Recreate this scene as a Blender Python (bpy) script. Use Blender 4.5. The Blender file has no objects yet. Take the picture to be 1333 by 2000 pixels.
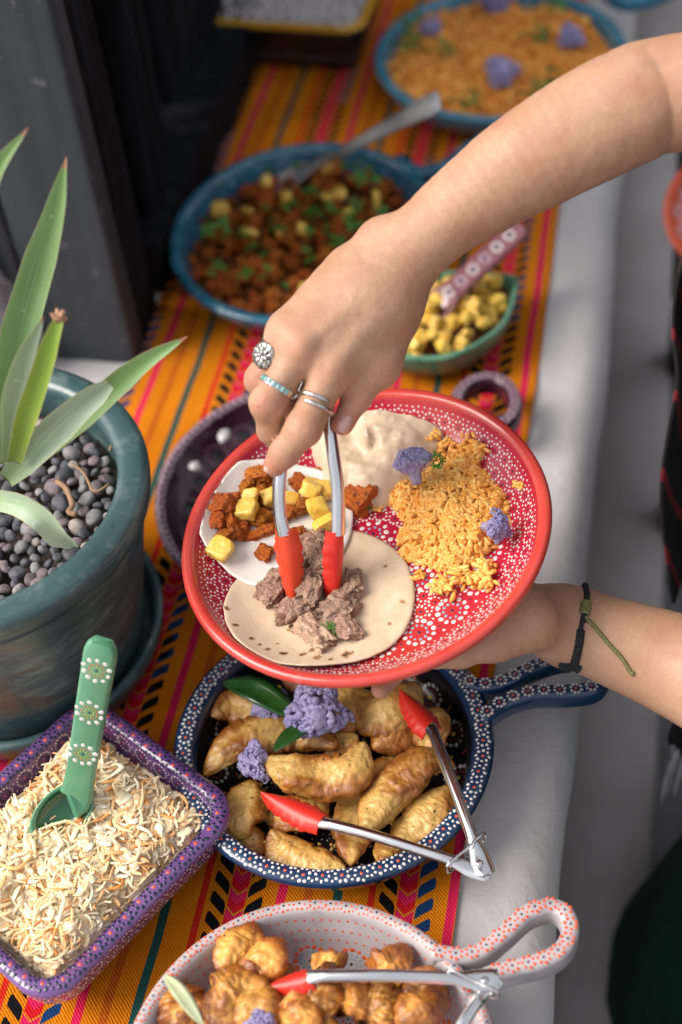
import bpy, math, random
import numpy as np
from mathutils import Matrix, Vector

random.seed(7)
RNG = np.random.default_rng(11)
SC = bpy.context.scene
COL = SC.collection

# ------------------------------------------------------------------ camera
F_PX, CX, CY = 2777.0, 666.5, 1000.0            # 50 mm lens on a 24 x 36 portrait frame
def _n(v):
    v = np.asarray(v, float); return v / np.linalg.norm(v)
_down = _n((284, -2500, -2777))
_Z = -_down
_r = np.array((754, 3050, -2777.0))
_Y = _n(_r - _Z * (_r @ _Z))
_X = np.cross(_Y, _Z)
CAM_R = np.array([_X, _Y, _Z])                   # camera axes -> world axes
CAM_P = np.array([0.23631026, -0.87468287, 1.0])
cam_d = bpy.data.cameras.new('camera')
cam = bpy.data.objects.new('camera', cam_d)
COL.objects.link(cam)
m4 = Matrix([list(CAM_R[i]) + [CAM_P[i]] for i in range(3)] + [[0, 0, 0, 1]])
cam.matrix_world = m4
cam_d.sensor_fit = 'VERTICAL'
cam_d.sensor_height = 36.0
cam_d.lens = 50.0
cam_d.clip_start, cam_d.clip_end = 0.02, 60.0
cam_d.dof.use_dof = True
cam_d.dof.focus_distance = 1.06
cam_d.dof.aperture_fstop = 2.7
cam_d.dof.aperture_blades = 0
SC.camera = cam

# ------------------------------------------------------------------ light
W = bpy.data.worlds.new('World'); SC.world = W; W.use_nodes = True
wn = W.node_tree.nodes; wl = W.node_tree.links
SUN_DIR = _n((-0.80, -0.22, 0.80))               # towards the (hazy) sun
sky = wn.new('ShaderNodeTexSky'); sky.sky_type = 'NISHITA'; sky.sun_disc = False
sky.sun_elevation = math.asin(SUN_DIR[2])
sky.sun_rotation = math.atan2(SUN_DIR[0], SUN_DIR[1])
sky.dust_density = 4.0; sky.ozone_density = 1.0
hs = wn.new('ShaderNodeHueSaturation'); hs.inputs['Saturation'].default_value = 0.30   # thin overcast greys the blue
bg = wn['Background']; bg.inputs['Strength'].default_value = 0.088
veil = wn.new('ShaderNodeMix'); veil.data_type = 'RGBA'; veil.inputs[0].default_value = 0.35             # even cloud veil over the clear sky
veil.inputs[7].default_value = (6.2, 6.3, 6.6, 1.0)
wl.new(sky.outputs[0], hs.inputs['Color']); wl.new(hs.outputs[0], veil.inputs[6]); wl.new(veil.outputs[2], bg.inputs['Color'])
sd = bpy.data.lights.new('sun', 'SUN'); sd.energy = 1.9; sd.angle = math.radians(38); sd.color = (1.0, 0.92, 0.81)
sun = bpy.data.objects.new('sun', sd); COL.objects.link(sun)
sun.rotation_euler = Vector(SUN_DIR).to_track_quat('Z', 'Y').to_euler()
sun.location = (-1.5, -1, 2.5)
SC.view_settings.view_transform = 'Standard'
SC.view_settings.look = 'None'
SC.view_settings.exposure = 1.0
SC.view_settings.gamma = 1.0
SC.render.engine = 'CYCLES'
SC.cycles.use_denoising = True
SC.cycles.max_bounces = 7
SC.cycles.diffuse_bounces = 3
SC.cycles.transmission_bounces = 4

# ------------------------------------------------------------------ layout helpers
def un(px, py, z):
    """point of the horizontal plane z seen at a photo pixel"""
    v = CAM_R @ np.array([(px - CX) / F_PX, (CY - py) / F_PX, -1.0])
    return CAM_P + v * ((z - CAM_P[2]) / v[2])
def uz(px, py, d):
    """point at depth d along the lens axis"""
    v = CAM_R @ np.array([(px - CX) / F_PX, (CY - py) / F_PX, -1.0])
    return CAM_P + v * d

# ------------------------------------------------------------------ noise
def _hash(ix, iy, iz, seed):
    seed = int(seed) & 0xfff
    h = (ix.astype(np.int64) * 374761393 + iy.astype(np.int64) * 668265263 + iz.astype(np.int64) * 2147483647 + seed * 974634777) & 0xffffffff
    h = ((h ^ (h >> 13)) * 1274126177) & 0xffffffff
    h = ((h ^ (h >> 16)) * 2246822519) & 0xffffffff
    return ((h ^ (h >> 15)) & 0xffff) / 32767.5 - 1.0
def noise(P, freq=1.0, seed=0):
    Q = np.asarray(P, float) * freq + 37.3
    I = np.floor(Q).astype(np.int64); f = Q - I
    f = f * f * f * (f * (f * 6 - 15) + 10)
    out = 0
    for dx in (0, 1):
        wx = f[..., 0] if dx else 1 - f[..., 0]
        for dy in (0, 1):
            wy = f[..., 1] if dy else 1 - f[..., 1]
            for dz in (0, 1):
                wz = f[..., 2] if dz else 1 - f[..., 2]
                out = out + wx * wy * wz * _hash(I[..., 0] + dx, I[..., 1] + dy, I[..., 2] + dz, seed)
    return out
def fbm(P, freq, seed=0, oct=3, gain=0.5):
    a, s = 1.0, 0
    for k in range(oct):
        s = s + a * noise(P, freq * 2.03 ** k, seed + k * 17); a *= gain
    return s

# ------------------------------------------------------------------ objects
WL = {}
def props(o, label=None, cat=None, group=None, kind=None):
    if label: o['label'] = label
    if cat: o['category'] = cat
    if group: o['group'] = group
    if kind: o['kind'] = kind
    return o
def thing(name, loc, label, cat, group=None):
    o = bpy.data.objects.new(name, None); COL.objects.link(o)
    o.empty_display_size = 0.02
    o.location = Vector([float(c) for c in loc]); WL[o.name] = np.array(loc, float)
    return props(o, label, cat, group)
def make_mesh(name, V, F, mats=None, mi=None, smooth=True, sharp=None):
    V = np.asarray(V, float)
    me = bpy.data.meshes.new(name)
    if isinstance(F, np.ndarray): groups = [F]
    elif len(F) and isinstance(F[0], np.ndarray) and F[0].ndim == 2: groups = F
    else:
        by = {}
        for i, q in enumerate(F): by.setdefault(len(q), []).append(q)
        if mi is None or len(by) == 1: groups = [np.array(v) for v in by.values()]
        else:
            me.from_pydata([tuple(v) for v in V], [], [tuple(int(i) for i in q) for q in F]); groups = None
    if groups is not None:
        nl = sum(g.size for g in groups); nf = sum(len(g) for g in groups)
        me.vertices.add(len(V)); me.vertices.foreach_set('co', V.astype(np.float32).ravel())
        me.loops.add(nl); me.loops.foreach_set('vertex_index', np.concatenate([g.ravel() for g in groups]).astype(np.int32))
        tot = np.concatenate([np.full(len(g), g.shape[1]) for g in groups]).astype(np.int32)
        st = np.concatenate([[0], np.cumsum(tot)[:-1]]).astype(np.int32)
        me.polygons.add(nf); me.polygons.foreach_set('loop_start', st)
        try: me.polygons.foreach_set('loop_total', tot)
        except Exception: pass
        me.update(calc_edges=True)
    for m in ([mats] if mats is not None and not isinstance(mats, (list, tuple)) else (mats or [])): me.materials.append(m)
    if mi is not None: me.polygons.foreach_set('material_index', np.asarray(mi, np.int32))
    me.validate()
    if smooth: me.shade_smooth()
    if sharp is not None: me.set_sharp_from_angle(angle=math.radians(sharp))
    return me
def obj(name, V, F, mat, parent=None, mi=None, smooth=True, sharp=None, **kw):
    """V in world metres; a top-level object gets its origin at its base"""
    V = np.asarray(V, float)
    if parent is None:
        L = np.array([(V[:, 0].min() + V[:, 0].max()) / 2, (V[:, 1].min() + V[:, 1].max()) / 2, V[:, 2].min()])
    else: L = WL[parent.name]
    me = make_mesh(name, V - L, F, mat, mi, smooth, sharp)
    o = bpy.data.objects.new(name, me); COL.objects.link(o)
    if parent is None: o.location = Vector([float(c) for c in L])
    else: o.parent = parent
    WL[o.name] = L
    return props(o, **kw)
def inst(name, me, M, parent=None, **kw):
    """an object that shares mesh data; M is its 4x4 world matrix"""
    o = bpy.data.objects.new(name, me); COL.objects.link(o)
    M = Matrix(M) if not isinstance(M, Matrix) else M
    if parent is not None:
        o.parent = parent; M = Matrix.Translation(Vector([-float(c) for c in WL[parent.name]])) @ M
    o.matrix_basis = M
    WL[o.name] = np.array(M.translation)
    return props(o, **kw)
def trs(loc, R, s=1.0):
    s = np.broadcast_to(np.asarray(s, float), (3,))
    A = np.asarray(R, float) @ np.diag(s)
    return Matrix([list(map(float, A[i])) + [float(loc[i])] for i in range(3)] + [[0, 0, 0, 1]])
def rand_rot(rng=RNG):
    q = rng.normal(size=4); q /= np.linalg.norm(q); w, x, y, z = q
    return np.array([[1-2*(y*y+z*z), 2*(x*y-z*w), 2*(x*z+y*w)], [2*(x*y+z*w), 1-2*(x*x+z*z), 2*(y*z-x*w)], [2*(x*z-y*w), 2*(y*z+x*w), 1-2*(x*x+y*y)]])
def rotz(a):
    c, s = math.cos(a), math.sin(a); return np.array([[c, -s, 0], [s, c, 0], [0, 0, 1.0]])
def frame_z(n, ang=0.0):
    """rotation whose z axis is n"""
    n = _n(n); t = np.array([1.0, 0, 0]) if abs(n[0]) < 0.9 else np.array([0, 1.0, 0])
    x = _n(t - n * (t @ n)); y = np.cross(n, x)
    return np.stack([x, y, n], 1) @ rotz(ang)
def catmull(P, n, closed=False):
    P = np.asarray(P, float); m = len(P)
    if closed: Q = np.vstack([P[-1], P, P[0], P[1]]); segs = m
    else: Q = np.vstack([2 * P[0] - P[1], P, 2 * P[-1] - P[-2]]); segs = m - 1
    t = np.linspace(0, segs, n, endpoint=not closed); i = np.minimum(t.astype(int), segs - 1); f = (t - i)[:, None]
    a, b, c, d = Q[i], Q[i+1], Q[i+2], Q[i+3]
    return 0.5 * ((2*b) + (c-a)*f + (2*a-5*b+4*c-d)*f**2 + (3*b-a-3*c+d)*f**3)
def resample(P, n, closed=False):
    P = np.asarray(P, float)
    Q = np.vstack([P, P[:1]]) if closed else P
    s = np.concatenate([[0], np.cumsum(np.linalg.norm(np.diff(Q, axis=0), axis=1))])
    t = np.linspace(0, s[-1], n, endpoint=not closed)
    return np.stack([np.interp(t, s, Q[:, k]) for k in range(Q.shape[1])], 1)
def grid_faces(nr, nc, wrap_c=True, wrap_r=False, off=0):
    r = np.arange(nr if wrap_r else nr - 1); c = np.arange(nc if wrap_c else nc - 1)
    R, C = np.meshgrid(r, c, indexing='ij'); R2 = (R + 1) % nr; C2 = (C + 1) % nc
    return np.stack([R*nc + C, R*nc + C2, R2*nc + C2, R2*nc + C], -1).reshape(-1, 4) + off
def join(parts):
    """[(V, F)] -> one V, list of index arrays"""
    Vs, Fs, o = [], [], 0
    for V, F in parts:
        V = np.asarray(V, float); Vs.append(V)
        for g in (F if isinstance(F, list) else [F]): Fs.append(np.asarray(g) + o)
        o += len(V)
    by = {}
    for g in Fs: by.setdefault(g.shape[1], []).append(g)
    return np.vstack(Vs), [np.vstack(v) for v in by.values()]
def sweep(path, section, up=(0, 0, 1), closed=False, scale=None, caps=True, sec_fn=None):
    """section: (m,2) points (side, up). Returns V, [F], grid(n,m,3)"""
    P = np.asarray(path, float); n = len(P)
    T = (np.roll(P, -1, 0) - np.roll(P, 1, 0)) if closed else np.gradient(P, axis=0)
    T = T / np.maximum(np.linalg.norm(T, axis=1, keepdims=True), 1e-12)
    U = np.asarray(up, float); U = np.broadcast_to(U, (n, 3))
    S = np.cross(T, U); S = S / np.maximum(np.linalg.norm(S, axis=1, keepdims=True), 1e-9)
    N = np.cross(S, T)
    sec = np.asarray(section, float)
    sc = np.ones((n, 2)) if scale is None else np.asarray(scale, float)
    if sc.ndim == 1: sc = np.stack([sc, sc], 1)
    SS = np.broadcast_to(sec, (n,) + sec.shape) if sec_fn is None else np.stack([sec_fn(i / (n - 1.0)) for i in range(n)])
    G = P[:, None, :] + S[:, None, :] * (SS[..., 0:1] * sc[:, None, 0:1]) + N[:, None, :] * (SS[..., 1:2] * sc[:, None, 1:2])
    m = G.shape[1]
    F = [grid_faces(n, m, True, closed)]
    V = G.reshape(-1, 3)
    if caps and not closed:
        V = np.vstack([V, G[0].mean(0), G[-1].mean(0)])
        k = np.arange(m); k2 = (k + 1) % m
        F.append(np.stack([k2, k, np.full(m, n*m)], 1)); F.append(np.stack([(n-1)*m + k, (n-1)*m + k2, np.full(m, n*m+1)], 1))
    return V, F, G
def carried_up(path, closed=False):
    """up vectors carried along a curve without twisting"""
    P = np.asarray(path, float); T = (np.roll(P, -1, 0) - np.roll(P, 1, 0)) if closed else np.gradient(P, axis=0)
    T = T / np.maximum(np.linalg.norm(T, axis=1, keepdims=True), 1e-12)
    u = frame_z(T[0])[:, 0]; out = []
    for t in T: u = _n(u - t * (u @ t)); out.append(u)
    return np.array(out)
def rrect(w, h, r, k=4):
    """rounded rectangle section, counter-clockwise"""
    out = []
    for cx, cy, a0 in ((w/2-r, h/2-r, 0), (-w/2+r, h/2-r, 90), (-w/2+r, -h/2+r, 180), (w/2-r, -h/2+r, 270)):
        for i in range(k + 1):
            a = math.radians(a0 + 90 * i / k); out.append((cx + r*math.cos(a), cy + r*math.sin(a)))
    return np.array(out)
def circ(r, k=12):
    a = np.arange(k) * 2 * math.pi / k; return np.stack([r*np.cos(a), r*np.sin(a)], 1)
def ball(nlat=12, nlon=18):
    th = np.linspace(0, math.pi, nlat + 1)[1:-1]; ph = np.arange(nlon) * 2 * math.pi / nlon
    G = np.stack([np.outer(np.sin(th), np.cos(ph)), np.outer(np.sin(th), np.sin(ph)), np.outer(np.cos(th), np.ones(nlon))], -1)
    V = np.vstack([G.reshape(-1, 3), [0, 0, 1], [0, 0, -1]]); n = nlat - 1
    k = np.arange(nlon); k2 = (k + 1) % nlon
    F = [grid_faces(n, nlon)[:, ::-1], np.stack([k, k2, np.full(nlon, n*nlon)], 1), np.stack([(n-1)*nlon + k2, (n-1)*nlon + k, np.full(nlon, n*nlon+1)], 1)]
    return V, F
def cube_sphere(k=6):
    """subdivided unit cube surface, points in [-1,1]^3"""
    t = np.linspace(-1, 1, k + 1); V, F, key = [], [], {}
    for ax in range(3):
        for s in (-1, 1):
            idx = np.zeros((k+1, k+1), int)
            for i in range(k+1):
                for j in range(k+1):
                    p = [0, 0, 0]; p[ax] = s; p[(ax+1) % 3] = t[i]; p[(ax+2) % 3] = t[j]
                    q = tuple(round(c, 5) for c in p)
                    if q not in key: key[q] = len(V); V.append(p)
                    idx[i, j] = key[q]
            for i in range(k):
                for j in range(k):
                    f = [idx[i, j], idx[i+1, j], idx[i+1, j+1], idx[i, j+1]]
                    F.append(f if s > 0 else f[::-1])
    return np.array(V, float), np.array(F)

# ------------------------------------------------------------------ implicit surfaces
def surface_nets(fn, lo, hi, h):
    lo, hi = np.asarray(lo, float), np.asarray(hi, float)
    n = np.maximum(np.ceil((hi - lo) / h).astype(int) + 1, 4)
    ax = [lo[k] + h * np.arange(n[k]) for k in range(3)]
    Fv = np.empty(n, np.float32)
    B = 12                                        # skip blocks that lie far from the surface
    st = [np.arange(0, n[k], B) for k in range(3)]
    I = np.stack(np.meshgrid(*st, indexing='ij'), -1).reshape(-1, 3)
    mid = lo + h * (I + (B - 1) / 2)
    fm = fn(mid); far = np.abs(fm) > h * B * 0.87 * 1.6
    for (i, j, k), v in zip(I[far], fm[far]): Fv[i:i+B, j:j+B, k:k+B] = v
    near = I[~far]; o = np.stack(np.meshgrid(*[np.arange(B)] * 3, indexing='ij'), -1).reshape(-1, 3)
    for c0 in range(0, len(near), 120):
        nb = near[c0:c0+120]; Q = nb[:, None, :] + o[None]; val = fn((lo + h * Q).reshape(-1, 3)).reshape(len(nb), -1)
        m = (Q < n).all(-1); q = Q[m]; Fv[q[:, 0], q[:, 1], q[:, 2]] = val[m]
    s = Fv < 0
    c = [s[i:n[0]-1+i, j:n[1]-1+j, k:n[2]-1+k] for i in (0, 1) for j in (0, 1) for k in (0, 1)]
    cnt = sum(a.astype(np.int8) for a in c)
    cells = np.argwhere((cnt > 0) & (cnt < 8))
    cid = -np.ones(n - 1, np.int64); cid[tuple(cells.T)] = np.arange(len(cells))
    off = np.array([(i, j, k) for i in (0, 1) for j in (0, 1) for k in (0, 1)])
    val = np.stack([Fv[tuple((cells + o).T)] for o in off], 1).astype(float)
    acc = np.zeros((len(cells), 3)); num = np.zeros(len(cells))
    for a in range(8):
        for b in range(a + 1, 8):
            if np.abs(off[a] - off[b]).sum() != 1: continue
            m = (val[:, a] < 0) != (val[:, b] < 0)
            t = val[m, a] / (val[m, a] - val[m, b])
            acc[m] += off[a] + (off[b] - off[a]) * t[:, None]; num[m] += 1
    V = lo + h * (cells + acc / num[:, None])
    Fs = []
    for d in range(3):
        e1, e2 = (d + 1) % 3, (d + 2) % 3
        sl0 = [slice(None)] * 3; sl1 = [slice(None)] * 3
        sl0[d] = slice(0, n[d]-1); sl1[d] = slice(1, n[d])
        for e in (e1, e2): sl0[e] = sl1[e] = slice(1, n[e]-1)
        A, B = s[tuple(sl0)], s[tuple(sl1)]
        idx = np.argwhere(A != B)
        if not len(idx): continue
        ins = A[tuple(idx.T)]
        base = idx.copy(); base[:, e1] += 1; base[:, e2] += 1
        def cell(a, b):
            q = base.copy(); q[:, e1] -= a; q[:, e2] -= b; return cid[tuple(q.T)]
        q = np.stack([cell(1, 1), cell(0, 1), cell(0, 0), cell(1, 0)], 1)
        q[~ins] = q[~ins][:, ::-1]
        Fs.append(q)
    return V, np.vstack(Fs)
def cone_d(P, a, b, r1, r2, flat=None, k=1.0):
    """distance to a tapered capsule; flat, k: squash by k along the direction flat"""
    a, b = np.asarray(a, float), np.asarray(b, float); ba = b - a
    t = np.clip(((P - a) @ ba) / (ba @ ba), 0, 1)
    D = P - a - t[:, None] * ba
    if flat is not None:
        f = _n(flat); w = D @ f; D = D + (w * (1.0 / k - 1.0))[:, None] * f
    return np.sqrt((D * D).sum(1)) - (r1 + (r2 - r1) * t)
def smin(a, b, k):
    h = np.maximum(k - np.abs(a - b), 0) / k
    return np.minimum(a, b) - h * h * k * 0.25
# ------------------------------------------------------------------ materials
def lin(c):
    """sRGB 0-255 -> linear"""
    return tuple(((v/255)/12.92 if v/255 <= 0.04045 else ((v/255 + 0.055)/1.055) ** 2.4) for v in c)
class NT:
    def __init__(s, name):
        s.m = bpy.data.materials.new(name); s.m.use_nodes = True
        s.t = s.m.node_tree; s.b = s.t.nodes['Principled BSDF']; s.co = None
    def n(s, typ, **kw):
        o = s.t.nodes.new(typ)
        for k, v in kw.items(): setattr(o, k, v)
        return o
    def put(s, sock, v):
        if isinstance(v, bpy.types.NodeSocket): s.t.links.new(v, sock)
        elif isinstance(v, (tuple, list)) and len(v) == 3 and sock.type == 'RGBA': sock.default_value = tuple(v) + (1.0,)
        else: sock.default_value = v
    def coord(s):
        if s.co is None: s.co = s.n('ShaderNodeTexCoord').outputs['Object']
        return s.co
    def math(s, op, a, b=0.0, c=0.0):
        o = s.n('ShaderNodeMath', operation=op)
        for i, v in enumerate((a, b, c)): s.put(o.inputs[i], v)
        return o.outputs[0]
    def mix(s, fac, a, b, mode='MIX'):
        o = s.n('ShaderNodeMix', data_type='RGBA', blend_type=mode)
        s.put(o.inputs[0], fac); s.put(o.inputs[6], a); s.put(o.inputs[7], b)
        return o.outputs[2]
    def noise(s, scale, detail=3, rough=0.5, vec=None, stretch=None, dist=0.0):
        o = s.n('ShaderNodeTexNoise'); v = vec or s.coord()
        if stretch:
            mp = s.n('ShaderNodeMapping'); s.put(mp.inputs['Vector'], v); mp.inputs['Scale'].default_value = stretch; v = mp.outputs[0]
        s.put(o.inputs['Vector'], v); o.inputs['Scale'].default_value = scale
        o.inputs['Detail'].default_value = detail; o.inputs['Roughness'].default_value = rough; o.inputs['Distortion'].default_value = dist
        return o.outputs['Fac']
    def ramp(s, fac, lo, hi):
        o = s.n('ShaderNodeMapRange'); o.inputs[1].default_value = lo; o.inputs[2].default_value = hi
        s.put(o.inputs[0], fac); return o.outputs[0]
    def bump(s, h, strength=0.3, dist=0.001):
        o = s.n('ShaderNodeBump'); o.inputs['Strength'].default_value = strength; o.inputs['Distance'].default_value = dist
        s.put(o.inputs['Height'], h)
        if s.b.inputs['Normal'].is_linked: s.t.links.new(s.b.inputs['Normal'].links[0].from_socket, o.inputs['Normal'])
        s.t.links.new(o.outputs[0], s.b.inputs['Normal'])
    def set(s, **kw):
        for k, v in kw.items(): s.put(s.b.inputs[k.replace('_', ' ')], v)
        return s
MATS = {}
def simple(name, c1, c2=None, rough=0.5, scale=200, detail=3, lo=0.35, hi=0.65, bump=0, bscale=None, bdist=0.0005, coat=0, sss=0, sss_r=(0.004, 0.002, 0.001), metallic=0, rnd=0.0, isl=None, spots=None, ior=None, rvar=0.0):
    """a noise-mottled principled surface. spots = (colour, scale, lo, hi)"""
    if name in MATS: return MATS[name]
    m = NT(name)
    col = c1 if c2 is None else m.mix(m.ramp(m.noise(scale, detail), lo, hi), c1, c2)
    if spots: col = m.mix(m.ramp(m.noise(spots[1], 4, 0.6), spots[2], spots[3]), col, spots[0])
    if isl:                                       # another colour for each loose shred or grain
        ri = m.n('ShaderNodeNewGeometry').outputs['Random Per Island']
        wi = m.n('ShaderNodeTexWhiteNoise', noise_dimensions='1D'); m.put(wi.inputs['W'], ri)
        col = m.mix(m.ramp(ri, 0.2, 1.0), col, isl[0]); col = m.mix(m.math('MULTIPLY', m.ramp(wi.outputs[0], 0.55, 1.0), 0.8), col, isl[1])
    if rnd:
        oi = m.n('ShaderNodeObjectInfo').outputs['Random']
        hsv = m.n('ShaderNodeHueSaturation'); m.put(hsv.inputs['Color'], col)
        m.put(hsv.inputs['Value'], m.math('MULTIPLY_ADD', oi, rnd, 1.0 - rnd / 2)); col = hsv.outputs[0]
        wn_ = m.n('ShaderNodeTexWhiteNoise', noise_dimensions='1D'); m.put(wn_.inputs['W'], oi)
        m.put(hsv.inputs['Hue'], m.math('MULTIPLY_ADD', wn_.outputs[0], rnd * 0.05, 0.5 - rnd * 0.025))
    m.set(Base_Color=col, Metallic=float(metallic))
    if rvar: m.set(Roughness=m.math('MULTIPLY_ADD', m.noise(scale * 0.7, 4), rvar, rough - rvar / 2))
    else: m.set(Roughness=rough)
    if coat: m.set(Coat_Weight=coat, Coat_Roughness=0.08)
    if sss: m.set(Subsurface_Weight=sss, Subsurface_Scale=1.0); m.b.inputs['Subsurface Radius'].default_value = sss_r
    if ior: m.set(IOR=ior)
    if not metallic and rough > 0.31 and not coat: m.b.inputs['Specular IOR Level'].default_value = 0.32
    if bump: m.bump(m.noise(bscale or scale, 4, 0.55), bump, bdist)
    MATS[name] = m.m
    return m.m
# ------------------------------------------------------------------ setting
FLOOR_Z = -0.62
EDGE_X = 0.236                                    # right edge of the plastered bench
def stucco(name, c1, c2, stain):
    m = NT(name)
    c = m.mix(m.ramp(m.noise(9, 5, 0.6), 0.35, 0.7), c1, c2)
    c = m.mix(m.math('MULTIPLY', m.ramp(m.noise(40, 5, 0.7), 0.52, 0.75), 0.35), c, stain)
    m.set(Base_Color=c, Roughness=0.75)
    m.bump(m.noise(180, 5, 0.65), 0.35, 0.0022); m.bump(m.noise(26, 3, dist=0.8), 0.3, 0.006)
    return m.m
M_BENCH = stucco('bench_plaster', (0.49, 0.475, 0.485), (0.57, 0.555, 0.565), (0.38, 0.35, 0.34))
M_PLINTH = stucco('plinth_plaster', (0.46, 0.42, 0.41), (0.54, 0.50, 0.49), (0.3, 0.26, 0.25))
def floor_mat():
    m = NT('floor_concrete')
    c = m.mix(m.ramp(m.noise(5, 6, 0.65), 0.35, 0.68), (0.17, 0.155, 0.15), (0.31, 0.30, 0.305))
    c = m.mix(m.ramp(m.noise(11, 4, 0.6, dist=0.6), 0.58, 0.72), c, (0.09, 0.075, 0.068))
    c = m.mix(m.math('MULTIPLY', m.ramp(m.noise(60, 4, 0.6), 0.5, 0.8), 0.5), c, (0.33, 0.31, 0.31))
    m.set(Base_Color=c, Roughness=0.8); m.bump(m.noise(90, 5, 0.6), 0.4, 0.004)
    return m.m
def box(lo, hi):
    lo, hi = np.array(lo, float), np.array(hi, float)
    V = np.array([[(lo, hi)[i][0], (lo, hi)[j][1], (lo, hi)[k][2]] for i in (0, 1) for j in (0, 1) for k in (0, 1)])
    F = np.array([[0, 1, 3, 2], [4, 6, 7, 5], [0, 4, 5, 1], [2, 3, 7, 6], [0, 2, 6, 4], [1, 5, 7, 3]])
    return V, F
g = 26.0
obj('floor', [(-g, -g, FLOOR_Z), (g, -g, FLOOR_Z), (g, g, FLOOR_Z), (-g, g, FLOOR_Z)], np.array([[0, 1, 2, 3]]), floor_mat(), smooth=False, kind='structure')
# bench: an extruded profile with a generous hand-trowelled edge
def bench_profile():
    pts = [(-1.3, FLOOR_Z - 0.01), (-1.3, 0.0), (-0.6, 0.0), (-0.2, 0.0), (0.12, 0.0)]
    R = 0.038
    for i in range(9):
        a = math.radians(90 - 90 * i / 8 * 1.02); pts.append((EDGE_X - R + R*math.cos(a), -R + R*math.sin(a)))
    pts += [(EDGE_X - 0.003, -0.12), (EDGE_X - 0.006, -0.30), (EDGE_X - 0.008, FLOOR_Z + 0.2), (EDGE_X - 0.01, FLOOR_Z - 0.01)]
    return np.array(pts)
bp = bench_profile(); ys = np.linspace(-1.6, 2.6, 106)
G = np.zeros((len(ys), len(bp), 3))
for i, y in enumerate(ys):
    G[i, :, 0] = bp[:, 0]; G[i, :, 1] = y; G[i, :, 2] = bp[:, 1]
wob = noise(G.reshape(-1, 3) * [1, 1, 1], 7, 5).reshape(G.shape[:2])
G[:, 5:14, 0] += 0.0035 * wob[:, 5:14]; G[:, 5:14, 2] += 0.0015 * wob[:, 5:14]
obj('bench', G.reshape(-1, 3), grid_faces(len(ys), len(bp), False), M_BENCH, kind='structure')
# a low plinth runs along the foot of the bench
pp = np.array([(EDGE_X - 0.02, FLOOR_Z - 0.01), (EDGE_X + 0.10, FLOOR_Z - 0.01), (EDGE_X + 0.10, FLOOR_Z + 0.10), (EDGE_X + 0.09, FLOOR_Z + 0.115), (EDGE_X - 0.02, FLOOR_Z + 0.12)])
G = np.zeros((2, 5, 3)); G[:, :, 0] = pp[:, 0]; G[:, :, 2] = pp[:, 1]; G[0, :, 1] = -1.6; G[1, :, 1] = 2.6
obj('plinth', G.reshape(-1, 3), grid_faces(2, 5, True), M_PLINTH, smooth=False, kind='structure')

# dark timbers on the left
def timber_mat(name, c1, c2, grain, rough, bstr, speck=None):
    m = NT(name)
    gn = m.noise(grain, 5, 0.65, stretch=(1, 1, 0.06))
    c = m.mix(m.ramp(gn, 0.35, 0.7), c1, c2)
    if speck:
        c = m.mix(m.ramp(m.noise(55, 4, 0.7), 0.63, 0.70), c, speck)
    m.set(Base_Color=c, Roughness=m.math('MULTIPLY_ADD', m.noise(40, 4), 0.3, rough))
    m.bump(gn, bstr, 0.004); m.bump(m.noise(240, 4), 0.15, 0.0008)
    m.b.inputs['Specular IOR Level'].default_value = 0.12 if not speck else 0.45
    return m.m
M_POST = timber_mat('painted_post', (0.022, 0.026, 0.033), (0.040, 0.047, 0.057), 40, 0.42, 0.10, (0.13, 0.13, 0.13))
M_CHAR = timber_mat('charred_wood', (0.002, 0.002, 0.0025), (0.016, 0.017, 0.021), 60, 0.75, 0.8)
c0 = un(272, 712, 0.0)
px0, py0 = c0[0], c0[1]
def slab_post(name, x0, x1, y0, y1, z0, z1, bev, mat, wav, seed, **kw):
    sec = rrect(x1 - x0, y1 - y0, bev, 3)
    zs = np.linspace(z0, z1, 60)
    sec = np.vstack([resample(np.vstack([sec, sec[:1]]), 73)[:-1]])
    Gp = np.zeros((60, len(sec), 3))
    for i, z in enumerate(zs):
        Gp[i, :, 0] = sec[:, 0] + (x0 + x1) / 2; Gp[i, :, 1] = sec[:, 1] + (y0 + y1) / 2; Gp[i, :, 2] = z
    d = fbm(Gp.reshape(-1, 3) * [1, 1, 0.25], 22, seed, 3).reshape(Gp.shape[:2])
    n_ = sec / np.linalg.norm(sec, axis=1, keepdims=True)
    Gp[:, :, 0] += wav * d * n_[:, 0]; Gp[:, :, 1] += wav * d * n_[:, 1]
    V = np.vstack([Gp.reshape(-1, 3), [[(x0+x1)/2, (y0+y1)/2, z1]]])
    k = np.arange(len(sec)); top = np.stack([59*len(sec) + k, 59*len(sec) + (k+1) % len(sec), np.full(len(sec), 60*len(sec))], 1)
    return obj(name, V, [grid_faces(60, len(sec)), top], mat, **kw)
post = thing('timber_post', (px0 - 0.1, py0 + 0.07, 0), 'dark grey painted square timber post standing behind the plant pot', 'post')
# the post's face: two boards with an open joint, over a black core
for bx0, bx1, sd_ in ((px0 - 0.30, px0 - 0.105, 3), (px0 - 0.103, px0, 4)):
    o_ = slab_post('board', bx0, bx1, py0, py0 + 0.028, 0.0, 2.2, 0.004, M_POST, 0.0012, sd_, parent=post)
slab_post('core', px0 - 0.295, px0 - 0.002, py0 + 0.0285, py0 + 0.095, 0.0, 2.2, 0.006, M_CHAR, 0.0015, 9, parent=post)
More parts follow.
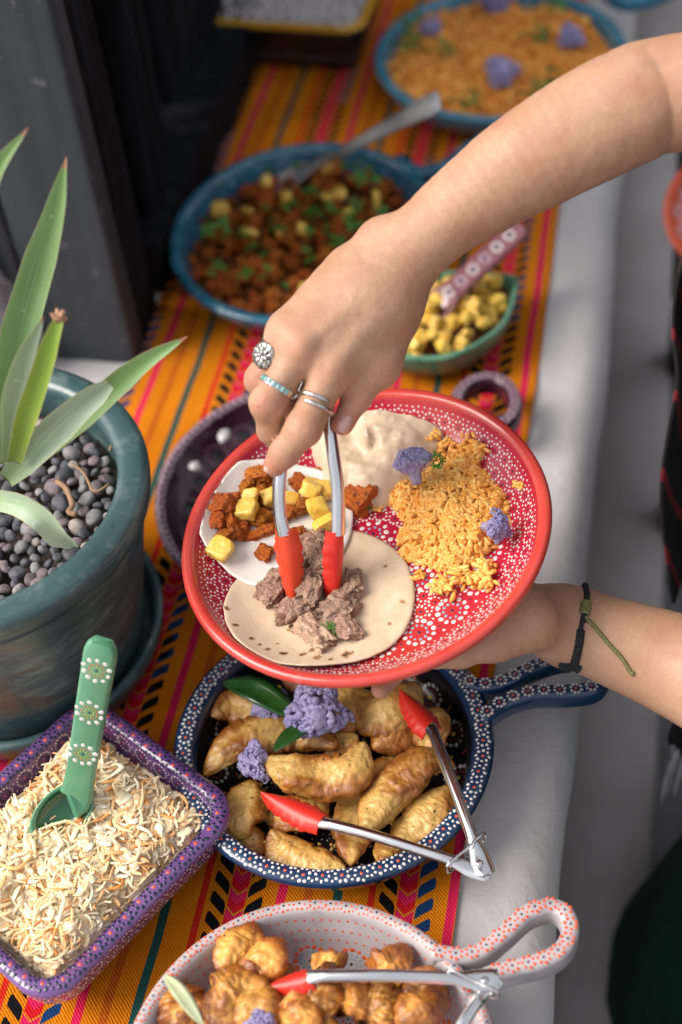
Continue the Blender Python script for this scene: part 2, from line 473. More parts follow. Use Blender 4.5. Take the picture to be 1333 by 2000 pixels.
# gnarled charred trunk further back
def trunk(name, c, rx, ry, seed, label, z1=2.0):
    zs = np.linspace(0, z1, 120); th = np.arange(96) * 2 * math.pi / 96
    Z, T = np.meshgrid(zs, th, indexing='ij')
    lob = 1 + 0.16 * np.sin(5 * T + 2.0 * Z + seed) + 0.12 * np.sin(9 * T - 3 * Z + 2 * seed) + 0.05 * np.sin(19 * T + 4 * Z)
    Q = np.stack([np.cos(T) * 2, np.sin(T) * 2, Z * 1.2], -1)
    lob = lob + 0.10 * fbm(Q.reshape(-1, 3), 1.6, seed, 4).reshape(Z.shape) + 0.2 * np.exp(-Z / 0.10)
    G_ = np.stack([c[0] + rx * lob * np.cos(T) + 0.03 * Z, c[1] + ry * lob * np.sin(T), Z], -1)
    V = np.vstack([G_.reshape(-1, 3), [[c[0] + 0.03 * z1, c[1], z1]]]); k = np.arange(96)
    top = np.stack([119*96 + k, 119*96 + (k+1) % 96, np.full(96, 120*96)], 1)
    return obj(name, V, [grid_faces(120, 96), top], M_CHAR, label=label, cat='trunk')
trunk('charred_trunk', (-0.352, 0.405), 0.070, 0.085, 3, 'gnarled charred black trunk between the grey post and the striped runner')
slab_post('charred_beam', -0.66, -0.300, 0.56, 1.10, 0.0, 1.6, 0.02, M_CHAR, 0.006, 21, label='black charred beam standing behind the gnarled trunk', cat='beam')
slab_post('low_timber_block', -0.42, -0.253, 0.30, 1.02, 0.0055, 0.07, 0.012, M_CHAR, 0.006, 31, label='low black timber block lying along the left edge of the runner', cat='timber')
# added dark wall, out of view: blocks the far sky and darkens reflections
for k_ in range(14):
    x0_ = -1.5 + 0.21 * k_
    V, F = box((x0_ + 0.002, 2.26 + 0.006 * (k_ % 3), FLOOR_Z), (x0_ + 0.208, 2.30, 2.6))
    if k_ == 0: unseen_wall = obj('wall', *box((-1.5, 2.30, FLOOR_Z), (1.44, 2.36, 2.6)), M_CHAR, smooth=False, kind='structure')
    obj('unseen_plank', V, F, M_CHAR, unseen_wall, smooth=False)
# pale rubble stone at the far left
V, F = cube_sphere(10)
V = V / np.linalg.norm(V, axis=1, keepdims=True)
cs = un(-14, 560, 0.05)
V = cs + V * [0.07, 0.10, 0.13] * (1 + 0.22 * fbm(V, 2.2, 4, 4)[:, None])
obj('rough_stone', V, F, simple('pale_stone', (0.42, 0.41, 0.43), (0.25, 0.24, 0.26), 0.85, 60, bump=0.6, bscale=160, bdist=0.003), label='pale rough stone at the frame edge beside the grey post', cat='stone')

# ------------------------------------------------------------------ striped runner
def runner_mat():
    m = NT('woven_runner')
    g_ = m.n('ShaderNodeNewGeometry').outputs['Position']
    sx = m.n('ShaderNodeSeparateXYZ'); m.put(sx.inputs[0], g_)
    wob_ = m.math('MULTIPLY', m.math('SUBTRACT', m.noise(9, 2), 0.5), 0.006)
    x = m.math('ADD', sx.outputs[0], wob_); y = sx.outputs[1]
    per, x0 = 0.1285, 0.1205
    idx = m.math('FLOOR', m.math('DIVIDE', m.math('ADD', m.math('SUBTRACT', x, x0), per / 2), per))
    u = m.math('SUBTRACT', m.math('SUBTRACT', x, x0), m.math('MULTIPLY', idx, per))       # -per/2 .. per/2 about a chevron band
    a = m.math('ABSOLUTE', u)
    def band(c, w):
        return m.math('LESS_THAN', m.math('ABSOLUTE', m.math('SUBTRACT', u, c)), w)
    fib = m.noise(500, 3, 0.6, vec=g_, stretch=(1.0, 0.12, 1))
    org = m.mix(m.ramp(m.noise(14, 3, vec=g_), 0.3, 0.7), (0.62, 0.168, 0.005), (0.74, 0.228, 0.007))
    col = m.mix(m.math('MULTIPLY', fib, 0.35), org, (0.42, 0.15, 0.01))
    for c, w, k in ((0.0345, 0.0036, (0.66, 0.02, 0.085)), (0.0545, 0.0032, (0.50, 0.11, 0.012)), (-0.0520, 0.0034, (0.02, 0.085, 0.075)),
                    (-0.0265, 0.0026, (0.62, 0.025, 0.015))):
        col = m.mix(band(c, w), col, k)
    # chevron band: red spine with pink arrows, slanted dark leaves each side
    spine = m.math('LESS_THAN', a, 0.0068)
    ph = m.math('FRACT', m.math('DIVIDE', m.math('SUBTRACT', y, m.math('MULTIPLY', a, 0.9)), 0.0170))
    sp = m.mix(m.math('LESS_THAN', ph, 0.5), (0.60, 0.012, 0.02), (0.66, 0.02, 0.10))
    sp = m.mix(m.math('LESS_THAN', m.math('ABSOLUTE', m.math('SUBTRACT', ph, 0.5)), 0.06), sp, (0.62, 0.20, 0.02))
    col = m.mix(spine, col, sp)
    ins = m.math('MULTIPLY', m.math('GREATER_THAN', a, 0.0078), m.math('LESS_THAN', a, 0.0205))
    ph2 = m.math('FRACT', m.math('DIVIDE', m.math('SUBTRACT', y, m.math('MULTIPLY', a, 0.85)), 0.0170))
    prof = m.math('SUBTRACT', 0.62, m.math('MULTIPLY', m.math('POWER', m.math('DIVIDE', m.math('ABSOLUTE', m.math('SUBTRACT', a, 0.0140)), 0.0068), 9.0), 0.5))
    leaf = m.math('MULTIPLY', ins, m.math('LESS_THAN', ph2, prof))
    blue = m.math('MULTIPLY', m.math('GREATER_THAN', u, 0.0), m.math('GREATER_THAN', m.noise(7, 1, vec=g_), 0.47))
    lc = m.mix(blue, (0.008, 0.008, 0.011), (0.010, 0.045, 0.14))
    col = m.mix(leaf, col, lc)
    hem = m.math('LESS_THAN', m.math('ABSOLUTE', m.math('SUBTRACT', x, 0.1655)), 0.0006)
    col = m.mix(hem, col, (0.30, 0.09, 0.01))
    m.set(Base_Color=col, Roughness=1.0)
    m.b.inputs['Specular IOR Level'].default_value = 0.08
    w1 = m.n('ShaderNodeTexWave', wave_type='BANDS', bands_direction='DIAGONAL'); m.put(w1.inputs['Vector'], g_); w1.inputs['Scale'].default_value = 210; w1.inputs['Distortion'].default_value = 1.5; w1.inputs['Detail'].default_value = 2
    m.bump(w1.outputs['Fac'], 0.6, 0.0010); m.bump(fib, 0.5, 0.0012)
    return m.m
RX0, RX1 = -0.259, 0.1705
nx, ny = 110, 380
X, Yg = np.meshgrid(np.linspace(0, 1, nx), np.linspace(-0.75, 1.25, ny), indexing='ij')
P = np.stack([X, Yg, 0 * X], -1)
xe0 = RX0 + 0.006 * noise(np.stack([0*Yg[0], Yg[0], 0*Yg[0]], -1), 6, 2); xe1 = RX1 - 0.010 * np.clip((0.25 - Yg[0]) / 0.6, 0, 1) + 0.005 * noise(np.stack([0*Yg[0]+3, Yg[0], 0*Yg[0]], -1), 5, 3)
Xw = xe0[None] + (xe1 - xe0)[None] * X
P = np.stack([Xw, Yg, 0 * Xw], -1)
zz = 0.0034 + 0.0014 * fbm(P.reshape(-1, 3), 16, 8, 3).reshape(X.shape) + 0.0006 * noise(P.reshape(-1, 3) * [1, 0.3, 1], 60, 9).reshape(X.shape)
top = np.stack([Xw, Yg, np.maximum(zz, 0.0018)], -1); bot = np.stack([Xw, Yg, np.full_like(Xw, 0.0006)], -1)
T = top.reshape(-1, 3); B = bot.reshape(-1, 3); nT = len(T)
Ft = grid_faces(nx, ny, False)[:, ::-1]
def ring_idx():
    i = np.arange(nx); j = np.arange(ny)
    return np.concatenate([i * ny, (nx-1) * ny + j[1:], (i[::-1][1:]) * ny + ny - 1, j[::-1][1:-1]])
ri = ring_idx(); r2 = np.roll(ri, -1)
side = np.stack([ri, ri + nT, r2 + nT, r2], 1)
obj('table_runner', np.vstack([T, B]), np.vstack([Ft[:, ::-1], side]), runner_mat(), label='orange striped woven runner with red and black chevrons spread on the bench', cat='table runner')

# ------------------------------------------------------------------ painted ceramics
def vessel_grid(profile, n_rows=60, outline=None, nu=144):
    """profile (r, z) from outer foot over the lip to the inner centre -> grid (rows, nu, 3) about the origin"""
    pr = resample(catmull(profile, 400), n_rows)
    u = np.arange(nu) / nu
    if outline is None:
        c, s = np.cos(2*math.pi*u), np.sin(2*math.pi*u)
        Gv = np.stack([pr[:, :1] * c, pr[:, :1] * s, np.repeat(pr[:, 1:], nu, 1)], -1)
    else:
        Gv = np.stack([np.concatenate([outline(u, max(r, 0.0004)), np.full((nu, 1), z)], 1) for r, z in pr])
    return Gv
def vessel_mesh(Gv):
    n, m = Gv.shape[:2]
    V = np.vstack([Gv.reshape(-1, 3), Gv[0].mean(0), Gv[-1].mean(0)]); k = np.arange(m); k2 = (k+1) % m
    return V, [grid_faces(n, m), np.stack([k2, k, np.full(m, n*m)], 1), np.stack([(n-1)*m + k, (n-1)*m + k2, np.full(m, n*m+1)], 1)]
class Dots:
    """raised dots of slip paint on a grid surface; colours are material slots"""
    def __init__(s): s.V, s.F, s.M, s.mats = [], [], [], []
    def slot(s, mat):
        if mat not in s.mats: s.mats.append(mat)
        return s.mats.index(mat)
    def at(s, p, n, t, r, mat, k=8, h=0.16, el=1.0):
        b = np.cross(n, t); o = len(s.V); a0 = random.random() * 6
        a = a0 + np.arange(k) * 2 * math.pi / k
        rr = r * (1 + 0.10 * np.sin(2 * a + a0 * 3))
        ring = p - n * 0.00012 + np.outer(np.cos(a) * rr * el, t) + np.outer(np.sin(a) * rr, b)
        mid = p + n * r * h * 0.8 + 0.62 * (np.outer(np.cos(a) * rr * el, t) + np.outer(np.sin(a) * rr, b))
        s.V.extend(ring); s.V.extend(mid); s.V.append(p + n * r * h)
        sl = s.slot(mat)
        for i in range(k):
            j = (i + 1) % k
            s.F.append((o+i, o+j, o+k+j, o+k+i)); s.M.append(sl)
            s.F.append((o+k+i, o+k+j, o+2*k)); s.M.append(sl)
    def on(s, Gd, r_, c_, r, mat, wrap=True, **kw):
        """r_: row (float), c_: column (float)"""
        n, m = Gd.shape[:2]
        def ev(a, b):
            a = min(max(a, 0), n - 1.001); i = int(a); fa = a - i
            b = b % m if wrap else min(max(b, 0), m - 1.001); j = int(b); fb = b - j; j2 = (j + 1) % m
            return (Gd[i, j] * (1-fb) + Gd[i, j2] * fb) * (1-fa) + (Gd[i+1, j] * (1-fb) + Gd[i+1, j2] * fb) * fa
        p = ev(r_, c_)
        du = ev(r_, c_ + 0.5) - ev(r_, c_ - 0.5); ds = ev(r_ + 0.5, c_) - ev(r_ - 0.5, c_)
        nn = np.cross(du, ds); ln = np.linalg.norm(nn)
        if ln < 1e-14: return
        s.at(p, nn / ln, _n(du), r, mat, **kw)
    def metric(s, Gd, r_, c_):
        n, m = Gd.shape[:2]; i = min(max(int(r_), 1), n - 2); j = int(c_) % m
        return np.linalg.norm(Gd[i, (j+1) % m] - Gd[i, j]), np.linalg.norm(Gd[i+1, j] - Gd[i-1, j]) / 2
    def flower(s, Gd, r_, c_, rings, jitter=0.00015, centre=None, wrap=True):
        """rings: (radius, count, dot radius, material); centre: (dot radius, material)"""
        mu, ms = s.metric(Gd, r_, c_)
        if mu < 1e-7 or ms < 1e-7: return
        if centre: s.on(Gd, r_, c_, centre[0], centre[1], wrap)
        for R, cnt, dr, mat in rings:
            a0 = random.random() * 6
            for q in range(cnt):
                a = a0 + 2*math.pi*q/cnt; rr = R + random.uniform(-1, 1) * jitter
                s.on(Gd, r_ + rr*math.sin(a)/ms, c_ + rr*math.cos(a)/mu, dr * random.uniform(0.85, 1.12), mat, wrap)
    def band(s, Gd, r_, pitch, rings, centre=None, phase=0.0, skip=None, gaps=None):
        m = Gd.shape[1]; row = Gd[int(round(r_))]
        per = np.linalg.norm(np.roll(row, -1, 0) - row, axis=1); L = per.sum(); cum = np.concatenate([[0], np.cumsum(per)])
        N = max(3, int(round(L / pitch)))
        for q in range(N):
            t = ((q + phase) / N * L) % L; c_ = float(np.interp(t, cum, np.arange(m + 1)))
            if skip and skip(c_ / m): continue
            s.flower(Gd, r_ + (random.uniform(-0.15, 0.15)), c_, rings, centre=centre)
            if gaps:
                t2 = ((q + phase + 0.5) / N * L) % L; c2 = float(np.interp(t2, cum, np.arange(m + 1))); mu, ms = s.metric(Gd, r_, c2)
                for off, dr, mat in gaps: s.on(Gd, r_ + off / ms, c2, dr, mat)
    def build(s, parent, name='painted_dots'):
        if s.V: return obj(name, np.array(s.V), s.F, s.mats, parent, mi=s.M, smooth=True, kind='stuff')
def paint(name, c, rough=0.3): return simple(name, c, None, rough, coat=0.3)
P_WHITE = paint('paint_white', (0.70, 0.655, 0.64)); P_NAVY = paint('paint_navy', (0.010, 0.014, 0.05)); P_ORANGE = paint('paint_orange', (0.72, 0.10, 0.03))
P_BLUE = paint('paint_blue', (0.20, 0.36, 0.45)); P_YEL = paint('paint_yellow', (0.62, 0.45, 0.03)); P_RED = paint('paint_red', (0.55, 0.02, 0.03))
P_PEACH = paint('paint_peach', (0.62, 0.42, 0.33)); P_DUSK = paint('paint_dusk', (0.20, 0.12, 0.13)); P_BLACK = paint('paint_black', (0.008, 0.007, 0.01)); P_LILAC = paint('paint_lilac', (0.46, 0.32, 0.39))
def glaze(name, c1, c2, scale=30, rough=0.3, coat=0.25, spots=None, bump=0.12): return simple(name, c1, c2, rough, scale, 4, 0.35, 0.68, bump, 45, 0.0012, coat, spots=spots, rvar=0.12)
def place(Gv, loc, R=None):
    Gw = Gv @ (np.asarray(R).T if R is not None else np.eye(3)); return Gw + np.asarray(loc, float)
def row_at(Gv, frac): return frac * (Gv.shape[0] - 1)
def arc_rows(Gv):
    """arc length along column 0 for each row"""
    return np.concatenate([[0], np.cumsum(np.linalg.norm(np.diff(Gv[:, 0], axis=0), axis=1))])
def loop_handle(pts, w, h, z_up=(0, 0, 1), n=80, closed=False):
    path = resample(catmull(pts, 300, closed), n, closed)
    return sweep(path, rrect(w, h, min(w, h) * 0.38, 4), z_up, closed)
def flat_flower(D, p, n, t, rings, centre=None):
    n = _n(n); t = _n(np.asarray(t) - n * (np.asarray(t) @ n)); b = np.cross(n, t)
    if centre: D.at(p, n, t, centre[0], centre[1])
    for R, cnt, dr, mat in rings:
        a0 = random.random() * 6
        for q in range(cnt):
            a = a0 + 2*math.pi*q/cnt; rr = R * random.uniform(0.95, 1.05)
            D.at(p + rr * (math.cos(a) * t + math.sin(a) * b), n, t, dr * random.uniform(0.88, 1.1), mat)
def handle_dots(D, pts, h, pitch, rings, centre, n=80, closed=False, up=(0, 0, 1)):
    path = resample(catmull(pts, 300, closed), 400, closed)
    L = np.linalg.norm(np.diff(path, axis=0), axis=1).sum(); N = max(2, int(L / pitch))
    for q in range(N):
        i = int((q + 0.5) / N * 399); t = path[min(i+2, 399)] - path[max(i-2, 0)]
        flat_flower(D, path[i] + np.array(up) * h / 2, up, t, rings, centre)
# ------------------------------------------------------------------ dishes standing on the runner
RZ = 0.003                                        # top of the runner
def pan_profile(R, H, lip, foot=0.6, wall=0.007):
    return [(0.0006, 0.0), (R*foot*0.7, 0.0), (R*foot, 0.001), (R*(foot+0.16), H*0.16), (R*0.93, H*0.55), (R-0.002, H*0.9), (R, H-0.003), (R-0.003, H), (R-lip+0.002, H+0.0005), (R-lip, H-0.002),
            (R-lip-0.004, H*0.75), (R*0.80, H*0.32), (R*foot, 0.010), (R*foot*0.6, wall), (0.0006, wall)]
def make_pan(name, c, R, H, lip, mat, label, cat, outline=None, rows=64, nu=144, z0=RZ, prof=None):
    t = thing(name, (c[0], c[1], z0), label, cat)
    Gv = place(vessel_grid(prof or pan_profile(R, H, lip), rows, outline, nu), (c[0], c[1], z0))
    V, F = vessel_mesh(Gv); obj('bowl', V, F, mat, t)
    return t, Gv
def rows_of(Gv, r_lo, r_hi, c, inner=True):
    """rows whose mean radius lies in a range, on the inner or the outer side"""
    rad = np.linalg.norm(Gv[:, :, :2] - np.asarray(c)[:2], axis=2).mean(1); z = Gv[:, :, 2].mean(1); top = int(np.argmax(z))
    return [i for i in range(len(rad)) if r_lo <= rad[i] <= r_hi and (i > top if inner else i < top)]

# navy pan of fried fish
NV = np.array([0.049, -0.2835]); NV_R, NV_H = 0.1265, 0.05
M_NAVY = glaze('navy_glaze', (0.010, 0.030, 0.085), (0.014, 0.045, 0.12), 26, 0.2, 0.5)
M_BLACKG = glaze('black_inner_glaze', (0.004, 0.004, 0.007), (0.008, 0.008, 0.013), 26, 0.35, 0.1)
navy, GN = make_pan('navy_pan', NV, NV_R, NV_H, 0.0155, [M_NAVY, M_BLACKG], 'navy blue painted clay pan full of fried fish strips, white dotted rim', 'pan')
bowl = navy.children[0]
radN = np.linalg.norm(GN[:, :, :2] - NV, axis=2).mean(1); topN = int(np.argmax(GN[:, :, 2].mean(1)))
mi = np.zeros(len(bowl.data.polygons), np.int32); nf = (GN.shape[0]-1) * GN.shape[1]
for i in range(GN.shape[0]-1):
    if i > topN and radN[i] < NV_R - 0.017: mi[i*GN.shape[1]:(i+1)*GN.shape[1]] = 1
mi[-GN.shape[1]:] = 1
bowl.data.polygons.foreach_set('material_index', mi)
hp = [un(a, b, 0.046) for a, b in ((905, 1338), (945, 1348), (990, 1338), (1040, 1312), (1085, 1296), (1130, 1292), (1166, 1306), (1176, 1330), (1158, 1352), (1105, 1360), (1040, 1362), (985, 1380), (940, 1412))]
V, F, _ = loop_handle(hp, 0.0125, 0.021); obj('handle', V, F, M_NAVY, navy)
D = Dots()
lipr = [i for i in range(len(radN)) if abs(radN[i] - (NV_R - 0.0075)) < 0.003 and i >= topN - 3 and GN[i, :, 2].mean() > NV_H * 0.9 + RZ]
D.band(GN, float(np.mean(lipr)), 0.0142, [(0.0050, 8, 0.00142, P_WHITE)], (0.0014, P_ORANGE), gaps=[(0.0042, 0.0012, P_WHITE), (-0.0042, 0.0012, P_WHITE)])
inn = rows_of(GN, 0.088, 0.104, NV)
D.band(GN, float(np.mean(inn)), 0.042, [(0.0105, 14, 0.0018, P_WHITE), (0.006, 10, 0.001, P_RED)], (0.0022, P_YEL), gaps=[(0.006, 0.0018, P_YEL), (-0.009, 0.0016, P_ORANGE), (-0.005, 0.0013, P_ORANGE)])
inn = rows_of(GN, 0.03, 0.085, NV)
for q in range(420):
    D.on(GN, random.uniform(min(inn), max(inn)), random.uniform(0, 144), random.uniform(0.0005, 0.0009), random.choice([P_WHITE, P_WHITE, P_ORANGE, P_BLUE]))
handle_dots(D, hp, 0.021, 0.0125, [(0.0042, 8, 0.0013, P_WHITE)], (0.0013, P_ORANGE))
D.build(navy)

# white bowl in the foreground
WB = np.array([0.0835, -0.5495]); WB_R, WB_H = 0.1285, 0.062
M_WHITEG = glaze('white_glaze', (0.42, 0.375, 0.395), (0.51, 0.465, 0.48), 30, 0.3, 0.3, spots=((0.24, 0.19, 0.22), 24, 0.56, 0.74))
white, GW = make_pan('white_bowl', WB, WB_R, WB_H, 0.011, M_WHITEG, 'white clay bowl with orange dots and loop handle, holding battered shrimp', 'bowl')
hp = [un(a, b, 0.056) for a, b in ((845, 1868), (900, 1876), (940, 1866), (985, 1832), (1030, 1792), (1075, 1779), (1106, 1796), (1113, 1832), (1094, 1866), (1050, 1888), (1000, 1900), (950, 1916), (900, 1946))]
V, F, _ = loop_handle(hp, 0.0125, 0.024); obj('handle', V, F, M_WHITEG, white)
D = Dots()
radW = np.linalg.norm(GW[:, :, :2] - WB, axis=2).mean(1)
topW = int(np.argmax(GW[:, :, 2].mean(1)))
lipr = [i for i in range(len(radW)) if i >= topW - 2 and abs(radW[i] - (WB_R - 0.0055)) < 0.004 and GW[i, :, 2].mean() > 0.9 * WB_H]
D.band(GW, float(np.mean(lipr)), 0.0115, [(0.0040, 7, 0.00125, P_ORANGE)], (0.0012, P_NAVY), gaps=[(0.003, 0.001, P_ORANGE), (-0.003, 0.001, P_ORANGE)])
r1 = float(np.mean(rows_of(GW, 0.098, 0.104, WB)))
D.band(GW, r1, 0.030, [(0.0112, 14, 0.0023, P_ORANGE), (0.0070, 12, 0.00135, P_BLUE), (0.0042, 8, 0.001, P_BLUE)], (0.0014, P_NAVY), gaps=[(0.009, 0.0019, P_ORANGE), (-0.009, 0.0019, P_ORANGE), (0.013, 0.0014, P_ORANGE)])
for rr in (0.1155, 0.1125, 0.1095):
    r2_ = float(np.mean(rows_of(GW, rr - 0.003, rr + 0.003, WB))); D.band(GW, r2_, 0.0062, [], (0.0013, P_ORANGE), phase=random.random())
for rr in (0.088, 0.080, 0.072, 0.064, 0.055):
    r2_ = float(np.mean(rows_of(GW, rr - 0.004, rr + 0.004, WB)))
    D.band(GW, r2_, 0.0105, [(0.0038, 7, 0.0012, P_ORANGE if rr > 0.07 else P_RED)], (0.0011, P_NAVY), phase=random.random())
handle_dots(D, hp, 0.024, 0.0110, [(0.0042, 7, 0.0013, P_ORANGE)], (0.0012, P_NAVY))
D.build(white)

# blue pan of chopped meat
MP = np.array([-0.104, 0.366]); MP_R, MP_H = 0.150, 0.05
M_BLUEG = glaze('blue_glaze', (0.014, 0.10, 0.18), (0.032, 0.165, 0.26), 22, 0.22, 0.5, spots=((0.16, 0.30, 0.38), 60, 0.56, 0.72))
oval = lambda u, r: np.stack([r * np.cos(2*math.pi*u), 1.09 * r * np.sin(2*math.pi*u)], 1)
meatpan, GM = make_pan('blue_pan', MP, MP_R, MP_H, 0.013, M_BLUEG, 'blue glazed clay pan of chopped orange meat with cilantro behind the hand', 'pan', outline=oval)
hp = [un(a, b, 0.045) for a, b in ((775, 318), (820, 342), (870, 330), (925, 290), (985, 270), (1015, 290), (990, 330), (920, 372), (850, 420))]
V, F, _ = loop_handle(hp, 0.017, 0.020); obj('handle', V, F, M_BLUEG, meatpan)
D = Dots(); topM = int(np.argmax(GM[:, :, 2].mean(1)))
for q in range(500): D.on(GM, topM + random.uniform(-1.5, 3.0), random.uniform(0, 144), random.uniform(0.0006, 0.0012), random.choice([P_BLUE, P_BLUE, P_NAVY]))
D.build(meatpan)

# blue pan of rice at the back
RP = np.array([0.072, 0.732]); RP_R, RP_H = 0.157, 0.055
M_SKY = glaze('sky_blue_glaze', (0.035, 0.19, 0.31), (0.06, 0.26, 0.40), 22, 0.25, 0.5, spots=((0.22, 0.40, 0.48), 50, 0.6, 0.75))
ricepan, GR = make_pan('rice_pan', RP, RP_R, RP_H, 0.013, M_SKY, 'sky blue clay pan of orange rice at the far end of the runner', 'pan')
hp = [un(a, b, 0.05) for a, b in ((1170, -30), (1215, 4), (1260, 0), (1310, -18), (1345, -45), (1330, -80), (1260, -85), (1190, -90))]
V, F, _ = loop_handle(hp, 0.02, 0.022); obj('handle', V, F, M_SKY, ricepan)
D = Dots(); topR = int(np.argmax(GR[:, :, 2].mean(1)))
for q in range(400): D.on(GR, topR + random.uniform(-1.5, 3.0), random.uniform(0, 144), random.uniform(0.0008, 0.0015), P_BLUE)
D.build(ricepan)

# dark purple bowl under the held plate
PB = np.array([-0.0235, -0.005]); PB_R, PB_H = 0.149, 0.036
M_PURP = glaze('plum_glaze', (0.030, 0.006, 0.018), (0.050, 0.010, 0.028), 26, 0.3, 0.2)
purp, GP = make_pan('plum_bowl', PB, PB_R, PB_H, 0.010, M_PURP, 'dark plum clay bowl with lilac dotted rim, half hidden under the red plate', 'bowl')
D = Dots(); topP = int(np.argmax(GP[:, :, 2].mean(1)))
D.band(GP, topP + 0.2, 0.0078, [(0.0033, 7, 0.0017, P_LILAC)], None, gaps=[(0.0015, 0.0015, P_LILAC), (-0.002, 0.0015, P_LILAC)])
D.band(GP, topP - 2.0, 0.0068, [(0.0030, 6, 0.0016, P_LILAC)], None)
r1 = float(np.mean(rows_of(GP, 0.110, 0.124, PB)))
D.band(GP, r1, 0.036, [(0.0112, 18, 0.0014, P_DUSK)], (0.0072, P_BLACK))
hp = [un(a, b, 0.034) for a, b in ((893, 790), (915, 760), (950, 748), (985, 757), (1004, 785), (1003, 815), (985, 836), (950, 842), (912, 825))]
V, F, _ = loop_handle(hp, 0.014, 0.022, closed=True); obj('handle', V, F, M_PURP, purp)
handle_dots(D, hp, 0.022, 0.0078, [(0.0034, 6, 0.0014, P_LILAC)], None, closed=True)
D.build(purp)

# small green bowl of pineapple
GB = un(868, 600, 0.045)[:2]; GB_H = 0.05
gpx = [(1014, 545), (1012, 575), (992, 630), (945, 672), (880, 702), (810, 706), (745, 690), (705, 650), (700, 600), (720, 560), (775, 538), (860, 530), (950, 534), (1000, 538)]
gout = resample(catmull([un(a, b, GB_H)[:2] - GB for a, b in gpx], 400, True), 144, True)
gR = 0.09
GBL = lambda u, r: gout[(np.round(u * 144).astype(int)) % 144] * (r / gR)
M_GREEN = glaze('mint_glaze', (0.085, 0.24, 0.15), (0.14, 0.33, 0.21), 28, 0.25, 0.5, spots=((0.03, 0.12, 0.08), 70, 0.58, 0.7))
M_TERRA = glaze('terracotta_inner', (0.30, 0.11, 0.07), (0.22, 0.07, 0.05), 20, 0.35, 0.2)
green, GG = make_pan('mint_bowl', GB, gR, GB_H, 0.008, [M_GREEN, M_TERRA], 'small mint green bowl with pointed corner, filled with pineapple cubes', 'bowl', outline=GBL)
D = Dots(); topG = int(np.argmax(GG[:, :, 2].mean(1)))
mi = np.zeros(len(green.children[0].data.polygons), np.int32); mi[(topG + 5) * 144:63 * 144] = 1; mi[-144:] = 1; green.children[0].data.polygons.foreach_set('material_index', mi)
for rr in (-5, -6.5, -8): D.band(GG, topG + rr, 0.0085, [(0.0025, 6, 0.0008, P_NAVY)], (0.0008, P_ORANGE), phase=random.random())
D.band(GG, topG - 10, 0.009, [(0.003, 7, 0.0009, P_PEACH)], None)
D.build(green)

# purple rectangular dish of slaw
rc = [un(245, 1372, 0.066), un(444, 1562, 0.066), un(92, 1925, 0.066)]
e1 = rc[0] - rc[1]; e2 = rc[2] - rc[1]
DX = _n(e2 * [1, 1, 0]); DY = np.array([DX[1], -DX[0], 0.0])
if DY @ e1 < 0: DY = -DY
DA, DB = 0.102, 0.0880                            # half length, half width
DC = un(250, 1372, 0.066) * 0
DC = (un(437, 1575, 0.066)) + DX * (DA - 0.012) + DY * (DB - 0.012)
DH = 0.060
def rrect_outline(u, r):
    d = DB - r; a, b = DA - d, max(DB - d, 0.0003); rc_ = min(max(0.030 - d * 0.7, 0.004), b * 0.999)
    k = len(u) // 4; out = []
    for (sx_, sy_, a0) in ((1, 1, 0), (-1, 1, 90), (-1, -1, 180), (1, -1, 270)):
        cxx, cyy = sx_ * (a - rc_), sy_ * (b - rc_)
        arc = [(cxx + rc_*math.cos(math.radians(a0 + 90*i/15)), cyy + rc_*math.sin(math.radians(a0 + 90*i/15))) for i in range(16)]
        nxt = {0: (-1, 1), 90: (-1, -1), 180: (1, -1), 270: (1, 1)}[a0]
        a1 = math.radians(a0 + 90); ex, ey = nxt[0]*(a - rc_) + rc_*math.cos(a1), nxt[1]*(b - rc_) + rc_*math.sin(a1)
        sx0, sy0 = arc[-1]
        arc += [(sx0 + (ex-sx0)*i/(k-15), sy0 + (ey-sy0)*i/(k-15)) for i in range(1, k - 15)]
        out += arc
    return np.array(out)
M_VIOLET = glaze('violet_glaze', (0.125, 0.050, 0.19), (0.18, 0.085, 0.27), 24, 0.2, 0.6, spots=((0.20, 0.03, 0.10), 14, 0.60, 0.75))
dprof = [(0.0006, 0.012), (DB*0.55, 0.012), (DB*0.78, 0.014), (DB-0.007, 0.03), (DB-0.001, DH-0.006), (DB, DH-0.003), (DB-0.003, DH), (DB-0.011, DH+0.0005), (DB-0.0135, DH-0.003), (DB-0.017, DH*0.6), (DB-0.026, 0.024), (DB*0.45, 0.020), (0.0006, 0.020)]
R_D = np.stack([DX, DY, np.cross(DX, DY)], 1)
dish = thing('violet_dish', (DC[0], DC[1], RZ), 'violet rectangular dotted clay dish on stub feet, heaped with coleslaw', 'dish')
GD = vessel_grid(dprof, 56, rrect_outline, 160)
flip = R_D[2, 2] < 0
if flip: R_D = np.stack([DX, -DY, np.cross(DX, -DY)], 1)
GD = place(GD, (DC[0], DC[1], RZ), R_D)
V, F = vessel_mesh(GD); obj('body', V, F, M_VIOLET, dish)
for sx_ in (-1, 1):
    for sy_ in (-1, 1):
        p0 = np.array([DC[0], DC[1], RZ]) + R_D @ np.array([sx_ * (DA - 0.035), sy_ * (DB - 0.032), 0])
        V, F, _ = sweep([p0 + [0, 0, 0.018], p0 + [0, 0, 0.012], p0 + [0, 0, 0.004], p0], circ(0.010, 14), (1, 0, 0), scale=[1.25, 1.05, 0.8, 0.72]); obj('foot', V, F, M_TERRA, dish)
D = Dots(); topD = int(np.argmax(GD[:, :, 2].mean(1)))
lipd = [i for i in range(topD - 3, topD + 5) if GD[i, :, 2].mean() > DH + RZ - 0.0016]
